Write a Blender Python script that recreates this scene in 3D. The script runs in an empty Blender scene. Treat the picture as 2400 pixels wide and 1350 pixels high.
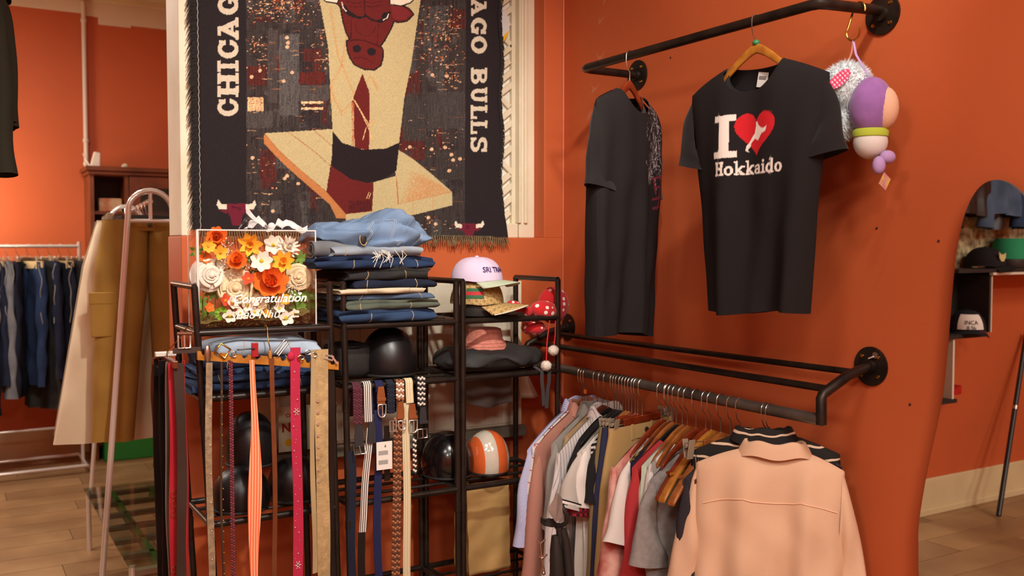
import bpy, math, random
import numpy as np
from mathutils import Vector, Matrix
random.seed(7); np.random.seed(7)
scn = bpy.context.scene; COL = scn.collection
PI = math.pi
# ------------------------------------------------------------------ camera
FPX, CX, CY = 2240.0, 1200.0, 675.0
YAW, PIT = math.radians(30.6), math.radians(2.5)
F0 = Vector((math.sin(YAW), math.cos(YAW), 0)); RT = Vector((math.cos(YAW), -math.sin(YAW), 0)); ZU = Vector((0, 0, 1))
FW = F0*math.cos(PIT) - ZU*math.sin(PIT); UP = ZU*math.cos(PIT) + F0*math.sin(PIT)
CAM = Vector((-2.221, -3.334, 1.48))
cd = bpy.data.cameras.new('camera'); cam = bpy.data.objects.new('camera', cd); COL.objects.link(cam)
cd.sensor_width = 36; cd.lens = 36*FPX/2400; cd.clip_start = .05
cam.matrix_world = Matrix(((RT.x, UP.x, -FW.x, CAM.x), (RT.y, UP.y, -FW.y, CAM.y), (RT.z, UP.z, -FW.z, CAM.z), (0, 0, 0, 1)))
cd.dof.use_dof = True; cd.dof.focus_distance = 3.0; cd.dof.aperture_fstop = 3.2
scn.camera = cam
# ------------------------------------------------------------------ world, lamps, exposure
w = bpy.data.worlds.new('world'); scn.world = w; w.use_nodes = True
w.node_tree.nodes['Background'].inputs[0].default_value = (1, .85, .7, 1)
w.node_tree.nodes['Background'].inputs[1].default_value = .12
scn.view_settings.view_transform = 'Standard'; scn.view_settings.look = 'None'
scn.view_settings.gamma = 1; scn.view_settings.use_curve_mapping = False
scn.view_settings.exposure = 0.0
scn.cycles.max_bounces = 8; scn.cycles.diffuse_bounces = 4; scn.cycles.adaptive_threshold = .02; scn.cycles.glossy_bounces = 4; scn.cycles.transparent_max_bounces = 12
def area(name, loc, size, power, col, target=None, spread=180):
    l = bpy.data.lights.new(name, 'AREA'); l.shape = 'DISK'; l.size = size; l.energy = power; l.color = col; l.spread = math.radians(spread)
    o = bpy.data.objects.new(name, l); COL.objects.link(o); o.location = loc
    if target is not None:
        o.rotation_euler = (Vector(target)-Vector(loc)).to_track_quat('-Z', 'Y').to_euler()
    return o
WARM = (1, .965, .9)
area('ceiling_lamp_light', (-1.2, -3.5, 3.2), .8, 50, WARM)
area('ceiling_lamp_light', (-3.2, -2.6, 3.2), .8, 45, WARM)
area('ceiling_lamp_light', (-1.8, -4.9, 3.2), .8, 80, WARM)
area('ceiling_lamp_light', (-3.6, -4.9, 3.2), .8, 60, WARM)
area('ceiling_lamp_light', (-2.2, 1.5, 3.2), .6, 55, WARM)
area('ceiling_lamp_light', (-3.4, 2.6, 3.2), .6, 55, WARM)
def spot(loc, target, power, cone, blend=1.0, size=.06):
    l = bpy.data.lights.new('track_spot_light', 'SPOT'); l.energy = power; l.color = (1, .95, .86); l.spot_size = math.radians(cone); l.spot_blend = blend; l.shadow_soft_size = size
    o = bpy.data.objects.new('track_spot_light', l); COL.objects.link(o); o.location = loc; o.rotation_euler = (Vector(target)-Vector(loc)).to_track_quat('-Z', 'Y').to_euler(); return o
SPOTS = [((-1.35, -2.3, 3.05), (-1.0, 0, 1.55), 285, 62), ((-.9, -2.3, 3.05), (0, -1.0, 2.1), 90, 60)]
for q in SPOTS: spot(*q)
# ------------------------------------------------------------------ helpers
def ray(px, py):
    return FW + RT*((px-CX)/FPX) + UP*((CY-py)/FPX)
def P(px, py, X=None, Y=None, Z=None, D=None):
    r = ray(px, py)
    if X is not None: t = (X-CAM.x)/r.x
    elif Y is not None: t = (Y-CAM.y)/r.y
    elif Z is not None: t = (Z-CAM.z)/r.z
    else: t = D
    return CAM + r*t
MIRX = -.035
def Pm(px, py, Y):
    p = P(px, py, Y=Y); return Vector((2*MIRX-p.x, p.y, p.z))
def lin(h):
    h = h.lstrip('#'); c = [int(h[i:i+2], 16)/255 for i in (0, 2, 4)]
    return tuple((x/12.92 if x <= .04045 else ((x+.055)/1.055)**2.4) for x in c)
MATS = {}
def mat(name, col, rough=.7, metal=0, var=0, vs=8, bump=0, bs=200, spec=.5, alt=None, sheen=0, coat=0, trans=0, emit=0, rnd=0):
    """procedural principled material; var/alt: noise colour variation, rnd: per-object variation"""
    if name in MATS: return MATS[name]
    m = bpy.data.materials.new(name); m.use_nodes = True; nt = m.node_tree; N = nt.nodes; L = nt.links
    b = N['Principled BSDF']; c = lin(col) if isinstance(col, str) else col
    b.inputs['Base Color'].default_value = (*c, 1); b.inputs['Roughness'].default_value = rough
    b.inputs['Metallic'].default_value = metal; b.inputs['Specular IOR Level'].default_value = spec
    b.inputs['Sheen Weight'].default_value = sheen; b.inputs['Coat Weight'].default_value = coat
    b.inputs['Transmission Weight'].default_value = trans
    if emit:
        b.inputs['Emission Color'].default_value = (*c, 1); b.inputs['Emission Strength'].default_value = emit
    tc = None
    if var or bump:
        tc = N.new('ShaderNodeTexCoord')
    last = None
    if var:
        n = N.new('ShaderNodeTexNoise'); n.inputs['Scale'].default_value = vs; n.inputs['Detail'].default_value = 5
        L.new(tc.outputs['Object'], n.inputs['Vector'])
        r = N.new('ShaderNodeValToRGB'); r.color_ramp.elements[0].position = .32; r.color_ramp.elements[1].position = .68
        a = lin(alt) if alt else tuple(max(0, x*(1-var)) for x in c)
        z = c if alt else tuple(min(1, x*(1+var)) for x in c)
        r.color_ramp.elements[0].color = (*a, 1); r.color_ramp.elements[1].color = (*z, 1)
        L.new(n.outputs['Fac'], r.inputs['Fac']); last = r.outputs['Color']
    if rnd:
        oi = N.new('ShaderNodeObjectInfo'); hs = N.new('ShaderNodeHueSaturation')
        mp = N.new('ShaderNodeMapRange'); mp.inputs[3].default_value = 1-rnd; mp.inputs[4].default_value = 1+rnd
        L.new(oi.outputs['Random'], mp.inputs[0]); L.new(mp.outputs[0], hs.inputs['Value'])
        if last: L.new(last, hs.inputs['Color'])
        else: hs.inputs['Color'].default_value = (*c, 1)
        last = hs.outputs['Color']
    if last: L.new(last, b.inputs['Base Color'])
    if bump:
        n2 = N.new('ShaderNodeTexNoise'); n2.inputs['Scale'].default_value = bs; n2.inputs['Detail'].default_value = 3
        L.new(tc.outputs['Object'], n2.inputs['Vector'])
        bp = N.new('ShaderNodeBump'); bp.inputs['Strength'].default_value = bump; bp.inputs['Distance'].default_value = .002
        L.new(n2.outputs['Fac'], bp.inputs['Height']); L.new(bp.outputs['Normal'], b.inputs['Normal'])
    MATS[name] = m; return m
def stripes(name, a, b_, freq, duty=.5, axis=0, rough=.8, third=None, plaid=False, wob=0):
    """two-tone woven stripes (or check) along the cloth's own UV coordinates in metres"""
    if name in MATS: return MATS[name]
    m = bpy.data.materials.new(name); m.use_nodes = True; nt = m.node_tree; N = nt.nodes; L = nt.links
    b = N['Principled BSDF']; b.inputs['Roughness'].default_value = rough; b.inputs['Specular IOR Level'].default_value = .2
    uv = N.new('ShaderNodeUVMap'); sp = N.new('ShaderNodeSeparateXYZ'); L.new(uv.outputs[0], sp.inputs[0])
    def band(ax, fr, du):
        mu = N.new('ShaderNodeMath'); mu.operation = 'MULTIPLY'; mu.inputs[1].default_value = fr; L.new(sp.outputs[ax], mu.inputs[0])
        src = mu.outputs[0]
        if wob:
            nz = N.new('ShaderNodeTexNoise'); nz.inputs['Scale'].default_value = 9; L.new(uv.outputs[0], nz.inputs['Vector'])
            ad = N.new('ShaderNodeMath'); ad.operation = 'MULTIPLY_ADD'; ad.inputs[1].default_value = wob; L.new(nz.outputs['Fac'], ad.inputs[0]); L.new(src, ad.inputs[2]); src = ad.outputs[0]
        fr_ = N.new('ShaderNodeMath'); fr_.operation = 'FRACT'; L.new(src, fr_.inputs[0])
        lt = N.new('ShaderNodeMath'); lt.operation = 'LESS_THAN'; lt.inputs[1].default_value = du; L.new(fr_.outputs[0], lt.inputs[0]); return lt.outputs[0]
    mx = N.new('ShaderNodeMix'); mx.data_type = 'RGBA'; mx.inputs[6].default_value = (*lin(a), 1); mx.inputs[7].default_value = (*lin(b_), 1)
    L.new(band(axis, freq, duty), mx.inputs[0]); out = mx.outputs[2]
    if plaid:
        m2 = N.new('ShaderNodeMix'); m2.data_type = 'RGBA'; m2.inputs[7].default_value = (*lin(third or b_), 1)
        L.new(out, m2.inputs[6]); L.new(band(1-axis, freq, duty), m2.inputs[0]); out = m2.outputs[2]
    L.new(out, b.inputs['Base Color']); MATS[name] = m; return m
def vcol(name, rough=.85, bump=0, bs=900):
    if name in MATS: return MATS[name]
    m = mat(name, 'ffffff', rough, spec=.2, bump=bump, bs=bs); nt = m.node_tree
    a = nt.nodes.new('ShaderNodeVertexColor'); a.layer_name = 'print'; nt.links.new(a.outputs[0], nt.nodes['Principled BSDF'].inputs['Base Color']); return m
def clear_mat(name, tint=(1, 1, 1), refl=1.0, rough=.02):
    if name in MATS: return MATS[name]
    m = bpy.data.materials.new(name); m.use_nodes = True; nt = m.node_tree; N = nt.nodes; L = nt.links
    N.remove(N['Principled BSDF']); o = N['Material Output']
    t = N.new('ShaderNodeBsdfTransparent'); t.inputs[0].default_value = (*tint, 1)
    g = N.new('ShaderNodeBsdfGlossy'); g.inputs['Roughness'].default_value = rough
    lw_ = N.new('ShaderNodeLayerWeight'); fr = N.new('ShaderNodeMath'); fr.operation = 'POWER'; fr.inputs[1].default_value = 4; L.new(lw_.outputs['Facing'], fr.inputs[0])
    mu = N.new('ShaderNodeMath'); mu.operation = 'MULTIPLY_ADD'; mu.inputs[1].default_value = .8*min(refl, 1.2); mu.inputs[2].default_value = .035*refl; L.new(fr.outputs[0], mu.inputs[0])
    mx = N.new('ShaderNodeMixShader'); L.new(mu.outputs[0], mx.inputs[0]); L.new(t.outputs[0], mx.inputs[1]); L.new(g.outputs[0], mx.inputs[2]); L.new(mx.outputs[0], o.inputs[0])
    MATS[name] = m; return m
class MB:
    """collects geometry, then build() links it as ONE mesh object"""
    def __init__(s): s.v = []; s.f = []; s.uv = []
    def add(s, vs, fs, uv=None):
        b = len(s.v); s.v += [tuple(p) for p in vs]; s.f += [tuple(b+i for i in q) for q in fs]
        s.uv += list(uv) if uv is not None else [(p[0], p[2]) for p in vs]; return s
    def grid(s, fn, nu, nv, cu=False, cv=False, uvf=None):
        vs = []; uv = []; mu = nu if cu else nu+1; mv = nv if cv else nv+1
        for j in range(mv):
            for i in range(mu):
                p = fn(i/nu, j/nv); vs.append(p[:3]); uv.append(p[3:5] if len(p) > 3 else (p[0], p[2]))
        fs = []
        for j in range(nv):
            for i in range(nu):
                a = j*mu+i; b = j*mu+(i+1) % mu; c = ((j+1) % mv)*mu+(i+1) % mu; d = ((j+1) % mv)*mu+i; fs.append((a, b, c, d))
        return s.add(vs, fs, uv)
    def box(s, c, d, rot=None):
        x, y, z = (q/2 for q in d); vs = [Vector((sx*x, sy*y, sz*z)) for sz in (-1, 1) for sy in (-1, 1) for sx in (-1, 1)]
        if rot is not None: vs = [rot @ q for q in vs]
        c = Vector(c); return s.add([q+c for q in vs], [(0, 2, 3, 1), (4, 5, 7, 6), (0, 1, 5, 4), (2, 6, 7, 3), (0, 4, 6, 2), (1, 3, 7, 5)])
    def bb(s, a, b):
        a = Vector(a); b = Vector(b); return s.box((a+b)/2, [abs(q) for q in (b-a)])
    def tube(s, pts, r, seg=8, closed=False, flat=None):
        pts = [Vector(p) for p in pts]; n = len(pts); rs = r if isinstance(r, (list, tuple)) else [r]*n
        T = []
        for i in range(n):
            a = pts[(i-1) % n] if (closed or i > 0) else pts[0]; b = pts[(i+1) % n] if (closed or i < n-1) else pts[-1]
            t = b-a; T.append(t.normalized() if t.length > 1e-9 else Vector((0, 0, 1)))
        up = Vector((0, 0, 1)) if abs(T[0].z) < .9 else Vector((1, 0, 0)); nx = T[0].cross(up).normalized(); vs = []
        for i in range(n):
            nx = (nx - T[i]*nx.dot(T[i])); nx = nx.normalized() if nx.length > 1e-6 else T[i].orthogonal().normalized()
            ny = T[i].cross(nx)
            for k in range(seg):
                an = 2*PI*k/seg; vs.append(pts[i]+nx*(math.cos(an)*rs[i])+ny*(math.sin(an)*rs[i]*(flat or 1)))
        fs = []; m = n if closed else n-1
        for i in range(m):
            for k in range(seg):
                a = i*seg+k; b = i*seg+(k+1) % seg; j = (i+1) % n; fs.append((a, b, j*seg+(k+1) % seg, j*seg+k))
        if not closed: fs += [tuple(range(seg-1, -1, -1)), tuple((n-1)*seg+k for k in range(seg))]
        return s.add(vs, fs)
    def cyl(s, a, b, r, seg=10): return s.tube([a, b], r, seg)
    def lathe(s, prof, c=(0, 0, 0), seg=24, sx=1, sy=1, axis=None):
        c = Vector(c); vs = []; M = axis
        for r, z in prof:
            for k in range(seg):
                an = 2*PI*k/seg; q = Vector((math.cos(an)*r*sx, math.sin(an)*r*sy, z)); vs.append(((M @ q) if M else q)+c)
        fs = [(j*seg+i, j*seg+(i+1) % seg, (j+1)*seg+(i+1) % seg, (j+1)*seg+i) for j in range(len(prof)-1) for i in range(seg)]
        if prof[0][0] > 1e-5: fs.append(tuple(range(seg-1, -1, -1)))
        if prof[-1][0] > 1e-5: fs.append(tuple((len(prof)-1)*seg+k for k in range(seg)))
        return s.add(vs, fs)
    def ell(s, c, r, nu=20, nv=12, rot=None, z0=-1, pw=1):
        c = Vector(c); r = r if isinstance(r, (list, tuple)) else (r, r, r)
        def fn(u, v):
            th = 2*PI*u; ph = -PI/2+PI*v; z = max(math.sin(ph), z0); cz = math.cos(ph)**pw
            q = Vector((r[0]*cz*math.cos(th), r[1]*cz*math.sin(th), r[2]*z)); q = rot @ q if rot is not None else q
            return tuple(q+c)
        return s.grid(fn, nu, nv, cu=True)
    def prism(s, poly, axis_o, au, av, aw, th):
        """extrude a 2D outline: origin + u*au + v*av, thickness along aw"""
        o = Vector(axis_o); au = Vector(au); av = Vector(av); aw = Vector(aw); n = len(poly)
        vs = [o+au*u+av*v for u, v in poly]+[o+au*u+av*v+aw*th for u, v in poly]
        return s.add(vs, [tuple(range(n-1, -1, -1)), tuple(range(n, 2*n))]+[(i, (i+1) % n, n+(i+1) % n, n+i) for i in range(n)])
    def ribbon(s, pts, wv, w_, th):
        """flat strap: pts path, wv list of width directions, w_ widths, th thickness"""
        n = len(pts); pts = [Vector(p) for p in pts]; vs = []; uv = []; d = 0
        for i in range(n):
            t = (pts[min(n-1, i+1)]-pts[max(0, i-1)]).normalized(); wd = Vector(wv[i] if isinstance(wv, list) else wv); wd = (wd-t*wd.dot(t)).normalized(); nn = t.cross(wd)
            ww = w_[i] if isinstance(w_, (list, tuple)) else w_
            if i: d += (pts[i]-pts[i-1]).length
            for a, b in ((-1, -1), (1, -1), (1, 1), (-1, 1)):
                vs.append(pts[i]+wd*(a*ww/2)+nn*(b*th/2)); uv.append((a*ww/2+.5, d))
        fs = [(i*4+k, i*4+(k+1) % 4, i*4+4+(k+1) % 4, i*4+4+k) for i in range(n-1) for k in range(4)]
        fs += [(3, 2, 1, 0), tuple((n-1)*4+k for k in range(4))]; return s.add(vs, fs, uv)
    def xf(s, M, a=0):
        s.v[a:] = [tuple(M @ Vector(p)) for p in s.v[a:]]; return s
    def build(s, name, m, parent=None, local=False, smooth=True, bevel=0, sub=0, merge=False, ang=45, cols=None, solid=0):
        me = bpy.data.meshes.new(name); vs = s.v; org = Vector((0, 0, 0))
        if parent is None:
            a = np.array(vs); lo = a.min(0); hi = a.max(0); org = Vector(((lo[0]+hi[0])/2, (lo[1]+hi[1])/2, lo[2]))
        elif not local: org = ROOT.get(parent.name, Vector(parent.location))
        arr = np.array(vs, dtype=float)-np.array(org)
        me.from_pydata(arr.tolist(), [], s.f)
        uvl = me.uv_layers.new(name='uv'); li = np.empty(len(me.loops), dtype=np.int32); me.loops.foreach_get('vertex_index', li)
        uvl.data.foreach_set('uv', np.array(s.uv, dtype=np.float32)[li].ravel())
        if cols is not None:
            ca = me.color_attributes.new('print', 'FLOAT_COLOR', 'POINT'); ca.data.foreach_set('color', np.asarray(cols, dtype=np.float32).ravel())
        if merge:
            import bmesh
            bm = bmesh.new(); bm.from_mesh(me); bmesh.ops.remove_doubles(bm, verts=bm.verts, dist=1e-5); bmesh.ops.recalc_face_normals(bm, faces=bm.faces); bm.to_mesh(me); bm.free()
        if smooth:
            me.shade_smooth(); me.set_sharp_from_angle(angle=math.radians(ang))
        if m is not None:
            for q in (m if isinstance(m, (list, tuple)) else [m]): me.materials.append(q)
        o = bpy.data.objects.new(name, me); COL.objects.link(o)
        if parent is None: o.location = org
        else:
            o.parent = parent; ROOT[o.name] = org if not local else Vector((0, 0, 0))
        if bevel:
            b = o.modifiers.new('bevel', 'BEVEL'); b.width = bevel; b.segments = 2; b.limit_method = 'ANGLE'
        if solid:
            b = o.modifiers.new('solid', 'SOLIDIFY'); b.thickness = solid; b.offset = 0
        if sub:
            b = o.modifiers.new('sub', 'SUBSURF'); b.levels = sub; b.render_levels = sub
        return o
ROOT = {}
def tag(o, label=None, cat=None, group=None, kind=None):
    if label: o['label'] = label
    if cat: o['category'] = cat
    if group: o['group'] = group
    if kind: o['kind'] = kind
    return o
def thing(name, label, cat, loc=(0, 0, 0), group=None, rot=None):
    o = bpy.data.objects.new(name, None); COL.objects.link(o); o.location = loc; o.empty_display_size = .05
    if rot: o.rotation_euler = rot
    ROOT[o.name] = Vector(loc); return tag(o, label, cat, group)
def sroot(name, loc=(0, 0, 0)):
    o = bpy.data.objects.new(name, None); COL.objects.link(o); o.location = loc; ROOT[o.name] = Vector(loc); o['kind'] = 'structure'; return o
def inst(src, parent, M, name=None):
    """another object sharing src's mesh, placed by matrix M in the parent's frame"""
    o = src.copy(); COL.objects.link(o); o.name = name or src.name.split('.')[0]
    for k in list(o.keys()): del o[k]
    o.parent = parent; o.matrix_local = M; return o
def text(s, size, shear=0, ext=.0004, align='CENTER', bold=0):
    cu = bpy.data.curves.new('text', 'FONT'); cu.body = s; cu.size = size; cu.extrude = ext; cu.shear = shear; cu.align_x = align; cu.align_y = 'CENTER'; cu.offset = bold; cu.resolution_u = 3
    o = bpy.data.objects.new('text', cu); COL.objects.link(o); dg = bpy.context.evaluated_depsgraph_get(); me = bpy.data.meshes.new_from_object(o.evaluated_get(dg))
    vs = [v.co.copy() for v in me.vertices]; fs = [tuple(p.vertices) for p in me.polygons]
    bpy.data.objects.remove(o); bpy.data.meshes.remove(me); bpy.data.curves.remove(cu); return vs, fs
def add_text(mb, s, o, u, v, size, **k):
    """lettering laid on a surface: origin o, reading direction u, up direction v"""
    vs, fs = text(s, size, **k); o = Vector(o); u = Vector(u).normalized(); v = Vector(v).normalized(); n = u.cross(v)
    return mb.add([o+u*p.x+v*p.y+n*p.z for p in vs], fs)
class Canvas:
    """a flat print design, painted as plain colour fields, looked up per vertex"""
    def __init__(s, x0, y0, x1, y1, k=2, bg='000000'):
        s.x0, s.y0, s.k = x0, y0, k; s.W = int((x1-x0)*k); s.H = int((y1-y0)*k); s.a = np.zeros((s.H, s.W, 3), np.float32); s.a[:] = lin(bg)
        yy, xx = np.mgrid[0:s.H, 0:s.W]; s.X = x0+(xx+.5)/k; s.Y = y0+(yy+.5)/k
    def sl(s, xa, ya, xb, yb):
        c = lambda q, m: int(min(max(q, 0), m)); return (slice(c((ya-s.y0)*s.k, s.H), c((yb-s.y0)*s.k+1, s.H)), slice(c((xa-s.x0)*s.k, s.W), c((xb-s.x0)*s.k+1, s.W)))
    def put(s, sl, m, col, prob=None):
        if isinstance(col, str): col = lin(col)
        if prob is not None: m = m & (np.random.rand(*m.shape) < prob)
        s.a[sl][m] = col
    def rect(s, xa, ya, xb, yb, col, prob=None):
        sl = s.sl(xa, ya, xb, yb); m = np.ones(s.a[sl].shape[:2], bool); s.put(sl, m, col, prob)
    def poly(s, pts, col, prob=None):
        p = np.array(pts, float); sl = s.sl(p[:, 0].min(), p[:, 1].min(), p[:, 0].max(), p[:, 1].max()); X = s.X[sl]; Y = s.Y[sl]; m = np.zeros(X.shape, bool); j = len(p)-1
        for i in range(len(p)):
            xi, yi = p[i]; xj, yj = p[j]
            c = (yi > Y) != (yj > Y)
            if yi != yj: m ^= c & (X < (xj-xi)*(Y-yi)/(yj-yi)+xi)
            j = i
        s.put(sl, m, col, prob)
    def line(s, pts, wd, col, prob=None):
        for (xa, ya), (xb, yb) in zip(pts[:-1], pts[1:]):
            sl = s.sl(min(xa, xb)-wd, min(ya, yb)-wd, max(xa, xb)+wd, max(ya, yb)+wd); X = s.X[sl]; Y = s.Y[sl]
            dx, dy = xb-xa, yb-ya; t = np.clip(((X-xa)*dx+(Y-ya)*dy)/(dx*dx+dy*dy+1e-9), 0, 1); s.put(sl, np.hypot(X-xa-t*dx, Y-ya-t*dy) < wd/2, col, prob)
    def ell(s, cx, cy, rx, ry, col, prob=None):
        sl = s.sl(cx-rx, cy-ry, cx+rx, cy+ry); s.put(sl, ((s.X[sl]-cx)/rx)**2+((s.Y[sl]-cy)/ry)**2 < 1, col, prob)
    def glyph(s, ch, xa, ya, xb, yb, col, d):
        """slab-serif letter in the box; d: 'E' upright, 'N' reading upward, 'S' reading downward"""
        sl = s.sl(xa, ya, xb, yb); X = (s.X[sl]-xa)/(xb-xa); Y = (s.Y[sl]-ya)/(yb-ya)
        u, v = {'E': (X, 1-Y), 'N': (1-Y, 1-X), 'S': (Y, X)}[d]; s.put(sl, glyph(ch, u, v), col)
    def sample(s, x, y):
        i = np.clip(((y-s.y0)*s.k).astype(int), 0, s.H-1); j = np.clip(((x-s.x0)*s.k).astype(int), 0, s.W-1); c = np.ones((len(x), 4), np.float32); c[:, :3] = s.a[i, j]; return c
def glyph(ch, u, v):
    R = lambda a, b, c, d: (u > a) & (u < b) & (v > c) & (v < d)
    E = lambda cx, cy, rx, ry: ((u-cx)/rx)**2+((v-cy)/ry)**2 < 1
    S = .15
    if ch in 'CG':
        m = E(.5, .5, .5, .5) & ~E(.52, .5, .22, .3) & ~R(.55, 1, .42, .6)
        m |= R(.8, .96, .6, .95)
        if ch == 'G': m |= R(.55, 1, .34, .48) | R(.68, .92, .02, .4)
        return m
    if ch == 'O': return E(.5, .5, .5, .5) & ~E(.5, .5, .21, .3)
    if ch == 'H': return R(.1, .36, 0, 1) | R(.64, .9, 0, 1) | R(.2, .8, .42, .58) | R(0, .46, 0, S) | R(.54, 1, 0, S) | R(0, .46, 1-S, 1) | R(.54, 1, 1-S, 1)
    if ch == 'I': return R(.28, .72, 0, 1) | R(0, 1, 0, S) | R(0, 1, 1-S, 1)
    if ch == 'A': return ((abs(u-.5) < .5*(1.05-v)*.9) & (abs(u-.5) > .5*(1.05-v)*.9-.24) & (v < 1)) | R(.25, .75, .25, .38) | R(0, .42, 0, S) | R(.58, 1, 0, S) | R(.2, .6, 1-S, 1)
    if ch == 'B': return R(.1, .36, 0, 1) | R(0, .5, 0, S) | R(0, .5, 1-S, 1) | (E(.55, .27, .42, .28) & ~E(.55, .27, .17, .11) & (u > .3)) | (E(.52, .74, .4, .26) & ~E(.52, .74, .17, .1) & (u > .3))
    if ch == 'U': return (R(.1, .36, .35, 1) | R(.64, .9, .35, 1) | (E(.5, .38, .4, .38) & ~E(.5, .4, .15, .2) & (v < .4))) | R(0, .46, 1-S, 1) | R(.54, 1, 1-S, 1)
    if ch == 'L': return R(.12, .42, 0, 1) | R(0, .56, 1-S, 1) | R(0, 1, 0, S) | R(.8, 1, 0, .38)
    if ch == 'S':
        return (E(.5, .28, .48, .28) & ~E(.46, .3, .22, .12) & ~R(0, .4, .3, .6)) | (E(.5, .72, .48, .28) & ~E(.54, .7, .22, .12) & ~R(.6, 1, .4, .7)) | R(.04, .2, .02, .36) | R(.8, .96, .64, .98)
    if ch == 'o': return (E(.5, .33, .5, .34) & ~E(.5, .33, .2, .2))
    if ch == 'k': return R(.1, .34, 0, 1) | R(0, .3, .88, 1) | R(0, .48, 0, .12) | ((abs((u-.3)-(v-.3)*1.3) < .16) & (u > .3) & (v < .62)) | ((abs((u-.3)+(v-.38)*1.4) < .17) & (u > .3) & (v < .4)) | R(.55, 1, 0, .12) | R(.55, 1, .55, .66)
    if ch == 'a': return R(.58, .84, 0, .5) | R(.8, 1, 0, .12) | (E(.46, .48, .38, .2) & ~E(.4, .44, .2, .09) & (v > .42)) | (E(.38, .2, .38, .21) & ~E(.42, .2, .15, .1))
    if ch == 'i': return R(.3, .68, 0, .66) | R(0, 1, 0, .12) | R(.05, .5, .55, .66) | E(.48, .88, .24, .12)
    if ch == 'd': return R(.62, .88, 0, 1) | R(.45, .8, .88, 1) | R(.8, 1, 0, .12) | (E(.42, .33, .42, .34) & ~E(.44, .33, .17, .2))
    return R(0, 1, 0, 1)
def nz(x, y=0., z=0., s=1):
    """cheap smooth pseudo-noise in -1..1"""
    return (math.sin(x*1.7+s*1.3+1.9*math.sin(y*1.3+s))+math.sin(y*2.1-x*.9+s*2.7+1.3*math.sin(z*1.7+s*.7))+math.sin(z*1.9+x*1.1+s*3.1))/3
# ================================================================== STRUCTURE
m_wall = mat('orange_wall_paint', 'bb5a30', .55, var=.06, vs=1.5, bump=.15, bs=60, spec=.35)
m_ceil = mat('ceiling_paint', 'd9c9ad', .8, var=.05, vs=2)
m_white = mat('aged_white_paint', 'e3d5ba', .6, var=.05, vs=6, bump=.2, bs=80, alt='d6c6a6')
m_cream = mat('cream_trim_paint', 'cdbd92', .55, var=.08, vs=4)
m_board = mat('white_board_paint', 'c8bea8', .6, var=.06, vs=5, bump=.25, bs=120)
m_sill = mat('dusty_grey_sill', '6a6252', .85, var=.25, vs=12, bump=.4, bs=60)
m_plank = mat('vinyl_plank', '93724c', .42, var=.2, vs=3, alt='7a5a3a', rnd=.12, bump=.1, bs=50)
fl = sroot('floor')
MB().bb((-5.2, -6.2, -.1), (.1, 4.4, -.006)).build('subfloor', mat('subfloor', '5a4632', .8), fl, smooth=False)
# vinyl planks run along X; each plank of the walkable area is its own piece
pm = MB().box((0, 0, -.003), (1.196, .196, .006)); plank0 = pm.build('plank', m_plank, fl, local=True, smooth=False); first = True
rows = int(10.4/.2)
for j in range(rows):
    y = -6.1+j*.2+.1; off = (j*.43) % 1.2
    for i in range(-1, 5):
        x = -5.1+off+i*1.2
        if x+.6 < -5.15 or x-.6 > 0: continue
        xa, xb = max(x-.6, -5.1), min(x+.6, 0.0)
        if xb-xa < .05: continue
        if y > .1 and xa < -4.3: continue
        M = Matrix.Translation(((xa+xb)/2, y, 0)) @ Matrix.Diagonal(((xb-xa)/1.2, 1, 1, 1))
        if first: plank0.matrix_local = M; first = False
        else: inst(plank0, fl, M)
tag(MB().bb((-5.2, -6.2, 3.4), (.1, 4.4, 3.5)).build('ceiling', m_ceil, smooth=False), kind='structure')
# back wall: low wall under the screen, narrow strip beside the corner, header
XE = -1.541; ZN = 1.515; XS = -.095
bw = sroot('wall_back')
MB().bb((XE, 0, 0), (.0, .22, ZN)).build('lower_wall', m_wall, bw, smooth=False, bevel=.004)
MB().bb((XS, 0, ZN-.002), (.0, .22, 3.4)).build('corner_strip', m_wall, bw, smooth=False, bevel=.004)
MB().bb((XE, 0, 2.95), (XS, .22, 3.4)).build('header', m_wall, bw, smooth=False)
tag(MB().bb((0, -6.2, 0), (.12, .22, 3.4)).build('wall_right', m_wall, smooth=False), kind='structure')
wr = bpy.data.objects['wall_right']
lw = sroot('wall_left')
MB().bb((-5.2, 0, 0), (-2.32, .22, 3.4)).build('wall_face', m_wall, lw, smooth=False, bevel=.004)
tag(MB().bb((-2.32, 0, 2.6), (XE, .22, 3.4)).build('wall_header', m_wall, smooth=False), kind='structure')
tag(MB().bb((-5.3, -6.2, 0), (-5.1, 4.4, 3.4)).build('wall_far_left', m_wall, smooth=False), kind='structure')
tag(MB().bb((-5.2, -6.3, 0), (.1, -6.15, 3.4)).build('wall_front', m_wall, smooth=False), kind='structure')
YF = 4.1
tag(MB().bb((-5.2, YF, 0), (.1, YF+.1, 3.13)).build('wall_far', m_wall, smooth=False), kind='structure')
tag(MB().bb((-.05, .2, 0), (.1, YF, 3.4)).build('wall_far_right', m_wall, smooth=False), kind='structure')
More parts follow.
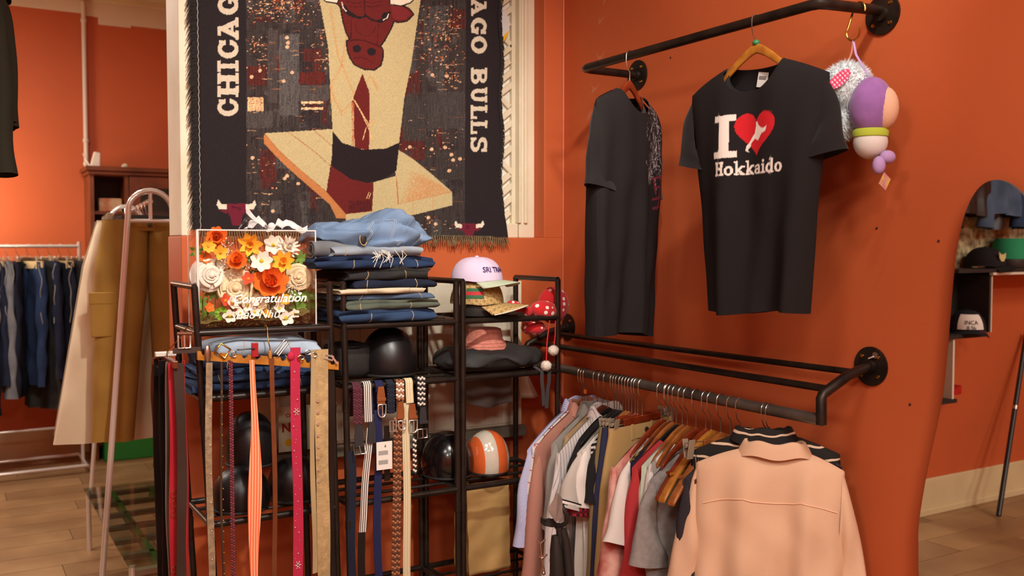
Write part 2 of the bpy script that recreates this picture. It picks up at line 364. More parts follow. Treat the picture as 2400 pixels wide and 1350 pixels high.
# far room: white band with uneven lower edge, stepped cornice, baseboard
t1 = MB()
a = P(194, 30, Y=YF).x; b = P(230, 45, Y=YF).x; c = P(306, 58, Y=YF).x
for xa, xb, zb in ((-5.1, a, 3.125), (a, b, 3.11), (b, c, 3.06), (c, 0, 3.075)): t1.bb((xa, YF-.012, zb), (xb, YF+.05, 3.3))
tag(t1.build('trim_1', mat('band_white', 'd6c7ad', .7, var=.04, vs=3), smooth=False), kind='structure')
t2 = MB()
prof = [(0, 3.22), (.03, 3.22), (.035, 3.26), (.06, 3.27), (.075, 3.31), (.11, 3.32), (.13, 3.37), (.16, 3.38), (.16, 3.4), (0, 3.4)]
n = len(prof)
t2.add([(-5.1, YF-.01-p, z) for p, z in prof]+[(0, YF-.01-p, z) for p, z in prof], [(i, (i+1) % n, n+(i+1) % n, n+i) for i in range(n)]+[tuple(range(n)), tuple(range(2*n-1, n-1, -1))])
tag(t2.build('trim_2', m_cream, smooth=False), kind='structure')
tag(MB().bb((-5.1, YF-.018, 0), (-.05, YF, .2)).build('baseboard_far', m_cream, smooth=False, bevel=.004), kind='structure')
tag(MB().bb((-5.1, -.018, 0), (-2.32, 0, .2)).bb((-5.1, -.03, 0), (-2.32, -.018, .035)).build('baseboard_left', m_cream, smooth=False, bevel=.004), kind='structure')
tag(MB().bb((-.018, -6.1, 0), (0, -.0, .14)).build('baseboard_right', m_cream, smooth=False, bevel=.004), kind='structure')
tag(MB().bb((XE, -.018, 0), (-.018, 0, .14)).build('baseboard_back', m_cream, smooth=False, bevel=.004), kind='structure')
# white carved screen in the niche behind the tapestry (a blocked window)
win = sroot('window_1', (-.8, .11, ZN))
zt = 2.95
fr = MB(); yb = .105
fr.bb((XS-.075, yb-.03, ZN), (XS, .2, zt)).bb((XS-.055, yb-.042, ZN+.06), (XS-.04, yb, zt)).bb((XS-.08, yb-.04, ZN+.06), (XS-.07, yb, zt))
fr.build('frame_stile', m_white, win, smooth=False, bevel=.004)
MB().bb((-1.54, .0, ZN), (-1.5, .2, zt)).bb((-1.5, yb-.03, ZN), (-1.43, .2, zt)).build('frame_stile', m_white, win, smooth=False, bevel=.004)
MB().bb((-1.43, yb-.03, ZN), (XS-.08, .2, ZN+.06)).build('frame_rail', m_white, win, smooth=False, bevel=.004)
MB().bb((-1.5, yb+.012, ZN), (XS-.002, .2, zt)).build('backing_panel', mat('backing_white', 'dfd8cb', .6, var=.05), win, smooth=False)
k = 0
z = ZN+.07
while z < zt-.1:          # carved slanting bars, one piece each
    L_ = .085 if k % 3 else .055
    R_ = Matrix.Rotation(math.radians(-38 if k % 5 != 4 else 40), 3, 'Y')
    MB().box((XS-.125, yb+.005, z+.02), (L_, .02, .022), R_).build('lattice_bar', m_white, win, smooth=False, bevel=.002)
    MB().box((XS-.2, yb+.005, z+.02), (L_, .02, .022), R_).build('lattice_bar', m_white, win, smooth=False, bevel=.002)
    z += .052; k += 1
MB().bb((XS-.098, yb-.008, ZN), (XS-.08, yb+.02, zt)).build('lattice_strip', m_white, win, smooth=False, bevel=.002)
dp = P(1147, 55, Y=yb-.012)
MB().lathe([(0, 0), (.092, 0), (.092, .006), (0, .006)], dp, 32, axis=Matrix.Rotation(PI/2, 3, 'X')).build('round_boss', mat('boss_white', 'd5d2ce', .35), win)
db = MB(); arcp = [(math.cos(t)*.09, math.sin(t)*.09) for t in np.linspace(-1.35, -.2, 14)]
db.prism(arcp, dp+Vector((0, -.007, 0)), (1, 0, 0), (0, 0, 1), (0, -1, 0), .002); db.build('yellow_segment', mat('sun_yellow', 'f0b312', .4), win, smooth=False)
# white boarded panel behind the pipe racks with a dusty ledge under it
pn = sroot('window_2', (-.75, 0, .75))
MB().bb((-1.29, -.014, .755), (-.235, 0, 1.337)).build('board_panel', m_board, pn, smooth=False)
for i in range(14):
    x = -1.29+i*.0755; MB().bb((x+.002, -.018, .765), (x+.072, -.012, 1.335)).build('board', m_board, pn, smooth=False, bevel=.002)
MB().bb((-.24, -.03, .755), (-.222, 0, 1.34)).build('edge_strip', m_white, pn, smooth=False, bevel=.002)
MB().bb((-1.3, -.06, .715), (-.215, 0, .757)).build('ledge', m_sill, pn, smooth=False, bevel=.005)
# paint seam in the corner
tag(MB().tube([(-.004, -.004, z) for z in np.linspace(.15, 3.3, 30)], .004, 6).build('trim_3', mat('seam_paint', 'c8673f', .5)), kind='structure')
# pale sticker remains on the right wall (bird silhouettes)
m_dec = mat('sticker_residue', 'c26f4b', .6, var=.15, vs=30)
birds = [[(-1, .9), (-.6, .2), (0, -.1), (1, .5), (.6, -.2), (-.2, -.6), (-.9, -.9), (-.6, -.1)],
         [(.8, 1), (.2, .6), (-.6, -.1), (-.8, -1), (-.2, -.7), (.3, -.1), (.7, .2)],
         [(-.9, .8), (-.1, .1), (.9, .6), (.2, -.4), (-.1, -.9), (-.3, -.3)]]
for i, (px, py, s) in enumerate([(1409, 45, 14), (1418, 2, 9), (1407, 135, 22), (1395, 205, 16), (1382, 270, 14), (1420, 225, 9), (1388, 340, 15), (1398, 420, 17), (1378, 500, 14), (1396, 575, 16), (1385, 640, 12), (1400, 690, 10)]):
    p = P(px, py, X=0); k = s*1.75/1000
    MB().prism([(u*k, v*k) for u, v in birds[i % 3]], p+Vector((-.0002, 0, 0)), (0, -1, 0), (0, 0, 1), (-1, 0, 0), .0006).build('sticker_mark', m_dec, None, smooth=False)
    o = bpy.data.objects[[q.name for q in bpy.data.objects if q.name.startswith('sticker_mark')][-1]]
    W = o.location.copy(); o.parent = wr; o.matrix_parent_inverse = Matrix.Translation(-wr.location); o.location = W
# small dark nail holes
for px, py in ((1572, 135), (2133, 948), (2200, 565), (1450, 655), (2055, 535)):
    p = P(px, py, X=0); o = MB().lathe([(0, 0), (.004, 0), (.003, .002), (0, .002)], p, 8, axis=Matrix.Rotation(-PI/2, 3, 'Y')).build('nail_mark', mat('nail_dark', '3a1a10', .6), wr)
    o.parent = wr; o.matrix_parent_inverse = Matrix()
# ================================================================== TAPESTRY
cv = Canvas(440, -180, 1220, 580, 2, '272122')
rs = np.random.RandomState(3)
cv.rect(577, -180, 1091, 580, '3a3230')
for _ in range(150):   # blocks of the night city
    x = rs.uniform(575, 1085); y = rs.uniform(-180, 540); ww = rs.uniform(8, 45); hh = rs.uniform(10, 80)
    cv.rect(x, y, min(x+ww, 1090), y+hh, ['46403d', '4a4644', '38302f', '4d2320', '55241f', '3d3836', '2f2829', '50484a'][rs.randint(8)], .75)
for _ in range(420):
    x = rs.uniform(577, 1082); y = rs.uniform(-180, 540); cv.rect(x, y, min(x+rs.uniform(3, 14), 1090), y+rs.uniform(2, 22), ['453e3b', '2d2626', '3a2322', '544d4a', '33292a'][rs.randint(5)], .6)
for _ in range(170):
    x = rs.uniform(577, 1085); y = rs.uniform(-180, 500); cv.rect(x, y, x+1.2, y+rs.uniform(15, 70), '2a2324', .8)
for cx, cy, sx, sy, nn in ((640, 10, 50, 25, 260), (600, 105, 22, 14, 110), (760, 110, 22, 40, 150), (700, 20, 60, 30, 200), (1040, 60, 30, 60, 230), (1000, 110, 60, 40, 200), (1050, 170, 35, 30, 110), (610, 160, 30, 20, 40), (1060, 380, 30, 30, 60), (1000, 330, 50, 30, 60), (620, 380, 30, 30, 40), (1000, -80, 70, 60, 300), (640, -90, 60, 60, 300), (1020, 520, 40, 20, 40), (640, 470, 40, 40, 40), (900, 260, 180, 120, 120)):
    for _ in range(int(nn*.55)):
        x = rs.normal(cx, sx*.7); y = rs.normal(cy, sy*.7)
        if 577 < x < 1088: cv.rect(x, y, min(x+rs.uniform(.8, 5), 1090), y+rs.uniform(.5, 2.6), ['d9a57a', 'c9855a', 'a9613e', '8a3d2c', 'd9b48e'][rs.randint(5)], .85)
for r in ((580, 228, 618, 264, 'e8b184'), (706, 238, 756, 243, 'f0bd90'), (706, 252, 756, 257, 'f0bd90'), (700, 170, 760, 196, '5d2420'), (579, 155, 625, 200, '55241f'), (628, 70, 650, 240, '4a413f'), (655, 80, 700, 270, '55504e'), (577, 260, 640, 300, '494340'), (700, 200, 768, 236, '4d4744'), (1000, 215, 1088, 300, '413b39'), (945, 225, 1000, 330, '3d3735'), (1020, 355, 1088, 420, '3a3331'), (635, 470, 660, 500, '4a4441')): cv.rect(*r, .9)
for x, y in ((672, 88), (675, 100), (674, 110), (665, 190), (685, 170), (610, 165), (590, 180), (1015, 175), (1048, 178), (674, 412), (960, 345), (1012, 350), (1045, 345), (1060, 362), (1064, 375), (1080, 372), (1055, 400), (668, 418), (700, 430), (575, 340), (592, 370), (1003, 510), (1020, 525), (640, 495)): cv.ell(x, y, 4.5, 4, 'd9ad88')
cn = rs.uniform(.72, 1.28, (cv.H//50+1, cv.W)).astype(np.float32); cn = np.repeat(cn, 50, 0)[:cv.H]; cv.a *= (cn*rs.uniform(.75, 1.25, (cv.H, cv.W)))[..., None].astype(np.float32)
for _ in range(260):   # rows of lit windows
    x = rs.uniform(577, 1070); y = rs.uniform(-180, 480); q_ = rs.randint(3, 9); c_ = ['b98a64', '9a6a48', '7a4a34', 'c9a27c'][rs.randint(4)]
    if rs.rand() < .55 or (x < 700 and y < 140) or (x > 960 and y < 220):
        for k in range(q_): cv.rect(min(x+k*3.2, 1088), y, min(x+k*3.2+1.6, 1090), y+1.2, c_)
cv.rect(440, -180, 577, 580, '272122'); cv.rect(1091, -180, 1220, 580, '272022')
# left lettering reads upward, right lettering reads downward
LC = 'cbbda6'
for ch, ya, yb_ in (('C', 231, 272), ('H', 171, 227), ('I', 142, 168), ('C', 93, 137), ('A', 41, 94), ('G', -12, 35), ('O', -60, -16), ('B', -130, -86)): cv.glyph(ch, 510, ya, 559, yb_, LC, 'N')
for ch, ya, yb_ in (('H', -132, -82), ('I', -78, -54), ('C', -50, -10), ('A', -6, 38), ('G', 42, 81), ('O', 85, 126), ('B', 159, 198), ('U', 205, 241), ('L', 246, 279), ('L', 282, 314), ('S', 321, 357)): cv.glyph(ch, 1103, ya, 1141, yb_, LC, 'S')
# trophy
YL, MR, BK, OR = 'bcab7e', '64211f', '241c1e', 'b87847'
cv.poly([(736, -180), (748, 0), (768, 110), (775, 250), (778, 312), (800, 336), (850, 352), (905, 348), (935, 335), (947, 230), (964, 150), (987, 0), (1010, -180)], YL)
for pts in ([(773, 15), (790, 125), (800, 155), (772, 200), (783, 235), (800, 270)], [(815, 70), (800, 150), (822, 205), (862, 296)], [(869, 178), (828, 235), (800, 262)], [(869, 178), (885, 210)], [(845, 312), (862, 296), (876, 280)], [(855, 325), (862, 298), (872, 330)], [(772, 200), (775, 250)]):
    cv.line(pts, 1.6, 'c08a55'); cv.line([(x+4, y+1) for x, y in pts], 1.0, 'c9955f')
cv.poly([(850, 172), (865, 212), (867, 228), (866, 300), (865, 352), (830, 347), (829, 262), (824, 242), (833, 215)], MR)
cv.rect(823, 240, 829, 345, 'b6653f', .6)
for pts in ([(826, 230), (846, 262), (862, 296)], [(832, 237), (848, 264), (866, 294)], [(858, 300), (850, 328)], [(864, 300), (872, 328)], [(862, 298), (876, 282)]): cv.line(pts, 1.6, 'e3bd86')
cv.poly([(620, 312), (777, 303), (779, 348), (764, 449), (707, 400), (658, 356)], YL)
cv.poly([(620, 312), (619, 336), (640, 358), (673, 391), (718, 431), (773, 480), (787, 512), (808, 512), (808, 500), (764, 449), (707, 400), (658, 356)], OR)
for pts in ([(678, 310), (740, 358), (777, 393)], [(735, 306), (776, 342)], [(620, 312), (658, 356), (707, 400), (764, 449), (808, 500)]): cv.line(pts, 1.3, 'a06238')
cv.poly([(926, 370), (933, 351), (966, 372), (1013, 409), (1061, 450), (933, 478), (927, 415)], YL)
for i in range(26):
    t = i/26; cv.poly([(933+128*t*.2, 476-(i % 3)), (1061, 450), (960+t*45, 400+t*12)], 'c08f5f', .04+.03*(1-t))
cv.poly([(809, 502), (871, 495), (873, 428), (928, 412), (933, 478), (1061, 450), (1061, 481), (930, 513), (870, 522), (809, 522)], YL)
for x, y0, y1 in ((866, 497, 522), (918, 482, 513), (967, 470, 502), (1014, 460, 490)): cv.line([(x, y0), (x, y1)], 1.2, 'b98a58')
cv.line([(809, 502), (871, 495)], 1.4, 'b98a58'); cv.line([(933, 478), (1061, 450)], 1.4, 'b98a58'); cv.line([(929, 415), (933, 478)], 2.5, 'b0683f')
cv.poly([(776, 388), (820, 420), (860, 428), (875, 428), (871, 495), (809, 502), (764, 449)], MR)
cv.poly([(815, 470), (868, 470), (870, 495), (815, 499)], '4a1b1d', .7); cv.line([(858, 465), (864, 450)], 1.5, 'e3bd86'); cv.line([(863, 466), (868, 452)], 1.5, 'e3bd86')
cv.poly([(778, 308), (800, 335), (850, 351), (905, 348), (936, 334), (929, 400), (900, 420), (860, 429), (820, 420), (776, 390)], BK)
# bull head emblem
hd = [(770, -60), (790, -45), (780, 0), (795, 10), (800, 16), (806, 50), (813, 75), (822, 92), (814, 97), (816, 118), (822, 135), (832, 150), (855, 161), (878, 162), (891, 152), (896, 134), (896, 119), (890, 108), (902, 90), (914, 68), (922, 48), (934, 51), (953, 48), (969, 33), (957, 20), (934, 11), (918, 8), (930, -45), (945, -60)]
cv.line(hd, 7, BK); cv.poly(hd, MR)
hn = [(915, 10), (942, 12), (962, 5), (976, -8), (988, -40), (972, -28), (950, -12), (915, -8)]
cv.line(hn+hn[:1], 6, BK); cv.poly(hn, 'e4d6bf')
hn = [(790, 6), (765, 3), (748, -12), (738, -45), (752, -30), (772, -14), (795, -8)]
cv.line(hn+hn[:1], 6, BK); cv.poly(hn, 'e4d6bf')
cv.poly([(916, 12), (934, 14), (955, 22), (964, 33), (951, 45), (934, 47), (922, 44), (917, 30)], '742829')
cv.poly([(803, 5), (820, 25), (838, 38), (852, 38), (856, 30), (862, 38), (880, 48), (900, 42), (912, 25), (916, 30), (908, 46), (893, 54), (872, 50), (858, 40), (845, 44), (825, 40), (806, 28)], BK)
cv.ell(903, 38, 9, 9, BK); cv.line([(897, 47), (906, 43), (910, 34)], 2.2, 'e4d6bf'); cv.line([(802, 5), (805, 18), (812, 26)], 2.2, 'e4d6bf')
cv.line([(854, -40), (854, 30)], 2, '3a1718')
for yy in (-6, 3, 12): cv.line([(812, yy), (832, yy+5), (850, yy+2)], 1.2, '3a1718'); cv.line([(858, yy+2), (872, yy+5), (896, yy)], 1.2, '3a1718')
cv.line([(824, 45), (823, 92)], 1.4, '3a1718'); cv.line([(886, 55), (884, 106)], 1.4, '3a1718')
cv.line([(833, 55), (837, 72), (848, 82), (862, 84), (874, 76), (880, 64)], 1.2, '3a1718')
cv.line([(816, 97), (830, 93), (855, 95), (878, 104), (890, 110)], 1.8, '2a1011')
cv.ell(837, 114, 10, 9, BK); cv.ell(871, 121, 10, 9, BK)
cv.line([(830, 136), (845, 134), (860, 138), (876, 148)], 1.5, '3a1718')
# small emblems at the lower corners
def mini(cx, cy, k):
    cv.poly([(cx-22*k, cy), (cx+22*k, cy), (cx+23*k, cy+16*k), (cx+14*k, cy+30*k), (cx+9*k, cy+52*k), (cx-9*k, cy+52*k), (cx-14*k, cy+30*k), (cx-23*k, cy+16*k)], '6a2030')
    cv.poly([(cx-40*k, cy+16*k), (cx-22*k, cy+14*k), (cx-22*k, cy+24*k)], '6a2030'); cv.poly([(cx+40*k, cy+16*k), (cx+22*k, cy+14*k), (cx+22*k, cy+24*k)], '6a2030')
    for s in (-1, 1): cv.poly([(cx+s*22*k, cy+2*k), (cx+s*36*k, cy), (cx+s*42*k, cy-9*k), (cx+s*46*k, cy+2*k), (cx+s*40*k, cy+13*k), (cx+s*22*k, cy+14*k)], 'ddd0ba')
    for yy in (6, 10, 14): cv.line([(cx-10*k, cy+yy*k), (cx+10*k, cy+yy*k)], 1, '3a1020')
mini(555, 477, 1.0); mini(1100, 524, .75)
nzv = np.random.RandomState(5).normal(1, .085, cv.a.shape[:2]).astype(np.float32)[..., None]; cv.a *= np.clip(nzv, .6, 1.5)
# the cloth: a finely divided hanging sheet, gently waved
YT = -.022
XL, XR, ZB, ZT_ = P(463, 530, Y=YT).x, P(1172, 552, Y=YT).x, 1.532, 2.62
NU, NV = 520, 440
uu, vv = np.meshgrid(np.linspace(0, 1, NU+1), np.linspace(0, 1, NV+1)); uu = uu.ravel(); vv = vv.ravel()
X = XL+(XR-XL)*uu; Zc = ZB+(ZT_-ZB)*vv - .012*np.sin(uu*PI)*0 - .016*uu*(1-vv)
sideL = (1-uu)**14; X += -.012*np.sin(vv*9)*sideL*.3 + (uu**20)*(.03*np.clip(.12-vv, 0, 1)/.12+.006*np.sin(vv*22))
Yc = YT+.006*np.sin(uu*9+vv*2)*(1-vv)+.004*np.sin(uu*23+vv*5) - .012*(1-vv)**6*uu**3
Yc = np.minimum(Yc, -.006)
rel = np.stack([X-CAM.x, np.full_like(X, YT)-CAM.y, (ZB+(ZT_-ZB)*vv-.016*uu*(1-vv))-CAM.z], 1)
dd = rel @ np.array(FW); pxs = CX+FPX*(rel @ np.array(RT))/dd; pys = CY-FPX*(rel @ np.array(UP))/dd
mb = MB(); mb.v = np.stack([X, Yc, Zc], 1).tolist(); mb.uv = np.stack([X, Zc], 1).tolist()
ii = (np.arange(NV)[:, None]*(NU+1)+np.arange(NU)[None]).ravel(); mb.f = np.stack([ii, ii+1, ii+NU+2, ii+NU+1], 1).tolist()
tap = thing('tapestry', 'woven blanket with a bull head trophy over a night city, hung on the white screen', 'tapestry', ((XL+XR)/2, YT, ZB))
mb.build('woven_cloth', vcol('woven_print', .95, .5, 1200), tap, cols=cv.sample(pxs, pys), ang=180)
fb = MB(); r0 = random.Random(2)
for i in range(150):
    x = XL+(XR-XL+.035)*i/150; z0 = ZB-.016*i/150+.003; l = r0.uniform(.028, .05); ph = (i % 10)/10-.5
    fb.tube([(x, YT-.004, z0), (x+ph*.012, YT-.012, z0-l*.5), (x+ph*.028+r0.uniform(-.004, .004), YT-.012+r0.uniform(-.005, .005), z0-l)], [.0024, .0026, .0012], 5)
tag(fb.build('bottom_fringe', mat('fringe_olive', '6f5f42', .95, var=.3, vs=60), tap), kind='stuff')
for nm, xx, sg, ln in (('side_fringe', XL, -1, .018), ('side_fringe', XR, 1, .009)):
    sf = MB()
    for i in range(420):
        z = ZB+(ZT_-ZB)*i/420; l = ln*r0.uniform(.5, 1.5); dx = xx+(.006*math.sin(i/420*22) if sg > 0 else 0)
        sf.tube([(dx-sg*.006, YT-.006, z), (dx+sg*l*.6, YT-.008+r0.uniform(-.004, .003), z-l*.4), (dx+sg*l, YT-.006, z-l*1.3)], [.0024, .002, .0008], 4)
    tag(sf.build(nm, mat('fringe_black', '231d1c', .95), tap), kind='stuff')
MB().tube([(XL+.008+.0012*math.sin(z*240), YT-.009+.006*math.sin(z*2)*0, z) for z in np.linspace(ZB, ZT_, 220)], .0011, 4).build('edge_stitching', mat('stitch_white', 'b9b2a6', .8), tap)
# ================================================================== PIPE RACKS
m_pipe = mat('black_pipe', '191411', .33, metal=.25, var=.25, vs=14, alt='2b221c', spec=.6)
m_iron = mat('raw_iron', '7a7268', .45, metal=.7, var=.3, vs=10, alt='57504a')
m_blackiron = mat('black_iron', '1d1815', .4, metal=.5, var=.3, vs=18, alt='33281f')
m_chrome = mat('chrome', 'e6e1d8', .2, metal=.8)
m_steel = mat('brushed_steel', 'b9b0a4', .3, metal=1, var=.1, vs=30)
m_brass = mat('brass', 'cfa24e', .25, metal=1)
YFR, YBK = -.427, -.127
SHZ = (1.222, 1.025, .642, .28)
UN = [(-1.593, -1.176, .05, 'leftmost black pipe rack, holding the flower box and belts'), (-1.13, -.724, .016, 'middle black pipe rack holding the jeans stack and round helmet'), (-.698, -.308, 0, 'right black pipe rack holding caps beside the wall corner')]
for xa, xb, lean, lab in UN:
    rt = thing('pipe_rack', lab, 'rack', ((xa+xb)/2, (YFR+YBK)/2, 0), 'black pipe racks along the back wall')
    sx = lambda x, z: x+lean*(1-z/1.37)*1.4*(1-.6*(x-xa)/(xb-xa))
    V = lambda x, y, z: (sx(x, z), y, z)
    for x in (xa, xb):
        for y in (YFR, YBK):
            p = MB().tube([V(x, y, z) for z in (0, .3, .65, 1.03, 1.22, 1.36)], .0105, 12); o = p.build('post', m_pipe, rt)
            for z in SHZ[1:]: MB().lathe([(.0106, z-.08), (.0118, z-.079), (.0118, z-.05), (.0106, z-.049)], (sx(x, z-.065), y, 0), 12).build('collar', m_pipe, rt)
        MB().cyl(V(x, YFR, 1.36), V(x, YBK, 1.36), .0095).build('top_bar', m_pipe, rt)
        MB().cyl(V(x, YFR, .02), V(x, YBK, .02), .0095).build('foot_bar', m_pipe, rt)
    for z in SHZ:
        for y in (YFR, YBK): MB().tube([V(xa, y, z), V(xa+.03, y, z), V(xb-.03, y, z), V(xb, y, z)], .0105, 10).build('rail', m_pipe, rt)
        for x in (xa, xb): MB().cyl(V(x, YFR, z), V(x, YBK, z), .0085).build('side_rail', m_pipe, rt)
        for q in (.3, .62): MB().cyl(V(xa, YFR+(YBK-YFR)*q, z+.003), V(xb, YFR+(YBK-YFR)*q, z+.003), .006, 8).build('shelf_rod', m_pipe, rt)
# ================================================================== WALL RAILS
def flange(mb, p, r=.055):
    mb.lathe([(0, 0), (r, 0), (r, .006), (.022, .008), (.02, .02), (0, .02)], p, 24, axis=Matrix.Rotation(-PI/2, 3, 'Y'))
def screws(rt, p, r=.038):
    for k in range(4):
        a = PI/4+k*PI/2; MB().lathe([(0, .006), (.006, .006), (.005, .01), (0, .011)], (p[0], p[1]+math.cos(a)*r, p[2]+math.sin(a)*r), 10, axis=Matrix.Rotation(-PI/2, 3, 'Y')).build('screw', m_brass, rt)
up = thing('wall_rail', 'upper black pipe rail on the right wall carrying two black t-shirts', 'clothes rail', (0, -1.05, 2.11))
ZU_, XU = 2.113, -.25; yA, yB = -.497, -1.575
MB().tube([(-.01, yA, ZU_), (XU+.03, yA, ZU_), (XU+.008, yA-.008, ZU_), (XU, yA-.03, ZU_), (XU, yB+.03, ZU_), (XU+.008, yB+.008, ZU_), (XU+.03, yB, ZU_), (-.01, yB, ZU_+.01)], .0145, 12).build('bent_pipe', m_blackiron, up)
for y in (yA, yB):
    f = MB(); flange(f, (-.0002, y, ZU_)); screws(f.build('flange', m_blackiron, up), (-.0005, y, ZU_))
lo = thing('wall_rail', 'lower wall rail with two rear bars and a grey front bar full of clothes', 'clothes rail', (0, -.8, 1.05))
XR_, ZR = -.2, 1.012; y1, y2 = -.035, -1.555; XA = -.195
for y in (y1, y2):
    MB().tube([(-.01, y, 1.145), (XA*.5, y, 1.125), (XA, y, 1.082), (XA-.006, y, 1.07), (XR_-.004, y-.004, 1.0)], .0145, 12).build('arm', m_blackiron, lo)
    f = MB(); flange(f, (-.0002, y, 1.145)); screws(f.build('flange', m_blackiron, lo), (-.0005, y, 1.145))
MB().cyl((XR_, y1, ZR), (XR_, y2-.004, ZR), .0165, 14).build('front_bar', m_iron, lo)
MB().cyl((-.055, y1, 1.118), (-.055, y2, 1.13), .0095).build('rear_bar', m_blackiron, lo)
MB().cyl((-.165, y1, 1.088), (-.165, y2, 1.092), .0105).build('rear_bar', m_blackiron, lo)
# screw sticking out above the right flange
p = P(2058, 832, X=0); tag(MB().cyl(p, p+Vector((-.03, .01, -.01)), .003, 6).lathe([(0, 0), (.009, 0), (.009, .004), (0, .004)], p+Vector((-.01, 0, 0)), 10, axis=Matrix.Rotation(-PI/2, 3, 'Y')).build('wall_screw', m_steel), 'loose steel screw in the wall above the lower rail flange', 'screw')
# ================================================================== GARMENTS ON HANGERS
m_wood = mat('hanger_wood', 'a8642c', .35, var=.25, vs=25, alt='7d431c', coat=.3)
m_woodd = mat('hanger_wood_dark', '6e3419', .3, var=.25, vs=25, alt='4a2010', coat=.3)
m_woodr = mat('hanger_wood_red', '8a3415', .3, var=.2, vs=20, alt='67240e', coat=.3)
m_woody = mat('hanger_wood_honey', 'b87a2c', .35, var=.2, vs=25, alt='96591c', coat=.3)
m_blackpl = mat('black_plastic', '1c1b1b', .4)
m_greypl = mat('dusty_black_plastic', '3d3b38', .6, var=.15, vs=30)
m_clip = mat('matt_clip_metal', 'a89b84', .45, metal=.35)
def hanger(loc, phi, label, kind='wood', m=None, roll=0, hw=.205, group=None, drop=.105, twist=None, rr=.0165, sag=.085, bar=True):
    rt = thing('clothes_hanger', label, 'hanger', loc, group, (0, math.radians(roll), -math.radians(phi)))
    m = m or m_wood; r = rr+.0022; hk = MB()
    # the wire hook is turned to clasp the bar
    tw = math.radians(phi if twist is None else twist); R3 = Matrix.Rotation(tw, 3, 'Z')
    pts = [R3 @ Vector((r*math.cos(t), 0, r*math.sin(t))) for t in np.linspace(-.5, PI, 12)]+[R3 @ Vector((-r, 0, -.02)), R3 @ Vector((-r*.6, 0, -.045)), Vector((0, 0, -.055)), Vector((0, 0, -drop-.005))]
    hk.tube(pts, .0018, 6); hk.build('hook', m_steel, rt, local=True)
    z0 = -drop
    if kind in ('wood', 'black', 'wide'):
        th = {'wood': .011, 'black': .006, 'wide': .022}[kind]; h0 = .03 if kind != 'black' else .02
        for s in (-1, 1):
            def fn(u, v, s=s):
                x = s*hw*v; zc = z0-.012-sag*(v**1.35)-(.012 if kind == 'wide' else 0)*v*v; hh = h0*(1-.35*v)*(1 if v < .97 else .6); a = 2*PI*u; yy = -.012*v*v if kind != 'black' else 0
                tt = th*(.75+.5*v if kind == 'wide' else 1)
                return (x, math.copysign(abs(math.cos(a))**.6, math.cos(a))*tt*.5+yy, zc+math.copysign(abs(math.sin(a))**.6, math.sin(a))*hh*.5)
            g = MB(); g.grid(fn, 12, 12, cu=True)
            nb = len(g.v); g.f.append(tuple(range(nb-12, nb))); g.build('arm', m, rt, local=True, ang=60)
        if not bar: pass
        elif kind != 'black': MB().tube([(-hw*.8, -.004, z0-.105), (hw*.8, -.004, z0-.105)], .005, 8).build('trouser_bar', m, rt, local=True)
        else: MB().tube([(-hw*.85, 0, z0-.1), (0, 0, z0-.112), (hw*.85, 0, z0-.1)], .003, 6).build('trouser_bar', m, rt, local=True)
    else:
        MB().box((0, 0, z0-.012), (hw*1.2, .01, .026)).build('bar', m, rt, local=True, smooth=False, bevel=.003)
        for zz in (-.004, -.02): MB().cyl((-hw, 0, z0+zz), (hw, 0, z0+zz), .0016, 6).build('wire', m_steel, rt, local=True)
        for s in (-1, 1):
            c = MB().box((s*hw*.92, -.012, z0-.022), (.022, .003, .06), Matrix.Rotation(.18, 3, 'X')).box((s*hw*.92, .012, z0-.022), (.02, .003, .055), Matrix.Rotation(-.18, 3, 'X')); c.tube([(s*hw*.92-.011, 0, z0-.012), (s*hw*.92+.011, 0, z0-.012)], .007, 8)
            c.build('clip', m_clip, rt, local=True, smooth=False, bevel=.001)
    return rt
FN = {}
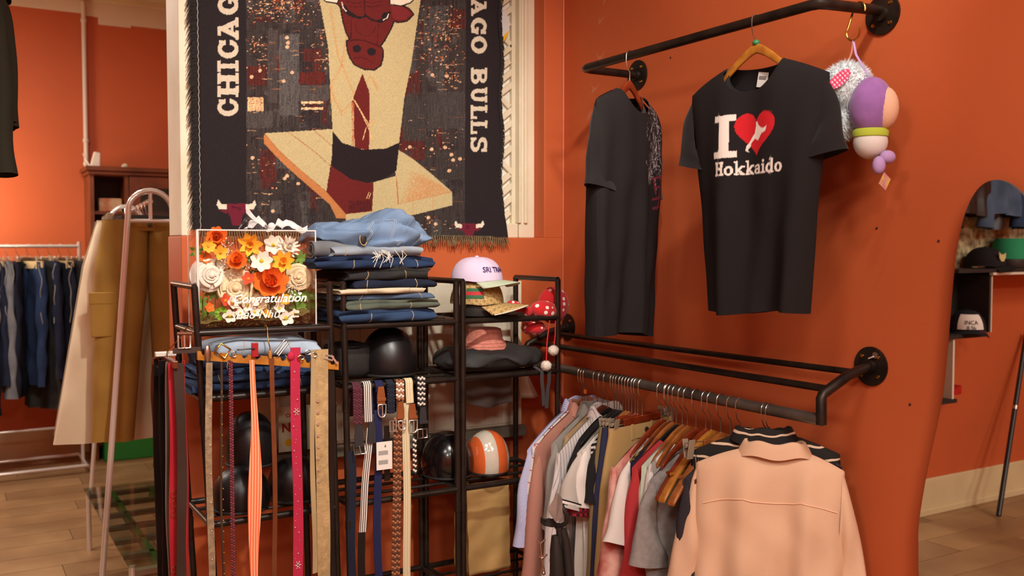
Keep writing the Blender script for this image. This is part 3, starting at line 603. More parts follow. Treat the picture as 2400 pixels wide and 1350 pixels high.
def shirt(name, label, cat, loc, phi, m, roll=0, hw=.205, L=.68, neck=.075, ndip=.075, bdip=.012, slope=.42, curve=.6, D=.05, sl=.21, sang=22, sw=.088, cuff=None, chest=1.02, hem=1.0, fold=.012, kf=9, seed=1, drop=.098, collar=None, group=None, NA=44, NV=44, canvas=None, msl=None, ribs=None, wr=.004, ah=.2, flip=1, belly=0, rk=1):
    """hanging top: body, two sleeves, neck rib or folded collar; local x along the shoulders, front towards -y"""
    rt = thing(name, label, cat, loc, group, (0, math.radians(roll), -math.radians(phi))); z0 = -drop
    def ztop(x, side):
        ax = abs(x)
        if ax < neck: return z0-(ndip if side < 0 else bdip)*math.sqrt(max(0, 1-(ax/neck)**2))
        q = ax-neck; return z0-slope*q-curve*q*q
    def W(v):
        if v > .7: t = (v-.7)/.3; t = t*t*(3-2*t); return hw*(chest*(1-t)+t)
        t = v/.7; return hw*(hem*(1-t)+chest*t)
    def fn_side(side):
        def fn(u, v):
            a = -1+2*u; x = a*W(v); zt = ztop(a*hw, side); zb = z0-L-.008*math.sin(a*3+seed); z = zb+(zt-zb)*v
            ax = abs(a*hw); zs = z0 if ax < neck else z0-slope*(ax-neck)-curve*(ax-neck)**2; vz = min(1, max(0, (z-zb)/(z0-zb)))
            dep = .004*(1-a**4)+D*math.sqrt(1-math.exp(-max(0, zs-z)/.07))*max(0, 1-abs(a)**3.2)**.5
            fo = fold*(1-vz)**.8*(math.sin(a*kf+seed*2.1+1.4*vz)+.5*math.sin(a*kf*1.9+seed-2*vz))
            wrk = wr*nz(a*5+seed, z*14, 0, seed)*(1-.5*v)
            x2 = x*(1+.02*math.sin(z*9+seed))*(rk if x > 0 else 1)
            return (x2, (side*dep+fo+wrk+belly*(1-v)), z, x, z)
        return fn
    FN[rt.name] = fn_side; body = MB(); body.grid(fn_side(-1), NA, NV); nf = len(body.v); body.grid(fn_side(1), NA, NV)
    body.f[len(body.f)//2:] = [tuple(reversed(f)) for f in body.f[len(body.f)//2:]]
    cols = None
    if canvas is not None:
        uvs = np.array(body.uv); cols = canvas.sample(uvs[:, 0]*1000, -uvs[:, 1]*1000); bg = cols[0].copy(); cols[nf:] = (*lin(canvas.bg), 1)
    body.build('body', m, rt, local=True, merge=(canvas is None), cols=cols, ang=120)
    zt = ztop(hw, 1); cw = cuff or sw; san = math.radians(sang)
    for s in (-1, 1):
        tx, tz = hw-.012, zt+.004; ex, ez = tx+math.sin(san)*sl, tz-math.cos(san)*sl
        bx, bz = hw*.9, zt-ah; cx, cz = ex-math.cos(san)*2*cw, ez-math.sin(san)*2*cw*.6
        def fn(u, v, s=s):
            th = 2*PI*u; bul = math.sin(PI*min(1, v*1.2))*.012
            t = Vector((tx+(ex-tx)*v+bul, tz+(ez-tz)*v+bul*.8)); b = Vector((bx+(cx-bx)*v, bz+(cz-bz)*v)); c = (t+b)/2; h = (t-b)/2
            dy = .018+.022*v; wv = wr*1.6*nz(v*7+seed, th*1.0, s, seed+s)
            p = c+h*math.cos(th); return (s*p.x*(rk if s > 0 else 1), math.sin(th)*dy+wv+belly*.3*v, p.y+wv*.5, c.x+h.length*th/2, v*sl)
        MB().grid(fn, 20, 16, cu=True).build('sleeve', msl or m, rt, local=True, ang=120)
    if ribs is not None:
        def rb(u, v):
            th = 2*PI*u; x = neck*1.02*math.cos(th); side = -1 if math.sin(th) < 0 else 1; zz = z0-(ndip if side < 0 else bdip)*abs(math.sin(th)); q = 1+.16*(v-.2)
            return (x*q, math.sin(th)*.034*q, zz-(.018*v if side < 0 else .01*v)+.003)
        MB().grid(rb, 36, 3, cu=True).build('neck_rib', ribs, rt, local=True, ang=180)
    if collar is not None:
        prof = [(1.0, -.018), (1.0, .012), (1.03, .024), (1.14, .022), (1.3, .002), (1.42, -.018)]
        def cl(u, v):
            th = 2*PI*u; k = v*(len(prof)-1); i = min(int(k), len(prof)-2); t = k-i; r = prof[i][0]*(1-t)+prof[i+1][0]*t; dz = prof[i][1]*(1-t)+prof[i+1][1]*t
            fr = max(0, -math.sin(th)*flip); base = z0-(ndip*.8)*fr**1.3; wv = .004*math.sin(th*5+seed)
            return (neck*.92*r*math.cos(th), .04*r*math.sin(th)+.002*flip, base+dz*(1-.1*fr)+wv)
        MB().grid(cl, 44, 10, cu=True).build('collar', collar, rt, local=True, ang=180)
    return rt
def pants(name, label, cat, loc, phi, m, roll=0, hw=.19, L=.98, hemw=.105, drop=.11, D=.035, seed=1, rise=.29, fold=.008, group=None, cargo=None, spread=1.0, lean=0, wr=.004, trim=None, rk=1):
    rt = thing(name, label, cat, loc, group, (0, math.radians(roll), -math.radians(phi))); z0 = -drop
    hip = hw*1.16
    for s in (-1, 1):
        def fn(u, v, s=s):
            th = 2*PI*u; z = z0-L*v; q = L*v
            out = hw+(hip-hw)*min(1, q/.2) if q < .2 else hip+(spread*hip*.5+hemw-hip)*((q-.2)/(L-.2))
            inn = 0 if q < rise else (spread*hip*.5-hemw)*((q-rise)/(L-rise))**.8
            c = (out+inn)/2; h = (out-inn)/2; cs = math.cos(th); sn = math.sin(th)
            x = c+h*math.copysign(abs(cs)**.7, cs); y = math.copysign(abs(sn)**.8, sn)*D*(1+.5*math.sin(PI*v))
            y += fold*v*math.sin(x*34+seed+s)+wr*nz(x*24, z*12, th, seed+s)
            return (s*x*(rk if s > 0 else 1)+lean*v, y, z, s*x, z)
        MB().grid(fn, 26, 34, cu=True).build('leg', m, rt, local=True, ang=120)
    def wb(u, v):
        th = 2*PI*u; cs, sn = math.cos(th), math.sin(th); k = 1.015
        return (hw*k*(rk if cs > 0 else 1)*math.copysign(abs(cs)**.7, cs), math.copysign(abs(sn)**.8, sn)*D*1.06, z0+.004-.042*v-.006*(abs(cs)<.5)*(sn<0)*v)
    wbo = MB().grid(wb, 36, 4, cu=True).build('waistband', trim or m, rt, local=True, ang=120)
    for x in (-.6, .0, .6): MB().box((hw*x+.03, -D*1.06, z0-.02), (.012, .005, .052)).build('belt_loop', trim or m, wbo, local=True, smooth=False, bevel=.001)
    MB().lathe([(0, 0), (.009, 0), (.009, .004), (0, .005)], (0.0, -D*1.06, z0-.02), 12, axis=Matrix.Rotation(PI/2, 3, 'X')).build('button', mat('dark_button', '2b2118', .4), wbo, local=True)
    if cargo:
        for s in (-1, 1):
            cp_ = MB().box((s*hip*.85, -D*1.25, z0-.42), (.12, .014, .15)).build('cargo_pocket', m, rt, local=True, bevel=.006, smooth=False)
            MB().box((s*hip*.85, -D*1.25-.004, z0-.33), (.13, .012, .05)).build('pocket_flap', m, cp_, local=True, bevel=.004, smooth=False)
    return rt
UB = lambda px: Vector((XU, P(px, 60, X=XU).y, ZU_))
def RB(px): return Vector((XR_, P(px, 900, X=XR_).y, ZR))
m_blk = mat('black_jersey', '1f1b1b', .9, var=.12, vs=6, bump=.3, bs=900, spec=.2, sheen=.1)
# the two black shirts on the upper rail
cvh = Canvas(-300, 60, 300, 900, 2, '1f1b1b'); cvh.bg = '1f1b1b'; WH = 'e9dfd4'
KX = lambda q: [(x*1.04, 262+(y-285)*.86) for x, y in q]
(_a, _b), (_c, _d) = KX([(-97, 285), (-30, 425)]); cvh.glyph('I', _a, _b, _c, _d, WH, 'E')
ht = [(28, 430)]+[(28+62*math.sin(t)**3*1.02, 345-3.9*(13*math.cos(t)-5*math.cos(2*t)-2*math.cos(3*t)-math.cos(4*t))*1.25) for t in np.linspace(0, 2*PI, 70)]
cvh.poly(KX(ht), 'c8232a')
cvh.poly(KX([(28, 312), (36, 330), (52, 342), (66, 334), (62, 350), (46, 358), (34, 378), (22, 370), (10, 382), (6, 396), (-2, 404), (2, 412), (-8, 408), (-6, 392), (4, 380), (12, 366), (22, 352), (26, 332)]), WH)
xx = -92
for ch, wd, hh in (('H', 30, 46), ('o', 24, 46), ('k', 27, 46), ('k', 27, 46), ('a', 25, 46), ('i', 15, 46), ('d', 27, 46), ('o', 24, 46)):
    (_a, _b), (_c, _d) = KX([(xx, 438), (xx+wd, 438+hh)]); cvh.glyph(ch, _a, _b, _c, _d, WH, 'E'); xx += wd+1
h1 = UB(1772); hanger(h1, 80, 'honey wooden hanger with green bead, holding the heart-print black t-shirt', 'wood', m_woody, roll=-1, hw=.17, rr=.0145, drop=.065, sag=.14, bar=False)
o = [q for q in bpy.data.objects if q.name.startswith('clothes_hanger')][-1]
MB().ell((0, 0, -.062), (.011, .011, .009), 12, 8).build('bead', mat('green_bead', '2f7d4c', .4), o, local=True)
t_h = shirt('t_shirt', 'black t-shirt with white letters and a red heart, on the upper rail', 't-shirt', h1, 80, vcol('heart_print', .9, .25, 900), roll=-1, hw=.225, L=.70, neck=.09, ndip=.085, sl=.22, sang=17, sw=.085, fold=.026, kf=5.5, seed=3, canvas=cvh, NA=230, NV=260, msl=m_blk, ribs=m_blk, chest=.95, hem=.76, slope=.36, drop=.12)
MB().box((.0, .03, -.162), (.034, .001, .042), Matrix.Rotation(.2, 3, 'Y')).build('neck_label', mat('label_white', 'd8d3cc', .7), t_h, local=True, smooth=False)
MB().box((.001, .0288, -.156), (.024, .001, .009), Matrix.Rotation(.2, 3, 'Y')).build('neck_label_print', mat('label_grey', '7a7672', .7), t_h, local=True, smooth=False)
cvd = Canvas(-300, 60, 300, 900, 2, '1f1b1b'); cvd.bg = '1f1b1b'; rq = np.random.RandomState(11)
for i in range(150):   # scribbled dragon-like line art down one side
    x = rq.normal(105, 38); y = rq.uniform(140, 400); pts = [(x, y)]
    an = rq.uniform(0, 6.28)
    for k in range(5): an += rq.normal(0, .7); x += 8*math.cos(an); y += 8*math.sin(an); pts.append((x, y))
    cvd.line(pts, 1.5, ['8d8286', '6a5d64', 'a89da0', '54474e'][rq.randint(4)])
for k in range(14): cvd.line([(62, 395), (62+30*math.cos(k*.45), 395+30*math.sin(k*.45))], 1.8, 'a89da0')
for pts in ([(90, 400), (150, 385)], [(96, 400), (110, 450)], [(100, 430), (150, 420)], [(140, 390), (130, 470)], [(95, 470), (150, 455)], [(150, 430), (120, 500)], [(100, 500), (140, 490)]): cvd.line(pts, 7, '6d2430')
h2 = UB(1478); hanger(h2, -22, 'reddish wooden hanger holding the dragon-print black t-shirt', 'wood', m_woodr, roll=3, hw=.15, rr=.0145, drop=.085, sag=.14, bar=False)
shirt('t_shirt', 'black t-shirt with grey dragon line art down one side, nearest the corner', 't-shirt', h2, -22, vcol('dragon_print', .9, .25, 900), roll=4, hw=.2, L=.8, neck=.08, ndip=.07, sl=.28, sang=10, sw=.11, fold=.02, kf=6, seed=5, canvas=cvd, NA=150, NV=190, msl=m_blk, ribs=m_blk, chest=.98, hem=.9, slope=.4, drop=.125, D=.06)
# ================================================================== ROW OF CLOTHES ON THE LOWER RAIL
fab = lambda n, c, **k: mat(n, c, .9, var=k.pop('var', .06), vs=k.pop('vs', 7), bump=.3, bs=800, spec=.2, **k)
GR = 'clothes on the lower wall rail'
f_blue = stripes('blue_fine_stripe', 'c9c6dc', '8b93bd', 260, .45)
f_redline = stripes('white_red_line', 'd9d2cb', 'b03a34', 22, .07, plaid=True)
f_pinkb = stripes('rose_brown_check', 'b0786a', 'b88f80', 220, .5, plaid=True, third='a56b58')
f_linen = fab('grey_linen', '8f8a83')
f_tan = fab('tan_cotton', 'a18560')
f_gstripe = stripes('white_grey_stripe', 'd3c9c4', '9a9090', 75, .2, wob=.6)
f_black = fab('black_cotton', '201e1f')
f_lgrey = fab('pale_grey_cotton', 'bdb6ac')
f_white = fab('white_cotton', 'e2dbd3', var=.03)
f_bws = stripes('black_white_stripe', '232123', 'dcd5ce', 60, .45, axis=1)
f_olive = fab('olive_cotton', '7c6a45'); f_navy = fab('navy_cotton', '2d2f49'); f_khaki = fab('khaki_cotton', 'b3945f')
f_pink = fab('pink_tie_dye', 'e9bfae', var=.5, vs=13, alt='b8584f')
f_gold = stripes('gold_brown_weave', '8d6d2c', '4d3a17', 60, .5, axis=1, wob=2)
f_navy2 = fab('dark_navy_jersey', '25233b'); f_red = fab('brick_red_jersey', 'b0383a'); f_mint = fab('mint_cotton', 'c3cdb8', var=.03)
f_raglan = stripes('grey_white_raglan', 'dcd6d0', 'a39d98', 16, .35); f_marl = fab('grey_marl', '8f8884', var=.12, vs=60)
f_dark = fab('charcoal_cotton', '332e33'); f_bstr = stripes('black_cream_stripe', '24211f', 'd9bfa0', 26, .16, axis=1, wob=1.5)
f_peach = mat('peach_cotton', 'dcb594', .85, var=.05, vs=5, bump=.3, bs=500, spec=.2)
C = dict(drop=.12, D=.016, fold=.006, wr=.004, group=GR, ah=.18, NA=30, NV=30)
def S(px, phi, m, label, hang='wood', hm=None, hlab=None, nm='shirt', cat='shirt', **k):
    p = RB(px); kk = dict(C); kk.update(k); kk.setdefault('rk', min(1, .165/(kk.get('hw', .205)+.02)))
    if hang: hanger(p, phi, hlab or ('hanger under the '+label)[:200], hang, hm, hw=.17, group='hangers on the lower wall rail')
    return shirt(nm, label, cat, p, phi, m, **kk)
S(1364, -15, f_blue, 'pale blue fine-striped shirt, first garment from the corner', hlab='wooden hanger in the pale blue striped shirt', hw=.3, sl=.34, sang=12, sw=.085, collar=f_blue, slope=.36, curve=.9, seed=1, ah=.2)
S(1370, -15, f_redline, 'white top with red check lines between the blue and rose shirts', hlab='wooden hanger in the white red-check top', hm=m_woodd, hw=.28, sl=.3, sang=10, sw=.08, seed=2)
S(1376, -16, f_pinkb, 'rose-brown checked long-sleeved shirt near the corner', hlab='wooden hanger with orange tag in the rose-brown shirt', hm=m_wood, hw=.285, sl=.5, sang=9, sw=.085, cuff=.06, seed=3, collar=f_pinkb)
S(1400, -16, f_linen, 'grey linen shirt behind the striped white shirt', 'black', m_blackpl, 'black plastic hanger in the grey linen shirt', hw=.25, sl=.3, sang=10, sw=.09, seed=4, collar=f_linen)
S(1412, -16, f_tan, 'tan shirt mostly hidden behind the striped white shirt', hlab='brown wooden hanger in the tan shirt', hm=m_woodd, hw=.21, sl=.2, sang=8, seed=5)
S(1424, -17, f_gstripe, 'white shirt with grey pinstripes, long sleeves, beside the rose-brown shirt', 'black', m_blackpl, 'black plastic hanger in the pinstriped white shirt', hw=.285, sl=.55, sang=10, sw=.1, cuff=.06, seed=6, collar=f_gstripe, wr=.008)
S(1440, -17, f_black, 'black shirt hanging right after the pinstriped shirt', 'black', m_blackpl, 'black plastic hanger in the black shirt', hw=.21, sl=.2, seed=7)
hanger(RB(1446), -17, 'empty black plastic hanger between the black shirt and the grey polo', 'black', m_blackpl, group='hangers on the lower wall rail')
hanger(RB(1452), -19, 'second empty black plastic hanger beside the grey polo', 'black', m_blackpl, group='hangers on the lower wall rail')
g = S(1460, -17, f_lgrey, 'pale grey polo with black and white sleeve trim', 'black', m_blackpl, 'black plastic hanger in the pale grey polo', nm='polo_shirt', hw=.255, sl=.19, sang=34, sw=.085, seed=8)
def cuffband(rt, hw, sl, sang, sw, z0, slope, curve, neck, bands, s=-1):
    q = hw-neck; zt = z0-slope*q-curve*q*q; san = math.radians(sang); ex, ez = hw-.012+math.sin(san)*sl, zt+.004-math.cos(san)*sl; cx, cz = ex-math.cos(san)*2*sw, ez-math.sin(san)*2*sw*.6
    for off, wd, m in bands:
        d = Vector((-(ez-cz), ex-cx)).normalized(); d = d if d.y > 0 else -d
        def fn(u, v):
            th = 2*PI*u; c = Vector(((ex+cx)/2, (ez+cz)/2))+d*(off+wd*v); h = Vector((ex-cx, ez-cz))/2*1.02; p = c+h*math.cos(th); return (s*p.x, math.sin(th)*.042, p.y)
        MB().grid(fn, 20, 2, cu=True).build('cuff_band', m, [q_ for q_ in rt.children if q_.name.startswith('sleeve')][0], local=True, ang=180)
cuffband(g, .255, .19, 34, .085, -.12, .42, .6, .075, [(0, .008, f_black), (.009, .008, f_white), (.018, .004, f_black)])
g = S(1467, -17, f_white, 'white t-shirt with red check cuffs beside the grey polo', hlab='wooden hanger in the white t-shirt with check cuffs', nm='t_shirt', cat='t-shirt', hw=.24, sl=.22, sang=22, sw=.075, seed=9)
cuffband(g, .24, .22, 22, .075, -.12, .42, .6, .075, [(0, .03, stripes('red_buffalo', '8d1f28', '2a1014', 60, .5, plaid=True, third='5a1018'))])
S(1474, -17, f_bws, 'black and white striped top with white shoulders, before the olive trousers', hlab='wooden hanger in the black and white striped top', hw=.21, sl=.33, sang=4, sw=.06, msl=f_white, seed=10)
S(1481, -17, f_black, 'black t-shirt just before the olive trousers', hlab='dark wooden hanger in the black t-shirt on the lower rail', hm=m_woodd, nm='t_shirt', cat='t-shirt', hw=.2, sl=.2, seed=11)
PK = dict(D=.016, fold=.004, wr=.004, drop=.13, group=GR, lean=-.06, rk=.85)
for px, phi, m, lab, hl, k in ((1489, -15, f_olive, 'olive trousers clipped behind the navy trousers', 'clip hanger holding the olive trousers', dict(hw=.19)), (1495, -15, f_navy, 'navy trousers clipped beside the khaki trousers', 'clip hanger holding the navy trousers', dict(hw=.185)), (1506, -14, f_khaki, 'khaki trousers with pleats hanging from metal clips', 'clip hanger with wide steel clips holding the khaki trousers', dict(hw=.175))):
    hanger(RB(px), phi, hl, 'clip', m_woodr, hw=k['hw']*.95, drop=.105, group='hangers on the lower wall rail'); pants('trousers', lab, 'trousers', RB(px), phi, m, seed=px % 7, L=.8, **{**PK, **k})
S(1550, -13, f_pink, 'pink tie-dye t-shirt with frilled cuffs beside the khaki trousers', hlab='brown wooden hanger in the pink tie-dye t-shirt', hm=m_woodr, nm='t_shirt', cat='t-shirt', hw=.25, sl=.36, sang=10, sw=.07, drop=.14, seed=12, wr=.007)
S(1566, -13, f_white, 'plain white t-shirt between the pink and gold tops', hlab='wooden hanger in the plain white t-shirt', nm='t_shirt', cat='t-shirt', hw=.21, sl=.26, sang=26, sw=.085, drop=.14, seed=13)
S(1568, -13, f_gold, 'gold and brown patterned top beside the white t-shirt', hlab='wooden hanger in the gold patterned top', hm=m_woodd, hw=.2, sl=.4, sang=2, sw=.055, drop=.14, seed=14)
S(1576, -13, f_navy2, 'dark navy t-shirt between the gold and red tops', hlab='wooden hanger in the dark navy t-shirt', nm='t_shirt', cat='t-shirt', hw=.205, sl=.34, sang=3, sw=.06, drop=.14, seed=15)
S(1586, -13, f_red, 'brick red t-shirt on the lower rail', 'black', m_blackpl, 'black plastic hanger in the brick red t-shirt', nm='t_shirt', cat='t-shirt', hw=.22, sl=.36, sang=10, sw=.085, drop=.14, seed=16)
S(1600, -13, f_mint, 'pale mint top beside the brick red t-shirt', hlab='wooden hanger in the pale mint top', hw=.205, sl=.3, sang=3, sw=.06, drop=.14, seed=17)
S(1612, -13, f_raglan, 'white and grey raglan top next to the grey t-shirt', hlab='wooden hanger in the raglan top', hm=m_wood, hw=.2, sl=.22, sang=8, drop=.14, seed=18)
S(1632, -8, f_marl, 'grey marl t-shirt beside the bare wooden hangers', hlab='wooden hanger in the grey marl t-shirt', hm=m_woodr, nm='t_shirt', cat='t-shirt', hw=.215, sl=.26, sang=20, sw=.1, seed=19, drop=.17, D=.03)
hanger(RB(1655), -12, 'empty dark wooden suit hanger, leftmost of the three bare wooden ones', 'wide', m_woodr, hw=.245, sag=.15, drop=.1, group='hangers on the lower wall rail')
hanger(RB(1668), -10, 'empty honey wooden suit hanger between two darker ones', 'wide', m_woody, hw=.245, sag=.15, drop=.1, group='hangers on the lower wall rail')
hanger(RB(1690), -10, 'empty brown wooden suit hanger nearest the peach shirt', 'wide', m_wood, hw=.245, sag=.15, drop=.1, group='hangers on the lower wall rail')
hanger(RB(1714), 4, 'bare wooden clip hanger with steel clips near the peach shirt', 'clip', m_wood, hw=.17, group='hangers on the lower wall rail')
S(1735, 8, f_dark, 'charcoal shirt tucked behind the peach shirt', 'wide', m_woodd, 'dark wooden suit hanger in the charcoal shirt', hw=.2, sl=.3, sang=6, seed=20, drop=.13, slope=.55)
hanger(RB(1796), 45, 'black plastic hanger in the cream-striped black shirt', 'black', m_blackpl, roll=-2, drop=.07, group='hangers on the lower wall rail')
shirt('shirt', 'black shirt with thin cream stripes peeking out behind the peach shirt', 'shirt', RB(1796)+Vector((.0, .012, 0)), 45, f_bstr, roll=-2, hw=.205, L=.66, sl=.3, sang=4, drop=.075, D=.03, slope=.35, curve=.5, collar=f_bstr, group=GR, seed=22, ndip=.02, bdip=.06, flip=-1)
pp = RB(1806)
hanger(pp, 46, 'dusty grey plastic hanger in the peach shirt', 'black', m_greypl, roll=0, drop=.085, group='hangers on the lower wall rail')
o = [q for q in bpy.data.objects if q.name.startswith('clothes_hanger')][-1]
MB().prism([(-.035, -.085), (.035, -.085), (.045, -.098), (.06, -.13), (-.06, -.13), (-.045, -.098)], (0, -.008, 0), (1, 0, 0), (0, 0, 1), (0, 1, 0), .006).build('centre_plate', m_greypl, o, local=True, smooth=False, bevel=.002)
ps = shirt('shirt', 'peach long-sleeved shirt facing away at the front end of the rail', 'shirt', pp+Vector((-.012, -.03, 0)), 46, f_peach, roll=0, hw=.225, L=.64, neck=.08, ndip=.012, bdip=.06, slope=.22, curve=1.1, D=.055, sl=.52, sang=13, sw=.085, cuff=.065, fold=.02, kf=8, seed=6, rk=.86, drop=.105, collar=f_peach, group=GR, wr=.013, flip=-1, NA=60, NV=60, chest=1.0, hem=.95)
fs_ = FN[ps.name](-1); MB().tube([(lambda q: (q[0], q[1]-.0015, q[2]))(fs_(u, .8-.012*math.sin(u*PI))) for u in np.linspace(.06, .94, 50)], .0018, 5).build('yoke_seam', mat('peach_seam', 'ecc19f', .8), ps, local=True)
# orange size ring on the first hooks
p = RB(1372); tag(MB().lathe([(.0035, -.075), (.007, -.075), (.007, -.06), (.0035, -.06)], p, 12).build('size_ring', mat('orange_plastic', 'd9641a', .4)), 'small orange plastic ring on a hanger hook by the corner', 'size ring')
# ================================================================== HOOK AND SOFT TOYS
sp = P(2008, 12, X=-.1); sh = MB()
pts = []
for t in np.linspace(-.3, PI+.2, 12): pts.append(Vector((0, .021*math.cos(t), .021*math.sin(t))))
HK = Vector((-.1, yB, ZU_)); pts = [HK+Vector((0, -p.y, p.z)) for p in pts]
e = pts[-1]; low = P(2000, 75, X=-.12)
pts += [e+Vector((0, 0, -.02)), Vector((low.x, low.y+.028, low.z+.018)), Vector((low.x, low.y+.03, low.z-.01))]+[Vector((low.x, low.y+.03*math.cos(t), low.z-.012+.03*math.sin(t))) for t in np.linspace(PI, 2*PI+.5, 12)[1:]] if False else [Vector((low.x, low.y+.022*math.cos(t), low.z+.022*math.sin(t))) for t in np.linspace(PI*.0+.6, -PI-.4, 12)]
tag(sh.tube(pts, .0028, 8).build('s_hook', m_brass), 'bent metal hook on the upper rail holding two soft toys', 'hook')
hb = Vector((low.x, low.y, low.z-.022))
def fuzz(mb, c, r, n, ln, seed, rad=.0014):
    q = random.Random(seed); c = Vector(c)
    for _ in range(n):
        d = Vector((q.gauss(0, 1), q.gauss(0, 1), q.gauss(0, 1))).normalized(); p = c+Vector((d.x*r[0], d.y*r[1], d.z*r[2])); nn = Vector((d.x/r[0], d.y/r[1], d.z/r[2])).normalized(); l = ln*q.uniform(.6, 1.3)
        t = (nn+Vector((q.uniform(-.5, .5), q.uniform(-.5, .5), q.uniform(-.7, .2)))).normalized(); s1 = t.orthogonal().normalized()*rad
        mb.add([p-s1, p+s1, p+t.cross(s1).normalized()*rad, p+t*l], [(0, 1, 3), (1, 2, 3), (2, 0, 3)])
    return mb
m_bluefur = mat('pale_blue_plush', 'd4dde0', .95, var=.12, vs=20)
c0 = P(1985, 205, X=-.125); c1 = P(1968, 278, X=-.13)
pl = thing('plush_toy', 'fluffy pale blue soft toy with a pink check ear on the metal hook', 'soft toy', (c1.x, c1.y, c1.z-.08))
hd_ = MB().ell(c0, (.062, .062, .066), 24, 16); fuzz(hd_, c0, (.06, .06, .064), 2600, .014, 1); hd_.build('head', m_bluefur, pl)
bd_ = MB().ell(c1, (.045, .045, .06), 20, 14); fuzz(bd_, c1, (.043, .043, .058), 1500, .014, 2); bd_.build('body', m_bluefur, pl)
er = MB(); axu = (RT*.75+ZU*.65).normalized(); axv = (ZU*.75-RT*.65).normalized(); er_c = c0-RT*.04-F0*.055+ZU*.012
er.prism([(math.cos(t)*.016, math.sin(t)*.036) for t in np.linspace(0, 2*PI, 20)[:-1]], er_c, axv, axu, -F0, .006)
for i in range(len(er.uv)):
    v = Vector(er.v[i])-er_c; er.uv[i] = (v.dot(axv), v.dot(axu))
er.build('ear', stripes('pink_gingham', 'eac4cb', 'd0577a', 110, .5, plaid=True, third='c93f66'), pl)
MB().tube([hb, hb+Vector((0, .004, -.03)), c0+Vector((0, 0, .06))], .0022, 6).build('hanging_cord', mat('cord_pink', 'c98a78', .8), pl)
m_pur = mat('purple_plush', '8f5f9e', .95, var=.12, vs=30, sheen=.3); m_skin = mat('peach_felt', 'd9ab8c', .95); m_lime = mat('lime_plush', 'a9b535', .95); m_wpl = mat('white_plush', 'd6cdc4', .95); m_lav = mat('lavender_plush', 'b08fbe', .95); m_ink = mat('navy_felt', '23213a', .9)
q0 = P(2042, 250, X=-.115); q1 = P(2040, 335, X=-.115)
t2_ = thing('plush_toy', 'purple egg-shaped soft toy with peach patch and lime band on a purple ribbon', 'soft toy', (q1.x, q1.y, q1.z-.07))
MB().ell(q0, (.056, .056, .078), 24, 16).build('upper_body', m_pur, t2_)
MB().ell(q0+RT*.026-F0*.02-ZU*.006, (.037, .037, .056), 20, 12).build('side_patch', m_skin, t2_)
MB().ell(q1+ZU*.002, (.045, .043, .045), 22, 12).build('lower_body', m_wpl, t2_)
MB().lathe([(.040, .012), (.046, .016), (.047, .03), (.042, .036)], q1, 24, sy=.96).build('lime_band', m_lime, t2_)
MB().ell(q1+RT*.034-F0*.03-ZU*.04, (.024, .018, .018), 14, 10).build('foot', m_lav, t2_)
MB().ell(q1+RT*.008-F0*.04-ZU*.062, (.018, .016, .024), 14, 10).build('foot', m_lav, t2_)
MB().box(q1+RT*.018-F0*.055-ZU*.105, (.03, .002, .036), Matrix.Rotation(.6, 3, 'Y')).build('paper_tag', mat('tag_multi', 'd8b84a', .5, var=.8, vs=40, alt='b85a9a'), t2_, smooth=False)
MB().ribbon([hb, hb+Vector((0, -.01, -.04)), q0+ZU*.066], RT, .006, .001).build('ribbon', m_lav, t2_)
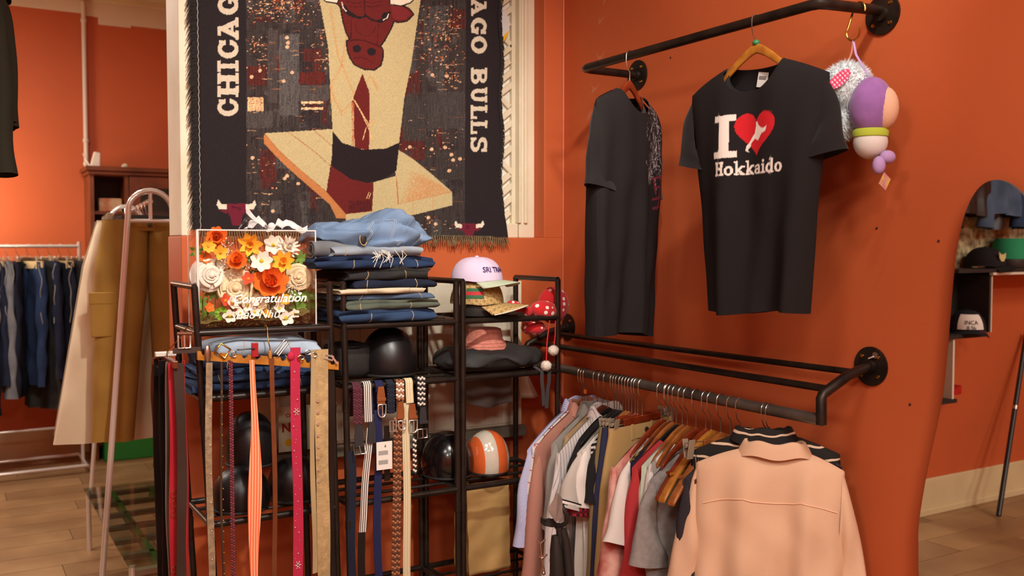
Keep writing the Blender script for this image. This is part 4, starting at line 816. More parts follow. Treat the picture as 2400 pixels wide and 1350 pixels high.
# ================================================================== FOLDED DENIM
def denim(n, c, alt=None, var=.3, vs=9): return mat('denim_'+n, c, .9, var=var, vs=vs, bump=.5, bs=700, spec=.15, alt=alt)
d_lt = denim('light', '7b91ad', '627a98'); d_grey = denim('stone', '9aa3ad', '7b858f'); d_ash = denim('ash', '77797c', '5c5d60'); d_blue = denim('blue', '2a3a58', '202d47'); d_mid = denim('mid', '334766', '283954'); d_char = denim('charcoal', '34332f', '26262a'); d_navy = denim('navy', '23283a', '1b2030'); d_cream = denim('cream', 'd3c5aa', 'c2b294'); d_wash = denim('washed', '586a82', '45576f'); d_moss = denim('moss', '5e6558', '4a5147'); d_pale = denim('pale', 'a9b8c8', '8c9bab')
m_thread = mat('seam_thread', 'b99f72', .8); m_wthread = mat('pale_thread', 'd8d2c6', .8)
def folded(label, xa, xb, ya, yb, z, h, layers, m, seed, group='folded jeans stacked on the middle rack', nm='folded_jeans', seam=True, tilt=0, sm_=None):
    """cloth folded back and forth: a thick sheet following a zigzag path, swept sideways"""
    rt = thing(nm, label, 'jeans', ((xa+xb)/2, (ya+yb)/2, z), group); th = h/layers; path = []
    for i in range(layers):
        zz = (i+.5)*th; ys = np.linspace(ya+th*.5, yb-th*.5, 10); ys = ys if i % 2 else ys[::-1]
        for y in ys: path.append((y, zz))
        if i < layers-1:
            yc = ya+th*.5 if i % 2 == 0 else yb-th*.5; sg = -1 if i % 2 == 0 else 1
            for a in np.linspace(-PI/2, PI/2, 7)[1:-1]: path.append((yc+sg*math.cos(a)*th*.5, zz+th*.5+math.sin(a)*th*.5))
    n = len(path); pv = [Vector((p[0], p[1])) for p in path]; L_, R_ = [], []
    for i in range(n):
        t = (pv[min(n-1, i+1)]-pv[max(0, i-1)]).normalized(); nn = Vector((-t.y, t.x))*th*.47; L_.append(pv[i]+nn); R_.append(pv[i]-nn)
    prof = L_+R_[::-1]; N_ = len(prof); NX = 30; vs = []; fs = []
    def pt(u, q):
        x = xa+(xb-xa)*u; e = 1-abs(2*u-1)**5; low = nz(x*8, q.x*5, seed, seed)
        zz = q.y*(.8+.2*e)*(1+.16*low*min(1, q.y/h*1.5))+th*.12*nz(x*26, q.x*20, q.y*40, seed)*(q.y > th*.3)+tilt*(u-.5)
        y = q.x+(.017*nz(x*8, q.y*22, 0, seed+3)+.005*nz(x*34, q.y*90, 0, seed))*(1 if q.x < (ya+yb)/2 else .4)
        return Vector((x+(2*u-1)*.014*nz(q.x*9, q.y*55, 0, seed), y, z+max(.0004, zz)))
    for j in range(NX+1):
        for q in prof: vs.append(pt(j/NX, q))
    for j in range(NX):
        for k in range(N_): fs.append((j*N_+k, j*N_+(k+1) % N_, (j+1)*N_+(k+1) % N_, (j+1)*N_+k))
    for j in (0, NX):
        for i in range(n-1):
            a, b, c, d = i, i+1, N_-2-i, N_-1-i; f = (j*N_+a, j*N_+d, j*N_+c, j*N_+b); fs.append(f if j == 0 else f[::-1])
    mb = MB(); mb.add(vs, fs); mb.build('folded_cloth', m, rt, ang=70)
    if seam and layers > 1:
        turn = [L_[i] if L_[i].x < R_[i].x else R_[i] for i in range(7, 19)]
        for u0, sk in ((.12+.08*(seed % 3), .05), (.86-.05*(seed % 4), -.03)):
            MB().tube([pt(u0+sk*k/11, q)+Vector((0, -.0008, .0003)) for k, q in enumerate(turn)], .0011, 5).build('seam', sm_ or m_thread, rt)
    return rt
ZS = SHZ[0]+.0105
px2 = lambda px, Y=-.44: P(px, 700, Y=Y).x
lay = [('blue jeans at the bottom of the tall stack', 800, 1018, 725, 764, 3, d_mid), ('moss grey jeans, second from the bottom of the tall stack', 812, 1026, 700, 728, 3, d_moss), ('washed blue jeans under the cream strip in the tall stack', 800, 1016, 688, 703, 2, d_wash), ('cream trousers showing as a thin strip in the tall stack', 788, 1002, 672, 690, 2, d_cream), ('navy jeans above the cream strip in the tall stack', 838, 1017, 652, 676, 2, d_navy), ('charcoal jeans with rolled edge in the middle of the tall stack', 812, 1010, 622, 655, 3, d_char), ('deep blue jeans, broad layer below the ripped pair', 742, 1016, 588, 626, 3, d_blue), ('stone grey ripped jeans with loose threads', 775, 992, 560, 590, 2, d_grey)]
zc = ZS; hs = [.044, .034, .022, .018, .03, .04, .044, .034]
stack_top = ZS
for i, (lab, xa, xb, _, _, ly, m) in enumerate(lay):
    yy = -.445+.006*(i % 3); o_ = folded(lab, px2(xa), px2(xb), yy, -.16-.01*(i % 2), stack_top, hs[i], ly, m, i+2); stack_top += hs[i]*.93
zr = stack_top-hs[-1]
fr_ = [o for o in bpy.data.objects if o.get('label', '').startswith('stone grey')][0]
tr = MB(); rg = random.Random(4)
for i in range(22):
    x = px2(870)+rg.uniform(0, .11); z0 = zr+.012+rg.uniform(0, .012); l = rg.uniform(.01, .05)
    tr.tube([(x, -.452, z0), (x+rg.uniform(-.01, .02), -.462, z0-l*.4), (x+rg.uniform(-.02, .03), -.46, z0-l)], .0011, 4)
tag(tr.build('loose_threads', m_wthread, fr_), kind='stuff')
# rolled ash-grey pair lying at the left of the ripped pair
rr = thing('folded_jeans', 'ash grey rolled jeans at the left of the stack top', 'jeans', (px2(785), -.33, stack_top-.03), 'folded jeans stacked on the middle rack')
def roll(u, v):
    t = 1.9*2*PI*v; r = .012+.019*v; x = px2(742)+(px2(840)-px2(742))*u; return (x, -.385+r*1.5*math.cos(t)+.004*nz(x*20, t), stack_top-.008+r*math.sin(t)+.003*nz(x*25, t, 2))
MB().grid(roll, 16, 60).build('rolled_cloth', d_ash, rr, solid=.004)
# crumpled light-blue pair on top
tp = thing('folded_jeans', 'crumpled light blue jeans heaped on top of the tall stack', 'jeans', (px2(890), -.3, stack_top), 'folded jeans stacked on the middle rack')
xa_, xb_ = px2(748), px2(1032)
def heap(u, v):
    th = 2*PI*u; ph = PI*v; cx = (xa_+xb_)/2; rx = (xb_-xa_)/2; sp_ = math.sin(ph)**.6
    x = cx+rx*sp_*math.copysign(abs(math.cos(th))**.7, math.cos(th)); y = -.31+.135*sp_*math.copysign(abs(math.sin(th))**.8, math.sin(th)); c = -math.cos(ph)
    q = (x-xa_)/(xb_-xa_); top = .062+.03*math.exp(-((q-.62)/.16)**2)-.01*math.exp(-((q-.35)/.15)**2)+.012*math.exp(-((q-.05)/.1)**2)
    z = stack_top+.022+(c*top if c > 0 else c*(.025+.05*math.exp(-((q-.55)/.25)**2)*(y < -.31)))
    rg_ = .014*math.sin(x*46+y*40+2.4*math.sin(z*50+x*9))+.010*math.sin(z*110+x*30)+.007*nz(x*60, y*50, z*70, 3)
    return (x+rg_*.6, y-rg_*(1 if y < -.3 else .2), z+rg_*.6)
MB().grid(heap, 90, 44, cu=True).build('crumpled_cloth', d_lt, tp, ang=180)
for k, (q, w_) in enumerate(((.56, .02), (.8, .016), (.42, .014))):
    pts = []
    for v in np.linspace(.38, .78, 16):
        p = Vector(heap(.75+(q-.5)*.28, v)); pts.append(p+Vector((0, -.004, .001)))
    MB().tube(pts, .0009, 5).build('seam', mat('pale_blue_thread', 'a9b3bd', .8), tp); MB().tube([q_+Vector((.006, 0, .001)) for q_ in pts], .0009, 5).build('seam', mat('pale_blue_thread', 'a9b3bd', .8), tp)
wb_ = Vector(heap(.73, .5)); MB().ell(wb_+Vector((-.02, -.004, 0)), (.011, .004, .018), 12, 8).build('waist_patch', mat('patch_black', '1d1a16', .6), tp)
MB().tube([wb_+Vector((-.02+.013*math.cos(t), -.006, .021*math.sin(t))) for t in np.linspace(.5, 2*PI-.5, 14)], .0015, 5).build('waist_edge', m_thread, tp)
# black pouch hanging off the left of the stack
zb_ = SHZ[1]+.01
# ---- folded pile on the left rack middle shelf
zc = SHZ[1]+.0105; X1 = lambda px: P(px, 850, Y=-.4).x
lay = [('dark blue jeans at the bottom of the left rack pile', 452, 740, .034, 2, d_blue), ('blue jeans with tan piping in the left rack pile', 470, 735, .04, 3, d_mid), ('indigo jeans under the pale pair on the left rack', 480, 730, .036, 2, d_navy)]
for i, (lab, xa, xb, h, ly, m) in enumerate(lay):
    folded(lab, X1(xa)+.0, X1(xb), -.405, -.15, zc, h, ly, m, i+20, 'folded jeans on the left rack'); zc += h*.93
folded('pale washed jeans on top of the left rack pile', X1(505), X1(752), -.405, -.16, zc, .05, 2, d_pale, 31, 'folded jeans on the left rack')
# ================================================================== HELMETS, BAGS
m_helm = mat('matte_black_shell', '131112', .38, spec=.5, var=.1, vs=3)
def helmet(label, c, r, m=m_helm, rotz=0, strap=True, group='helmets on the pipe racks'):
    rt = thing('helmet', label, 'helmet', c, group, (0, 0, rotz)); 
    def fn(u, v):
        th = 2*PI*u; ph = -.42+(PI/2+.42)*v; k = 1+.02*math.cos(th); cz = math.cos(ph)**.85; return (r[0]*cz*math.cos(th)*k, r[1]*cz*math.sin(th), r[2]*.38+r[2]*.92*math.sin(ph)*(1 if ph > 0 else .9))
    MB().grid(fn, 40, 22, cu=True).build('shell', m, rt, local=True, ang=180)
    def rim(u, v):
        th = 2*PI*u; a = 2*PI*v; k = math.cos(-.42)**.85; return ((r[0]*k+.004*math.cos(a))*math.cos(th), (r[1]*k+.004*math.cos(a))*math.sin(th), r[2]*.38-r[2]*.92*.9*math.sin(.42)+.005*math.sin(a)+.003)
    MB().grid(rim, 40, 8, cu=True, cv=True).build('rim', mat('rubber_rim', '1b1919', .7), rt, local=True)
    def ins(u, v):
        p = fn(u, v); return (p[0]*.9, p[1]*.9, p[2]*.9+.002)
    MB().grid(ins, 28, 10, cu=True).build('lining', mat('helmet_lining', '242122', .95), rt, local=True)
    return rt
def on(px, Y, z): return Vector((P(px, 900, Y=Y).x, Y, z))
helmet('large matte black helmet on the middle rack below the jeans stack', on(911, -.3, SHZ[1]+.011), (.095, .1, .128))
helmet('black helmet behind the belts, upper one on the left rack low shelf', on(585, -.24, SHZ[2]+.125), (.082, .09, .135))
helmet('black helmet at the left of the low shelf behind the coral belt', on(562, -.33, SHZ[2]+.009), (.09, .09, .105), rotz=.6)
helmet('black helmet at the right of the low shelf behind the crimson belt', on(690, -.3, SHZ[2]+.009), (.085, .09, .11), rotz=1.2)
helmet('glossy round black helmet on the low shelf beside the wrapped orange one', on(1048, -.27, SHZ[2]+.01), (.095, .1, .125), mat('gloss_black_shell', '100e0f', .22, coat=.4))
wo = helmet('orange and white helmet wrapped in clear plastic film', on(1142, -.3, SHZ[2]+.01), (.078, .085, .118), stripes('orange_white_panels', 'c9bfae', 'd4602a', 11, .5))
fw = MB()
def film(u, v):
    th = 2*PI*u; ph = -.42+(PI/2+.42)*v; cz = math.cos(ph)**.85; k = 1.03+.02*nz(th*6, ph*9, 0, 3); return (.078*cz*math.cos(th)*k, .085*cz*math.sin(th)*k, .118*.38+.118*.92*math.sin(ph)*k)
fw.grid(film, 60, 36, cu=True).build('plastic_film', clear_mat('film', (1, 1, 1), 2.2, .12), wo, local=True, ang=180)
# soft black bag beside the big helmet
bg_ = thing('pouch_bag', 'soft black zip pouch left of the large helmet', 'bag', on(815, -.27, SHZ[1]+.011))
MB().grid(lambda u, v: ((lambda th, ph: (.075*math.copysign(abs(math.cos(ph))**.45*abs(math.cos(th))**.5, math.cos(th)), .07*math.copysign(abs(math.cos(ph))**.45*abs(math.sin(th))**.5, math.sin(th)), .06+.06*math.copysign(abs(math.sin(ph))**.5, math.sin(ph))+.004*nz(th*4, ph*6)))(2*PI*u, -PI/2+PI*v)), 32, 20, cu=True).build('body', mat('black_nylon', '1d1b1b', .6, bump=.4, bs=90), bg_, local=True, ang=180)
MB().tube([(.076*math.cos(t), .071*math.sin(t), .108) for t in np.linspace(0, 2*PI, 28)[:-1]], .003, 5, closed=True).build('zip', m_blackpl, bg_, local=True)
# brown paper bag at the foot of the right rack
pb = thing('paper_bag', 'brown paper carrier bag standing on the bottom shelf of the right rack', 'bag', (P(1130, 1300, Y=-.27).x, -.27, SHZ[3]+.012))
def bag(u, v):
    k = 4*u; i = int(k) % 4; t = k-int(k); cs = [(-.085, -.06), (.085, -.06), (.085, .06), (-.085, .06)]; a = cs[i]; b = cs[(i+1) % 4]; x = a[0]+(b[0]-a[0])*t; y = a[1]+(b[1]-a[1])*t
    g = (.5-abs(t-.5))*2 if i in (1, 3) else 0; x *= 1-.35*g*v; cr = .006*nz(x*40, v*9, y*30, 4)
    return (x*(1+.03*v)+cr, y*(1-.25*v)+cr, .33*v)
m_kraft = mat('kraft_paper', 'b08a52', .75, var=.12, vs=8, bump=.5, bs=40)
MB().grid(bag, 48, 26, cu=True).box((0, 0, .002), (.165, .115, .003)).build('body', m_kraft, pb, local=True, solid=.001, ang=25)
# ================================================================== CAPS AND HATS
VIS = {}
def cap(name, label, c, rotz, mc, mv, r=.088, h=.1, tilt=0, vl=.075, droop=.03, group=None, mt=None):
    rt = thing(name, label, 'cap', c, group, (tilt, 0, rotz))
    MB().grid(lambda u, v: (lambda th, ph: (r*math.cos(ph)**.75*math.cos(th), r*1.08*math.cos(ph)**.75*math.sin(th), .012+h*math.sin(ph)-.012*(1-v)**2*0+.002*math.cos(6*th)*math.cos(ph), th*r, h*ph))(2*PI*u, PI/2*v), 36, 14, cu=True).build('crown', mc, rt, local=True, ang=180)
    def vis(u, v):
        th = -PI/2+(u-.5)*2.2; rr_ = r*1.02; x0, y0 = rr_*math.cos(th), rr_*1.08*math.sin(th); e = vl*math.cos((u-.5)*2.6)**.6 if abs((u-.5)*2.6) < PI/2 else 0
        y = y0-e*v; x = x0*(1+.1*v); return (x, y, .014-droop*((x/r)**2)*(.4+.6*v)-.006*v, x, y)
    VIS[rt.name] = MB().grid(vis, 24, 8).build('visor', mv, rt, local=True, solid=.004, ang=180)
    MB().ell((0, 0, .012+h), (.008, .008, .005), 10, 6).build('button', mt or mc, rt, local=True)
    return rt
zc3 = SHZ[0]+.011
mono = mat('tan_monogram', 'b08f5c', .75)
def monogram(m):
    nt = m.node_tree; N = nt.nodes; L = nt.links; b = N['Principled BSDF']; uv = N.new('ShaderNodeUVMap')
    mp = N.new('ShaderNodeMapping'); mp.inputs['Scale'].default_value = (55, 55, 1); mp.inputs['Rotation'].default_value = (0, 0, .78); L.new(uv.outputs[0], mp.inputs[0])
    fr = N.new('ShaderNodeVectorMath'); fr.operation = 'FRACTION'; L.new(mp.outputs[0], fr.inputs[0])
    def ring(c, r0, r1):
        d = N.new('ShaderNodeVectorMath'); d.operation = 'DISTANCE'; d.inputs[1].default_value = c; L.new(fr.outputs[0], d.inputs[0])
        a = N.new('ShaderNodeMath'); a.operation = 'COMPARE'; a.inputs[1].default_value = (r0+r1)/2; a.inputs[2].default_value = (r1-r0)/2; L.new(d.outputs['Value'], a.inputs[0]); return a.outputs[0]
    mxn = None
    for c, r0, r1 in (((.36, .5, 0), .16, .24), ((.64, .5, 0), .16, .24), ((0, 0, 0), 0, .09), ((1, 1, 0), 0, .09), ((0, 1, 0), 0, .09), ((1, 0, 0), 0, .09)):
        o_ = ring(c, r0, r1)
        if mxn is None: mxn = o_
        else:
            q = N.new('ShaderNodeMath'); q.operation = 'MAXIMUM'; L.new(mxn, q.inputs[0]); L.new(o_, q.inputs[1]); mxn = q.outputs[0]
    mix = N.new('ShaderNodeMix'); mix.data_type = 'RGBA'; mix.inputs[6].default_value = (*lin('b6975f'), 1); mix.inputs[7].default_value = (*lin('6e4d28'), 1); L.new(mxn, mix.inputs[0]); L.new(mix.outputs[2], b.inputs['Base Color'])
monogram(mono)
stand = on(1118, -.32, zc3)
tag(MB().lathe([(.075, 0), (.078, .005), (.075, .05), (.07, .052), (.0, .052)], stand, 28).build('cap_stand', mat('dark_plastic_ring', '2a2826', .5)), 'dark ring under the monogram cap on the right rack', 'cap stand')
g1 = cap('cap', 'tan monogram cap with a green and red stripe on the right rack', stand+Vector((0, 0, .03)), -.15+.9, mono, mono, r=.09, h=.1, vl=.09, droop=.03, mt=mono)
for k, cc in enumerate(('2f5b39', 'b3252c', '2f5b39')):
    MB().grid(lambda u, v, k=k: (lambda th, z: (.0915*math.cos(th)*math.cos(math.asin(min(.9, z/.1)))**.75, .0915*1.08*math.sin(th)*math.cos(math.asin(min(.9, z/.1)))**.75, .012+z))(-PI/2-1.35+(u-.5)*.7, .022+k*.012+.012*v), 10, 2).build('stripe', mat('stripe_'+cc+str(k), cc, .8), g1, local=True)
def vedge(u, r=.09, vl=.09, dr=.03):
    th = -PI/2+(u-.5)*2.2; e = vl*max(0, math.cos((u-.5)*2.6))**.6; x = r*1.02*math.cos(th)*1.1; return (x, r*1.02*1.08*math.sin(th)-e, .014-dr*(x/r)**2-.007)
MB().tube([vedge(u) for u in np.linspace(.02, .98, 26)], .0022, 5).build('visor_piping', mat('cream_piping', 'e6dcc4', .7), VIS[g1.name], local=True)
f_lil = fab('lilac_cotton', 'd3bfd6', var=.04); f_sage = fab('sage_cotton', 'b3bda2', var=.04)
g2 = cap('cap', 'lilac cap with purple letters and sage visor on top of the monogram cap', stand+Vector((.0, .0, .112)), .55, f_lil, f_sage, r=.088, h=.085, vl=.07, droop=.02, tilt=.0)
tx = MB(); vs_, fs_t = text('SRI TRANG', .026, bold=.0006)
tx.add([(lambda a, z: (.0885*1.012*math.cos(a)*math.cos(math.asin(min(.95, (z-.012)/.085)))**.75, .0885*1.09*math.sin(a)*math.cos(math.asin(min(.95, (z-.012)/.085)))**.75, z))(-PI/2-.1+p.x/.088, .052+p.y) for p in vs_], fs_t)
tx.build('lettering', mat('purple_thread', '55307c', .7), g2, local=True, smooth=False)
# pink corduroy bucket hat
m_rose = mat('rose_corduroy', 'b9705f', .85, var=.2, vs=60, bump=.6, bs=300)
bh = thing('bucket_hat', 'rose corduroy bucket hat on top of the folded black jackets', 'hat', on(1135, -.3, SHZ[1]+.075))
MB().lathe([(0, .085), (.05, .085), (.062, .08), (.068, .045), (.072, .04), (.1, .0), (.101, -.003), (.098, -.004), (.07, .035), (.064, .04)], (0, 0, 0), 36, sx=1, sy=.95).build('crown_and_brim', m_rose, bh, local=True, ang=50)
for z, r in ((.03, .0785), (.018, .0865), (.008, .0935)): MB().tube([(r*math.cos(t), r*.95*math.sin(t), z+.002) for t in np.linspace(0, 2*PI, 40)[:-1]], .001, 4, closed=True).build('stitch_ring', mat('rose_thread', '9a5a4c', .8), bh, local=True)
# folded black jackets and grey garment
f_nyl = mat('black_nylon_cloth', '1d1b1a', .7, var=.2, vs=10, bump=.5, bs=40)
def heapcloth(label, xa, xb, y0, z, h, dpt, m, seed, nm='jacket', cat='jacket'):
    rt = thing(nm, label, cat, ((xa+xb)/2, y0, z))
    def fn(u, v):
        th = 2*PI*u; ph = PI*v; s_ = math.sin(ph)**.55; x = (xa+xb)/2+(xb-xa)/2*s_*math.copysign(abs(math.cos(th))**.75, math.cos(th)); y = y0+dpt/2*s_*math.copysign(abs(math.sin(th))**.8, math.sin(th)); c = -math.cos(ph); zz = z+h*.42+(c*h*.58 if c > 0 else c*h*.42)
        n_ = .014*nz(x*24, y*24, zz*50, seed)+.011*math.sin(x*50+y*44+seed+2*math.sin(x*17))+.005*nz(x*70, y*60, zz*90, seed); return (x+n_*.5, y+n_*.6, max(z, zz+n_*.7*(c > -.3)))
    MB().grid(fn, 60, 30, cu=True).build('bundle', m, rt, ang=180); return rt
jb = heapcloth('bundled black jacket under the rose hat on the right rack', P(1020, 850, Y=-.3).x, P(1265, 850, Y=-.33).x, -.31, SHZ[1]+.011, .085, .26, f_nyl, 5)
gg = thing('garment', 'dark grey garment drooping below the black jacket through the rack', 'garment', (P(1145, 930, Y=-.2).x, -.19, P(1145, 958, Y=-.2).z))
xa_, xb_ = P(1083, 900, Y=-.2).x, P(1200, 900, Y=-.2).x; zt_, zb2 = SHZ[1]-.014, P(1145, 955, Y=-.2).z
MB().grid(lambda u, v: (xa_+(xb_-xa_)*(u*(1-.18*v)+.14*v)+.004*nz(u*5, v*5), -.2+.012*math.sin(u*9+v)+.01*nz(u*6, v*4, 0, 3), zt_+(zb2-zt_)*v*(.86+.14*math.sin(PI*u*.9))), 26, 18).build('cloth', fab('dark_grey_cotton', '625a56'), gg, solid=.004)
tb = MB()
for px, l, s_ in ((1258, .09, .006), (1275, .1, -.004)):
    p = P(px, 890, Y=-.41); tb = MB(); tb.ribbon([(p.x-.01, -.41, SHZ[1]+.02), (p.x, -.445, SHZ[1]+.005), (p.x, -.445, SHZ[1]-.03), (p.x+s_, -.442, SHZ[1]-.06), (p.x+s_*2, -.44, SHZ[1]-.03-l)], Vector((1, .2, 0)), .016, .002); tb.build('tie_strap', fab('grey_strap', '454040'), jb)
# white cloth tucked beside the board
p = P(1228, 890, Y=-.08); wc = MB(); wc.grid(lambda u, v: (p.x-.035+.09*u*(.25+.75*v)+.02*v, -.08+.01*math.sin(u*8), 1.03-.16*v), 14, 10)
tag(wc.build('paper_sheet', mat('cream_paper', 'd8cbb2', .8, var=.05), solid=.001), 'folded cream paper hanging beside the white board behind the right rack', 'paper')
# red polka-dot hat and bow with pom-pom strings
m_dot = mat('red_polka_plush', 'c01a1e', .95, sheen=.2)
def polka(m):
    nt = m.node_tree; N = nt.nodes; L = nt.links; b = N['Principled BSDF']; tc = N.new('ShaderNodeTexCoord'); vo = N.new('ShaderNodeTexVoronoi'); vo.inputs['Scale'].default_value = 40; vo.inputs['Randomness'].default_value = .35
    L.new(tc.outputs['Object'], vo.inputs['Vector']); lt = N.new('ShaderNodeMath'); lt.operation = 'LESS_THAN'; lt.inputs[1].default_value = .3; L.new(vo.outputs['Distance'], lt.inputs[0])
    mx = N.new('ShaderNodeMix'); mx.data_type = 'RGBA'; mx.inputs[6].default_value = (*lin('b8161b'), 1); mx.inputs[7].default_value = (*lin('e6d8cc'), 1); L.new(lt.outputs[0], mx.inputs[0]); L.new(mx.outputs[2], b.inputs['Base Color'])
polka(m_dot)
ph_ = thing('plush_hat', 'red plush hat with white dots, big bow and two pom-pom strings', 'hat', on(1255, -.37, zc3))
c_ = P(1297, 715, Y=-.33); MB().ell(c_, (.066, .036, .07), 26, 16).build('round_ear', m_dot, ph_)
c_ = P(1265, 732, Y=-.4); MB().ell(c_+Vector((.018, 0, .006)), (.056, .042, .036), 24, 14, rot=Matrix.Rotation(.15, 3, 'Y')).build('bow_loop', m_dot, ph_)
MB().ell(P(1209, 718, Y=-.4), (.036, .02, .018), 18, 10, rot=Matrix.Rotation(.45, 3, 'Y')).build('bow_loop', m_dot, ph_)
MB().ell(P(1236, 730, Y=-.41), (.016, .018, .02), 16, 10).build('bow_knot', m_dot, ph_)
MB().ell(P(1250, 768, Y=-.36), (.045, .05, .028), 20, 12).build('hat_brim', m_dot, ph_)
m_pom = mat('white_pompom', 'ddd2c4', .95, var=.1, vs=40)
for px, py, px0 in ((1297, 821, 1302), (1280, 857, 1288)):
    e = P(px, py, Y=-.45); s0 = P(px0, 752, Y=-.44); MB().tube([s0, (s0+e)/2+Vector((-.004 if px < 1290 else .003, 0, 0)), e], .0022, 6).build('string', mat('red_cord', 'c02028', .8), ph_)
    pmb = MB().ell(e, .017, 16, 10); fuzz(pmb, e, (.016, .016, .016), 500, .005, px, .0009); pmb.build('pompom', m_pom, ph_)
# ================================================================== ACRYLIC FLOWER BOX
BX0, BX1, BY0, BY1, BZ0, BZ1 = -1.577, -1.213, -.405, -.275, SHZ[0]+.0105, 1.527
m_acr = clear_mat('clear_acrylic', (.99, .99, .98), 1.0, .02); m_edge = mat('acrylic_edge', 'f3efe8', .25, trans=.4)
bxr = thing('acrylic_box', 'clear acrylic box of artificial flowers with white handwriting on the left rack', 'flower box', ((BX0+BX1)/2, (BY0+BY1)/2, BZ0))
for nm, a, b in (('front_pane', (BX0, BY0, BZ0), (BX1, BY0+.003, BZ1)), ('back_pane', (BX0, BY1-.003, BZ0), (BX1, BY1, BZ1)), ('side_pane', (BX0, BY0+.003, BZ0), (BX0+.003, BY1-.003, BZ1)), ('side_pane', (BX1-.003, BY0+.003, BZ0), (BX1, BY1-.003, BZ1)), ('lid', (BX0, BY0, BZ1), (BX1, BY1, BZ1+.003))): MB().bb(a, b).build(nm, m_acr, bxr, smooth=False)
for x, y, w_ in ((BX0, BY0, .0035), (BX1, BY0, .002), (BX0, BY1, .0012), (BX1, BY1, .001)): MB().bb((x-w_, y-w_*.6, BZ0), (x+w_, y+w_*.6, BZ1+.003)).build('edge', m_edge, bxr, smooth=False)
MB().bb((BX0, BY0-.001, BZ1), (BX1, BY0+.001, BZ1+.004)).build('edge', m_edge, bxr, smooth=False)
m_ink_w = mat('white_paint_ink', 'f4f0ea', .5)
ln1 = MB(); add_text(ln1, 'Congratulation', P(632, 700, Y=BY0-.0012), (1, 0, .0), (0, 0, 1), .038, shear=.35, bold=.0005); ln1.build('handwriting', m_ink_w, bxr, smooth=False)
ln2 = MB(); add_text(ln2, 'Bảo Như', P(604, 738, Y=BY0-.0012), (1, 0, 0), (0, 0, 1), .036, shear=.35); ln2.build('handwriting', m_ink_w, bxr, smooth=False)
hh = MB(); hp = P(703, 688, Y=BY0-.001); hh.prism([(.006*math.sin(t)**3, .0048*(13*math.cos(t)-5*math.cos(2*t)-2*math.cos(3*t)-math.cos(4*t))/13) for t in np.linspace(0, 2*PI, 30)[:-1]], hp, (1, 0, 0), (0, 0, 1), (0, -1, 0), .0006); hh.build('heart_mark', m_ink_w, bxr, smooth=False)
# handle and organza bow on the lid
MB().tube([P(560, 536, Y=-.34)+Vector((.06*t*1.2, 0, .035*math.sin(PI*t))) for t in np.linspace(0, 1, 14)], .004, 8).build('handle', m_acr, bxr)
bw_ = thing('organza_bow', 'sheer white organza bow tied on top of the flower box', 'bow', P(640, 540, Y=-.35))
m_org = clear_mat('organza', (.9, .88, .86), 1, .5); nt = m_org.node_tree
df = nt.nodes.new('ShaderNodeBsdfTranslucent'); df.inputs[0].default_value = (.85, .82, .78, 1); d2 = nt.nodes.new('ShaderNodeBsdfDiffuse'); d2.inputs[0].default_value = (.9, .88, .85, 1); mxx = nt.nodes.new('ShaderNodeMixShader'); mxx.inputs[0].default_value = .62; mo = nt.nodes['Material Output']; old = mo.inputs[0].links[0].from_socket
nt.links.new(old, mxx.inputs[1]); nt.links.new(d2.outputs[0], mxx.inputs[2]); nt.links.new(mxx.outputs[0], mo.inputs[0])
def loopcl(cx, cz, w_, h, seed, lx):
    def fn(u, v): return (cx+w_*(u-.5)*(1+.2*math.sin(v*5)), -.36+.03*v+.012*math.sin(u*7+seed), cz+h*(math.sin(PI*u)**.7)*(.4+.6*v)+.006*math.sin(u*17+v*4+seed)+lx*u)
    return fn
bz = BZ1+.0035; b0 = P(640, 540, Y=-.35).x
MB().grid(loopcl(b0-.045, bz, .075, .04, 1, .0), 20, 8).build('loop', m_org, bw_, ang=180)
MB().grid(loopcl(b0+.035, bz, .1, .035, 4, -.0), 22, 8).build('loop', m_org, bw_, ang=180)
MB().grid(lambda u, v: (b0-.09+.06*u, -.37+.01*math.sin(u*5), bz+.018+.035*(1-u)**1.2+.028*v*(1-u)-.012*u), 16, 6).build('tail', m_org, bw_, ang=180)
MB().grid(lambda u, v: (b0+.02+.085*u, -.375+.008*math.sin(u*9), bz+.002+.018*v+.012*math.sin(u*6)), 16, 6).build('tail', m_org, bw_, ang=180)
MB().ell((b0-.008, -.362, bz+.012), (.012, .012, .012), 14, 8).build('knot', m_org, bw_)
# ---- flowers: shared petal shapes, each petal its own piece
FM = {k: mat('petal_'+k, c, .7, var=.18, vs=40, alt=a_) for k, c, a_ in (('orange', 'ef7a20', 'e2541a'), ('yellow', 'f5bf3c', 'eb9d22'), ('white', 'efe9df', 'ddd2bf'), ('cream', 'f0e0c0', 'e2c596'), ('red', 'd8512c', 'bf3c22'))}
m_leaf = mat('flower_leaf', '5f8a2c', .6, var=.3, vs=40); m_stem = mat('flower_stem', '4f6a2a', .7)
TYPES = {'open': [(7, 1.0, .36, .5, .6, 1.1)], 'lily': [(7, 1.05, .26, .5, .9, .95), (5, .7, .2, .8, .9, .6)], 'peony': [(9, 1.0, .36, .6, .5, 1.1), (9, .9, .34, .9, .5, .8), (8, .75, .3, 1.2, .5, .55), (6, .55, .26, 1.4, .5, .35)], 'rose': [(6, 1.0, .62, .6, .35, 1.05), (6, .92, .6, .9, .35, .8), (6, .8, .55, 1.15, .35, .58), (5, .66, .5, 1.4, .35, .38)], 'mum': [(15, 1.05, .13, .4, .5, 1.2), (14, .9, .13, .7, .5, .9), (12, .68, .12, 1.0, .5, .6), (9, .45, .11, 1.2, .5, .35)], 'tiny': [(5, 1.0, .42, .4, .5, 1.1)]}
PM = {}
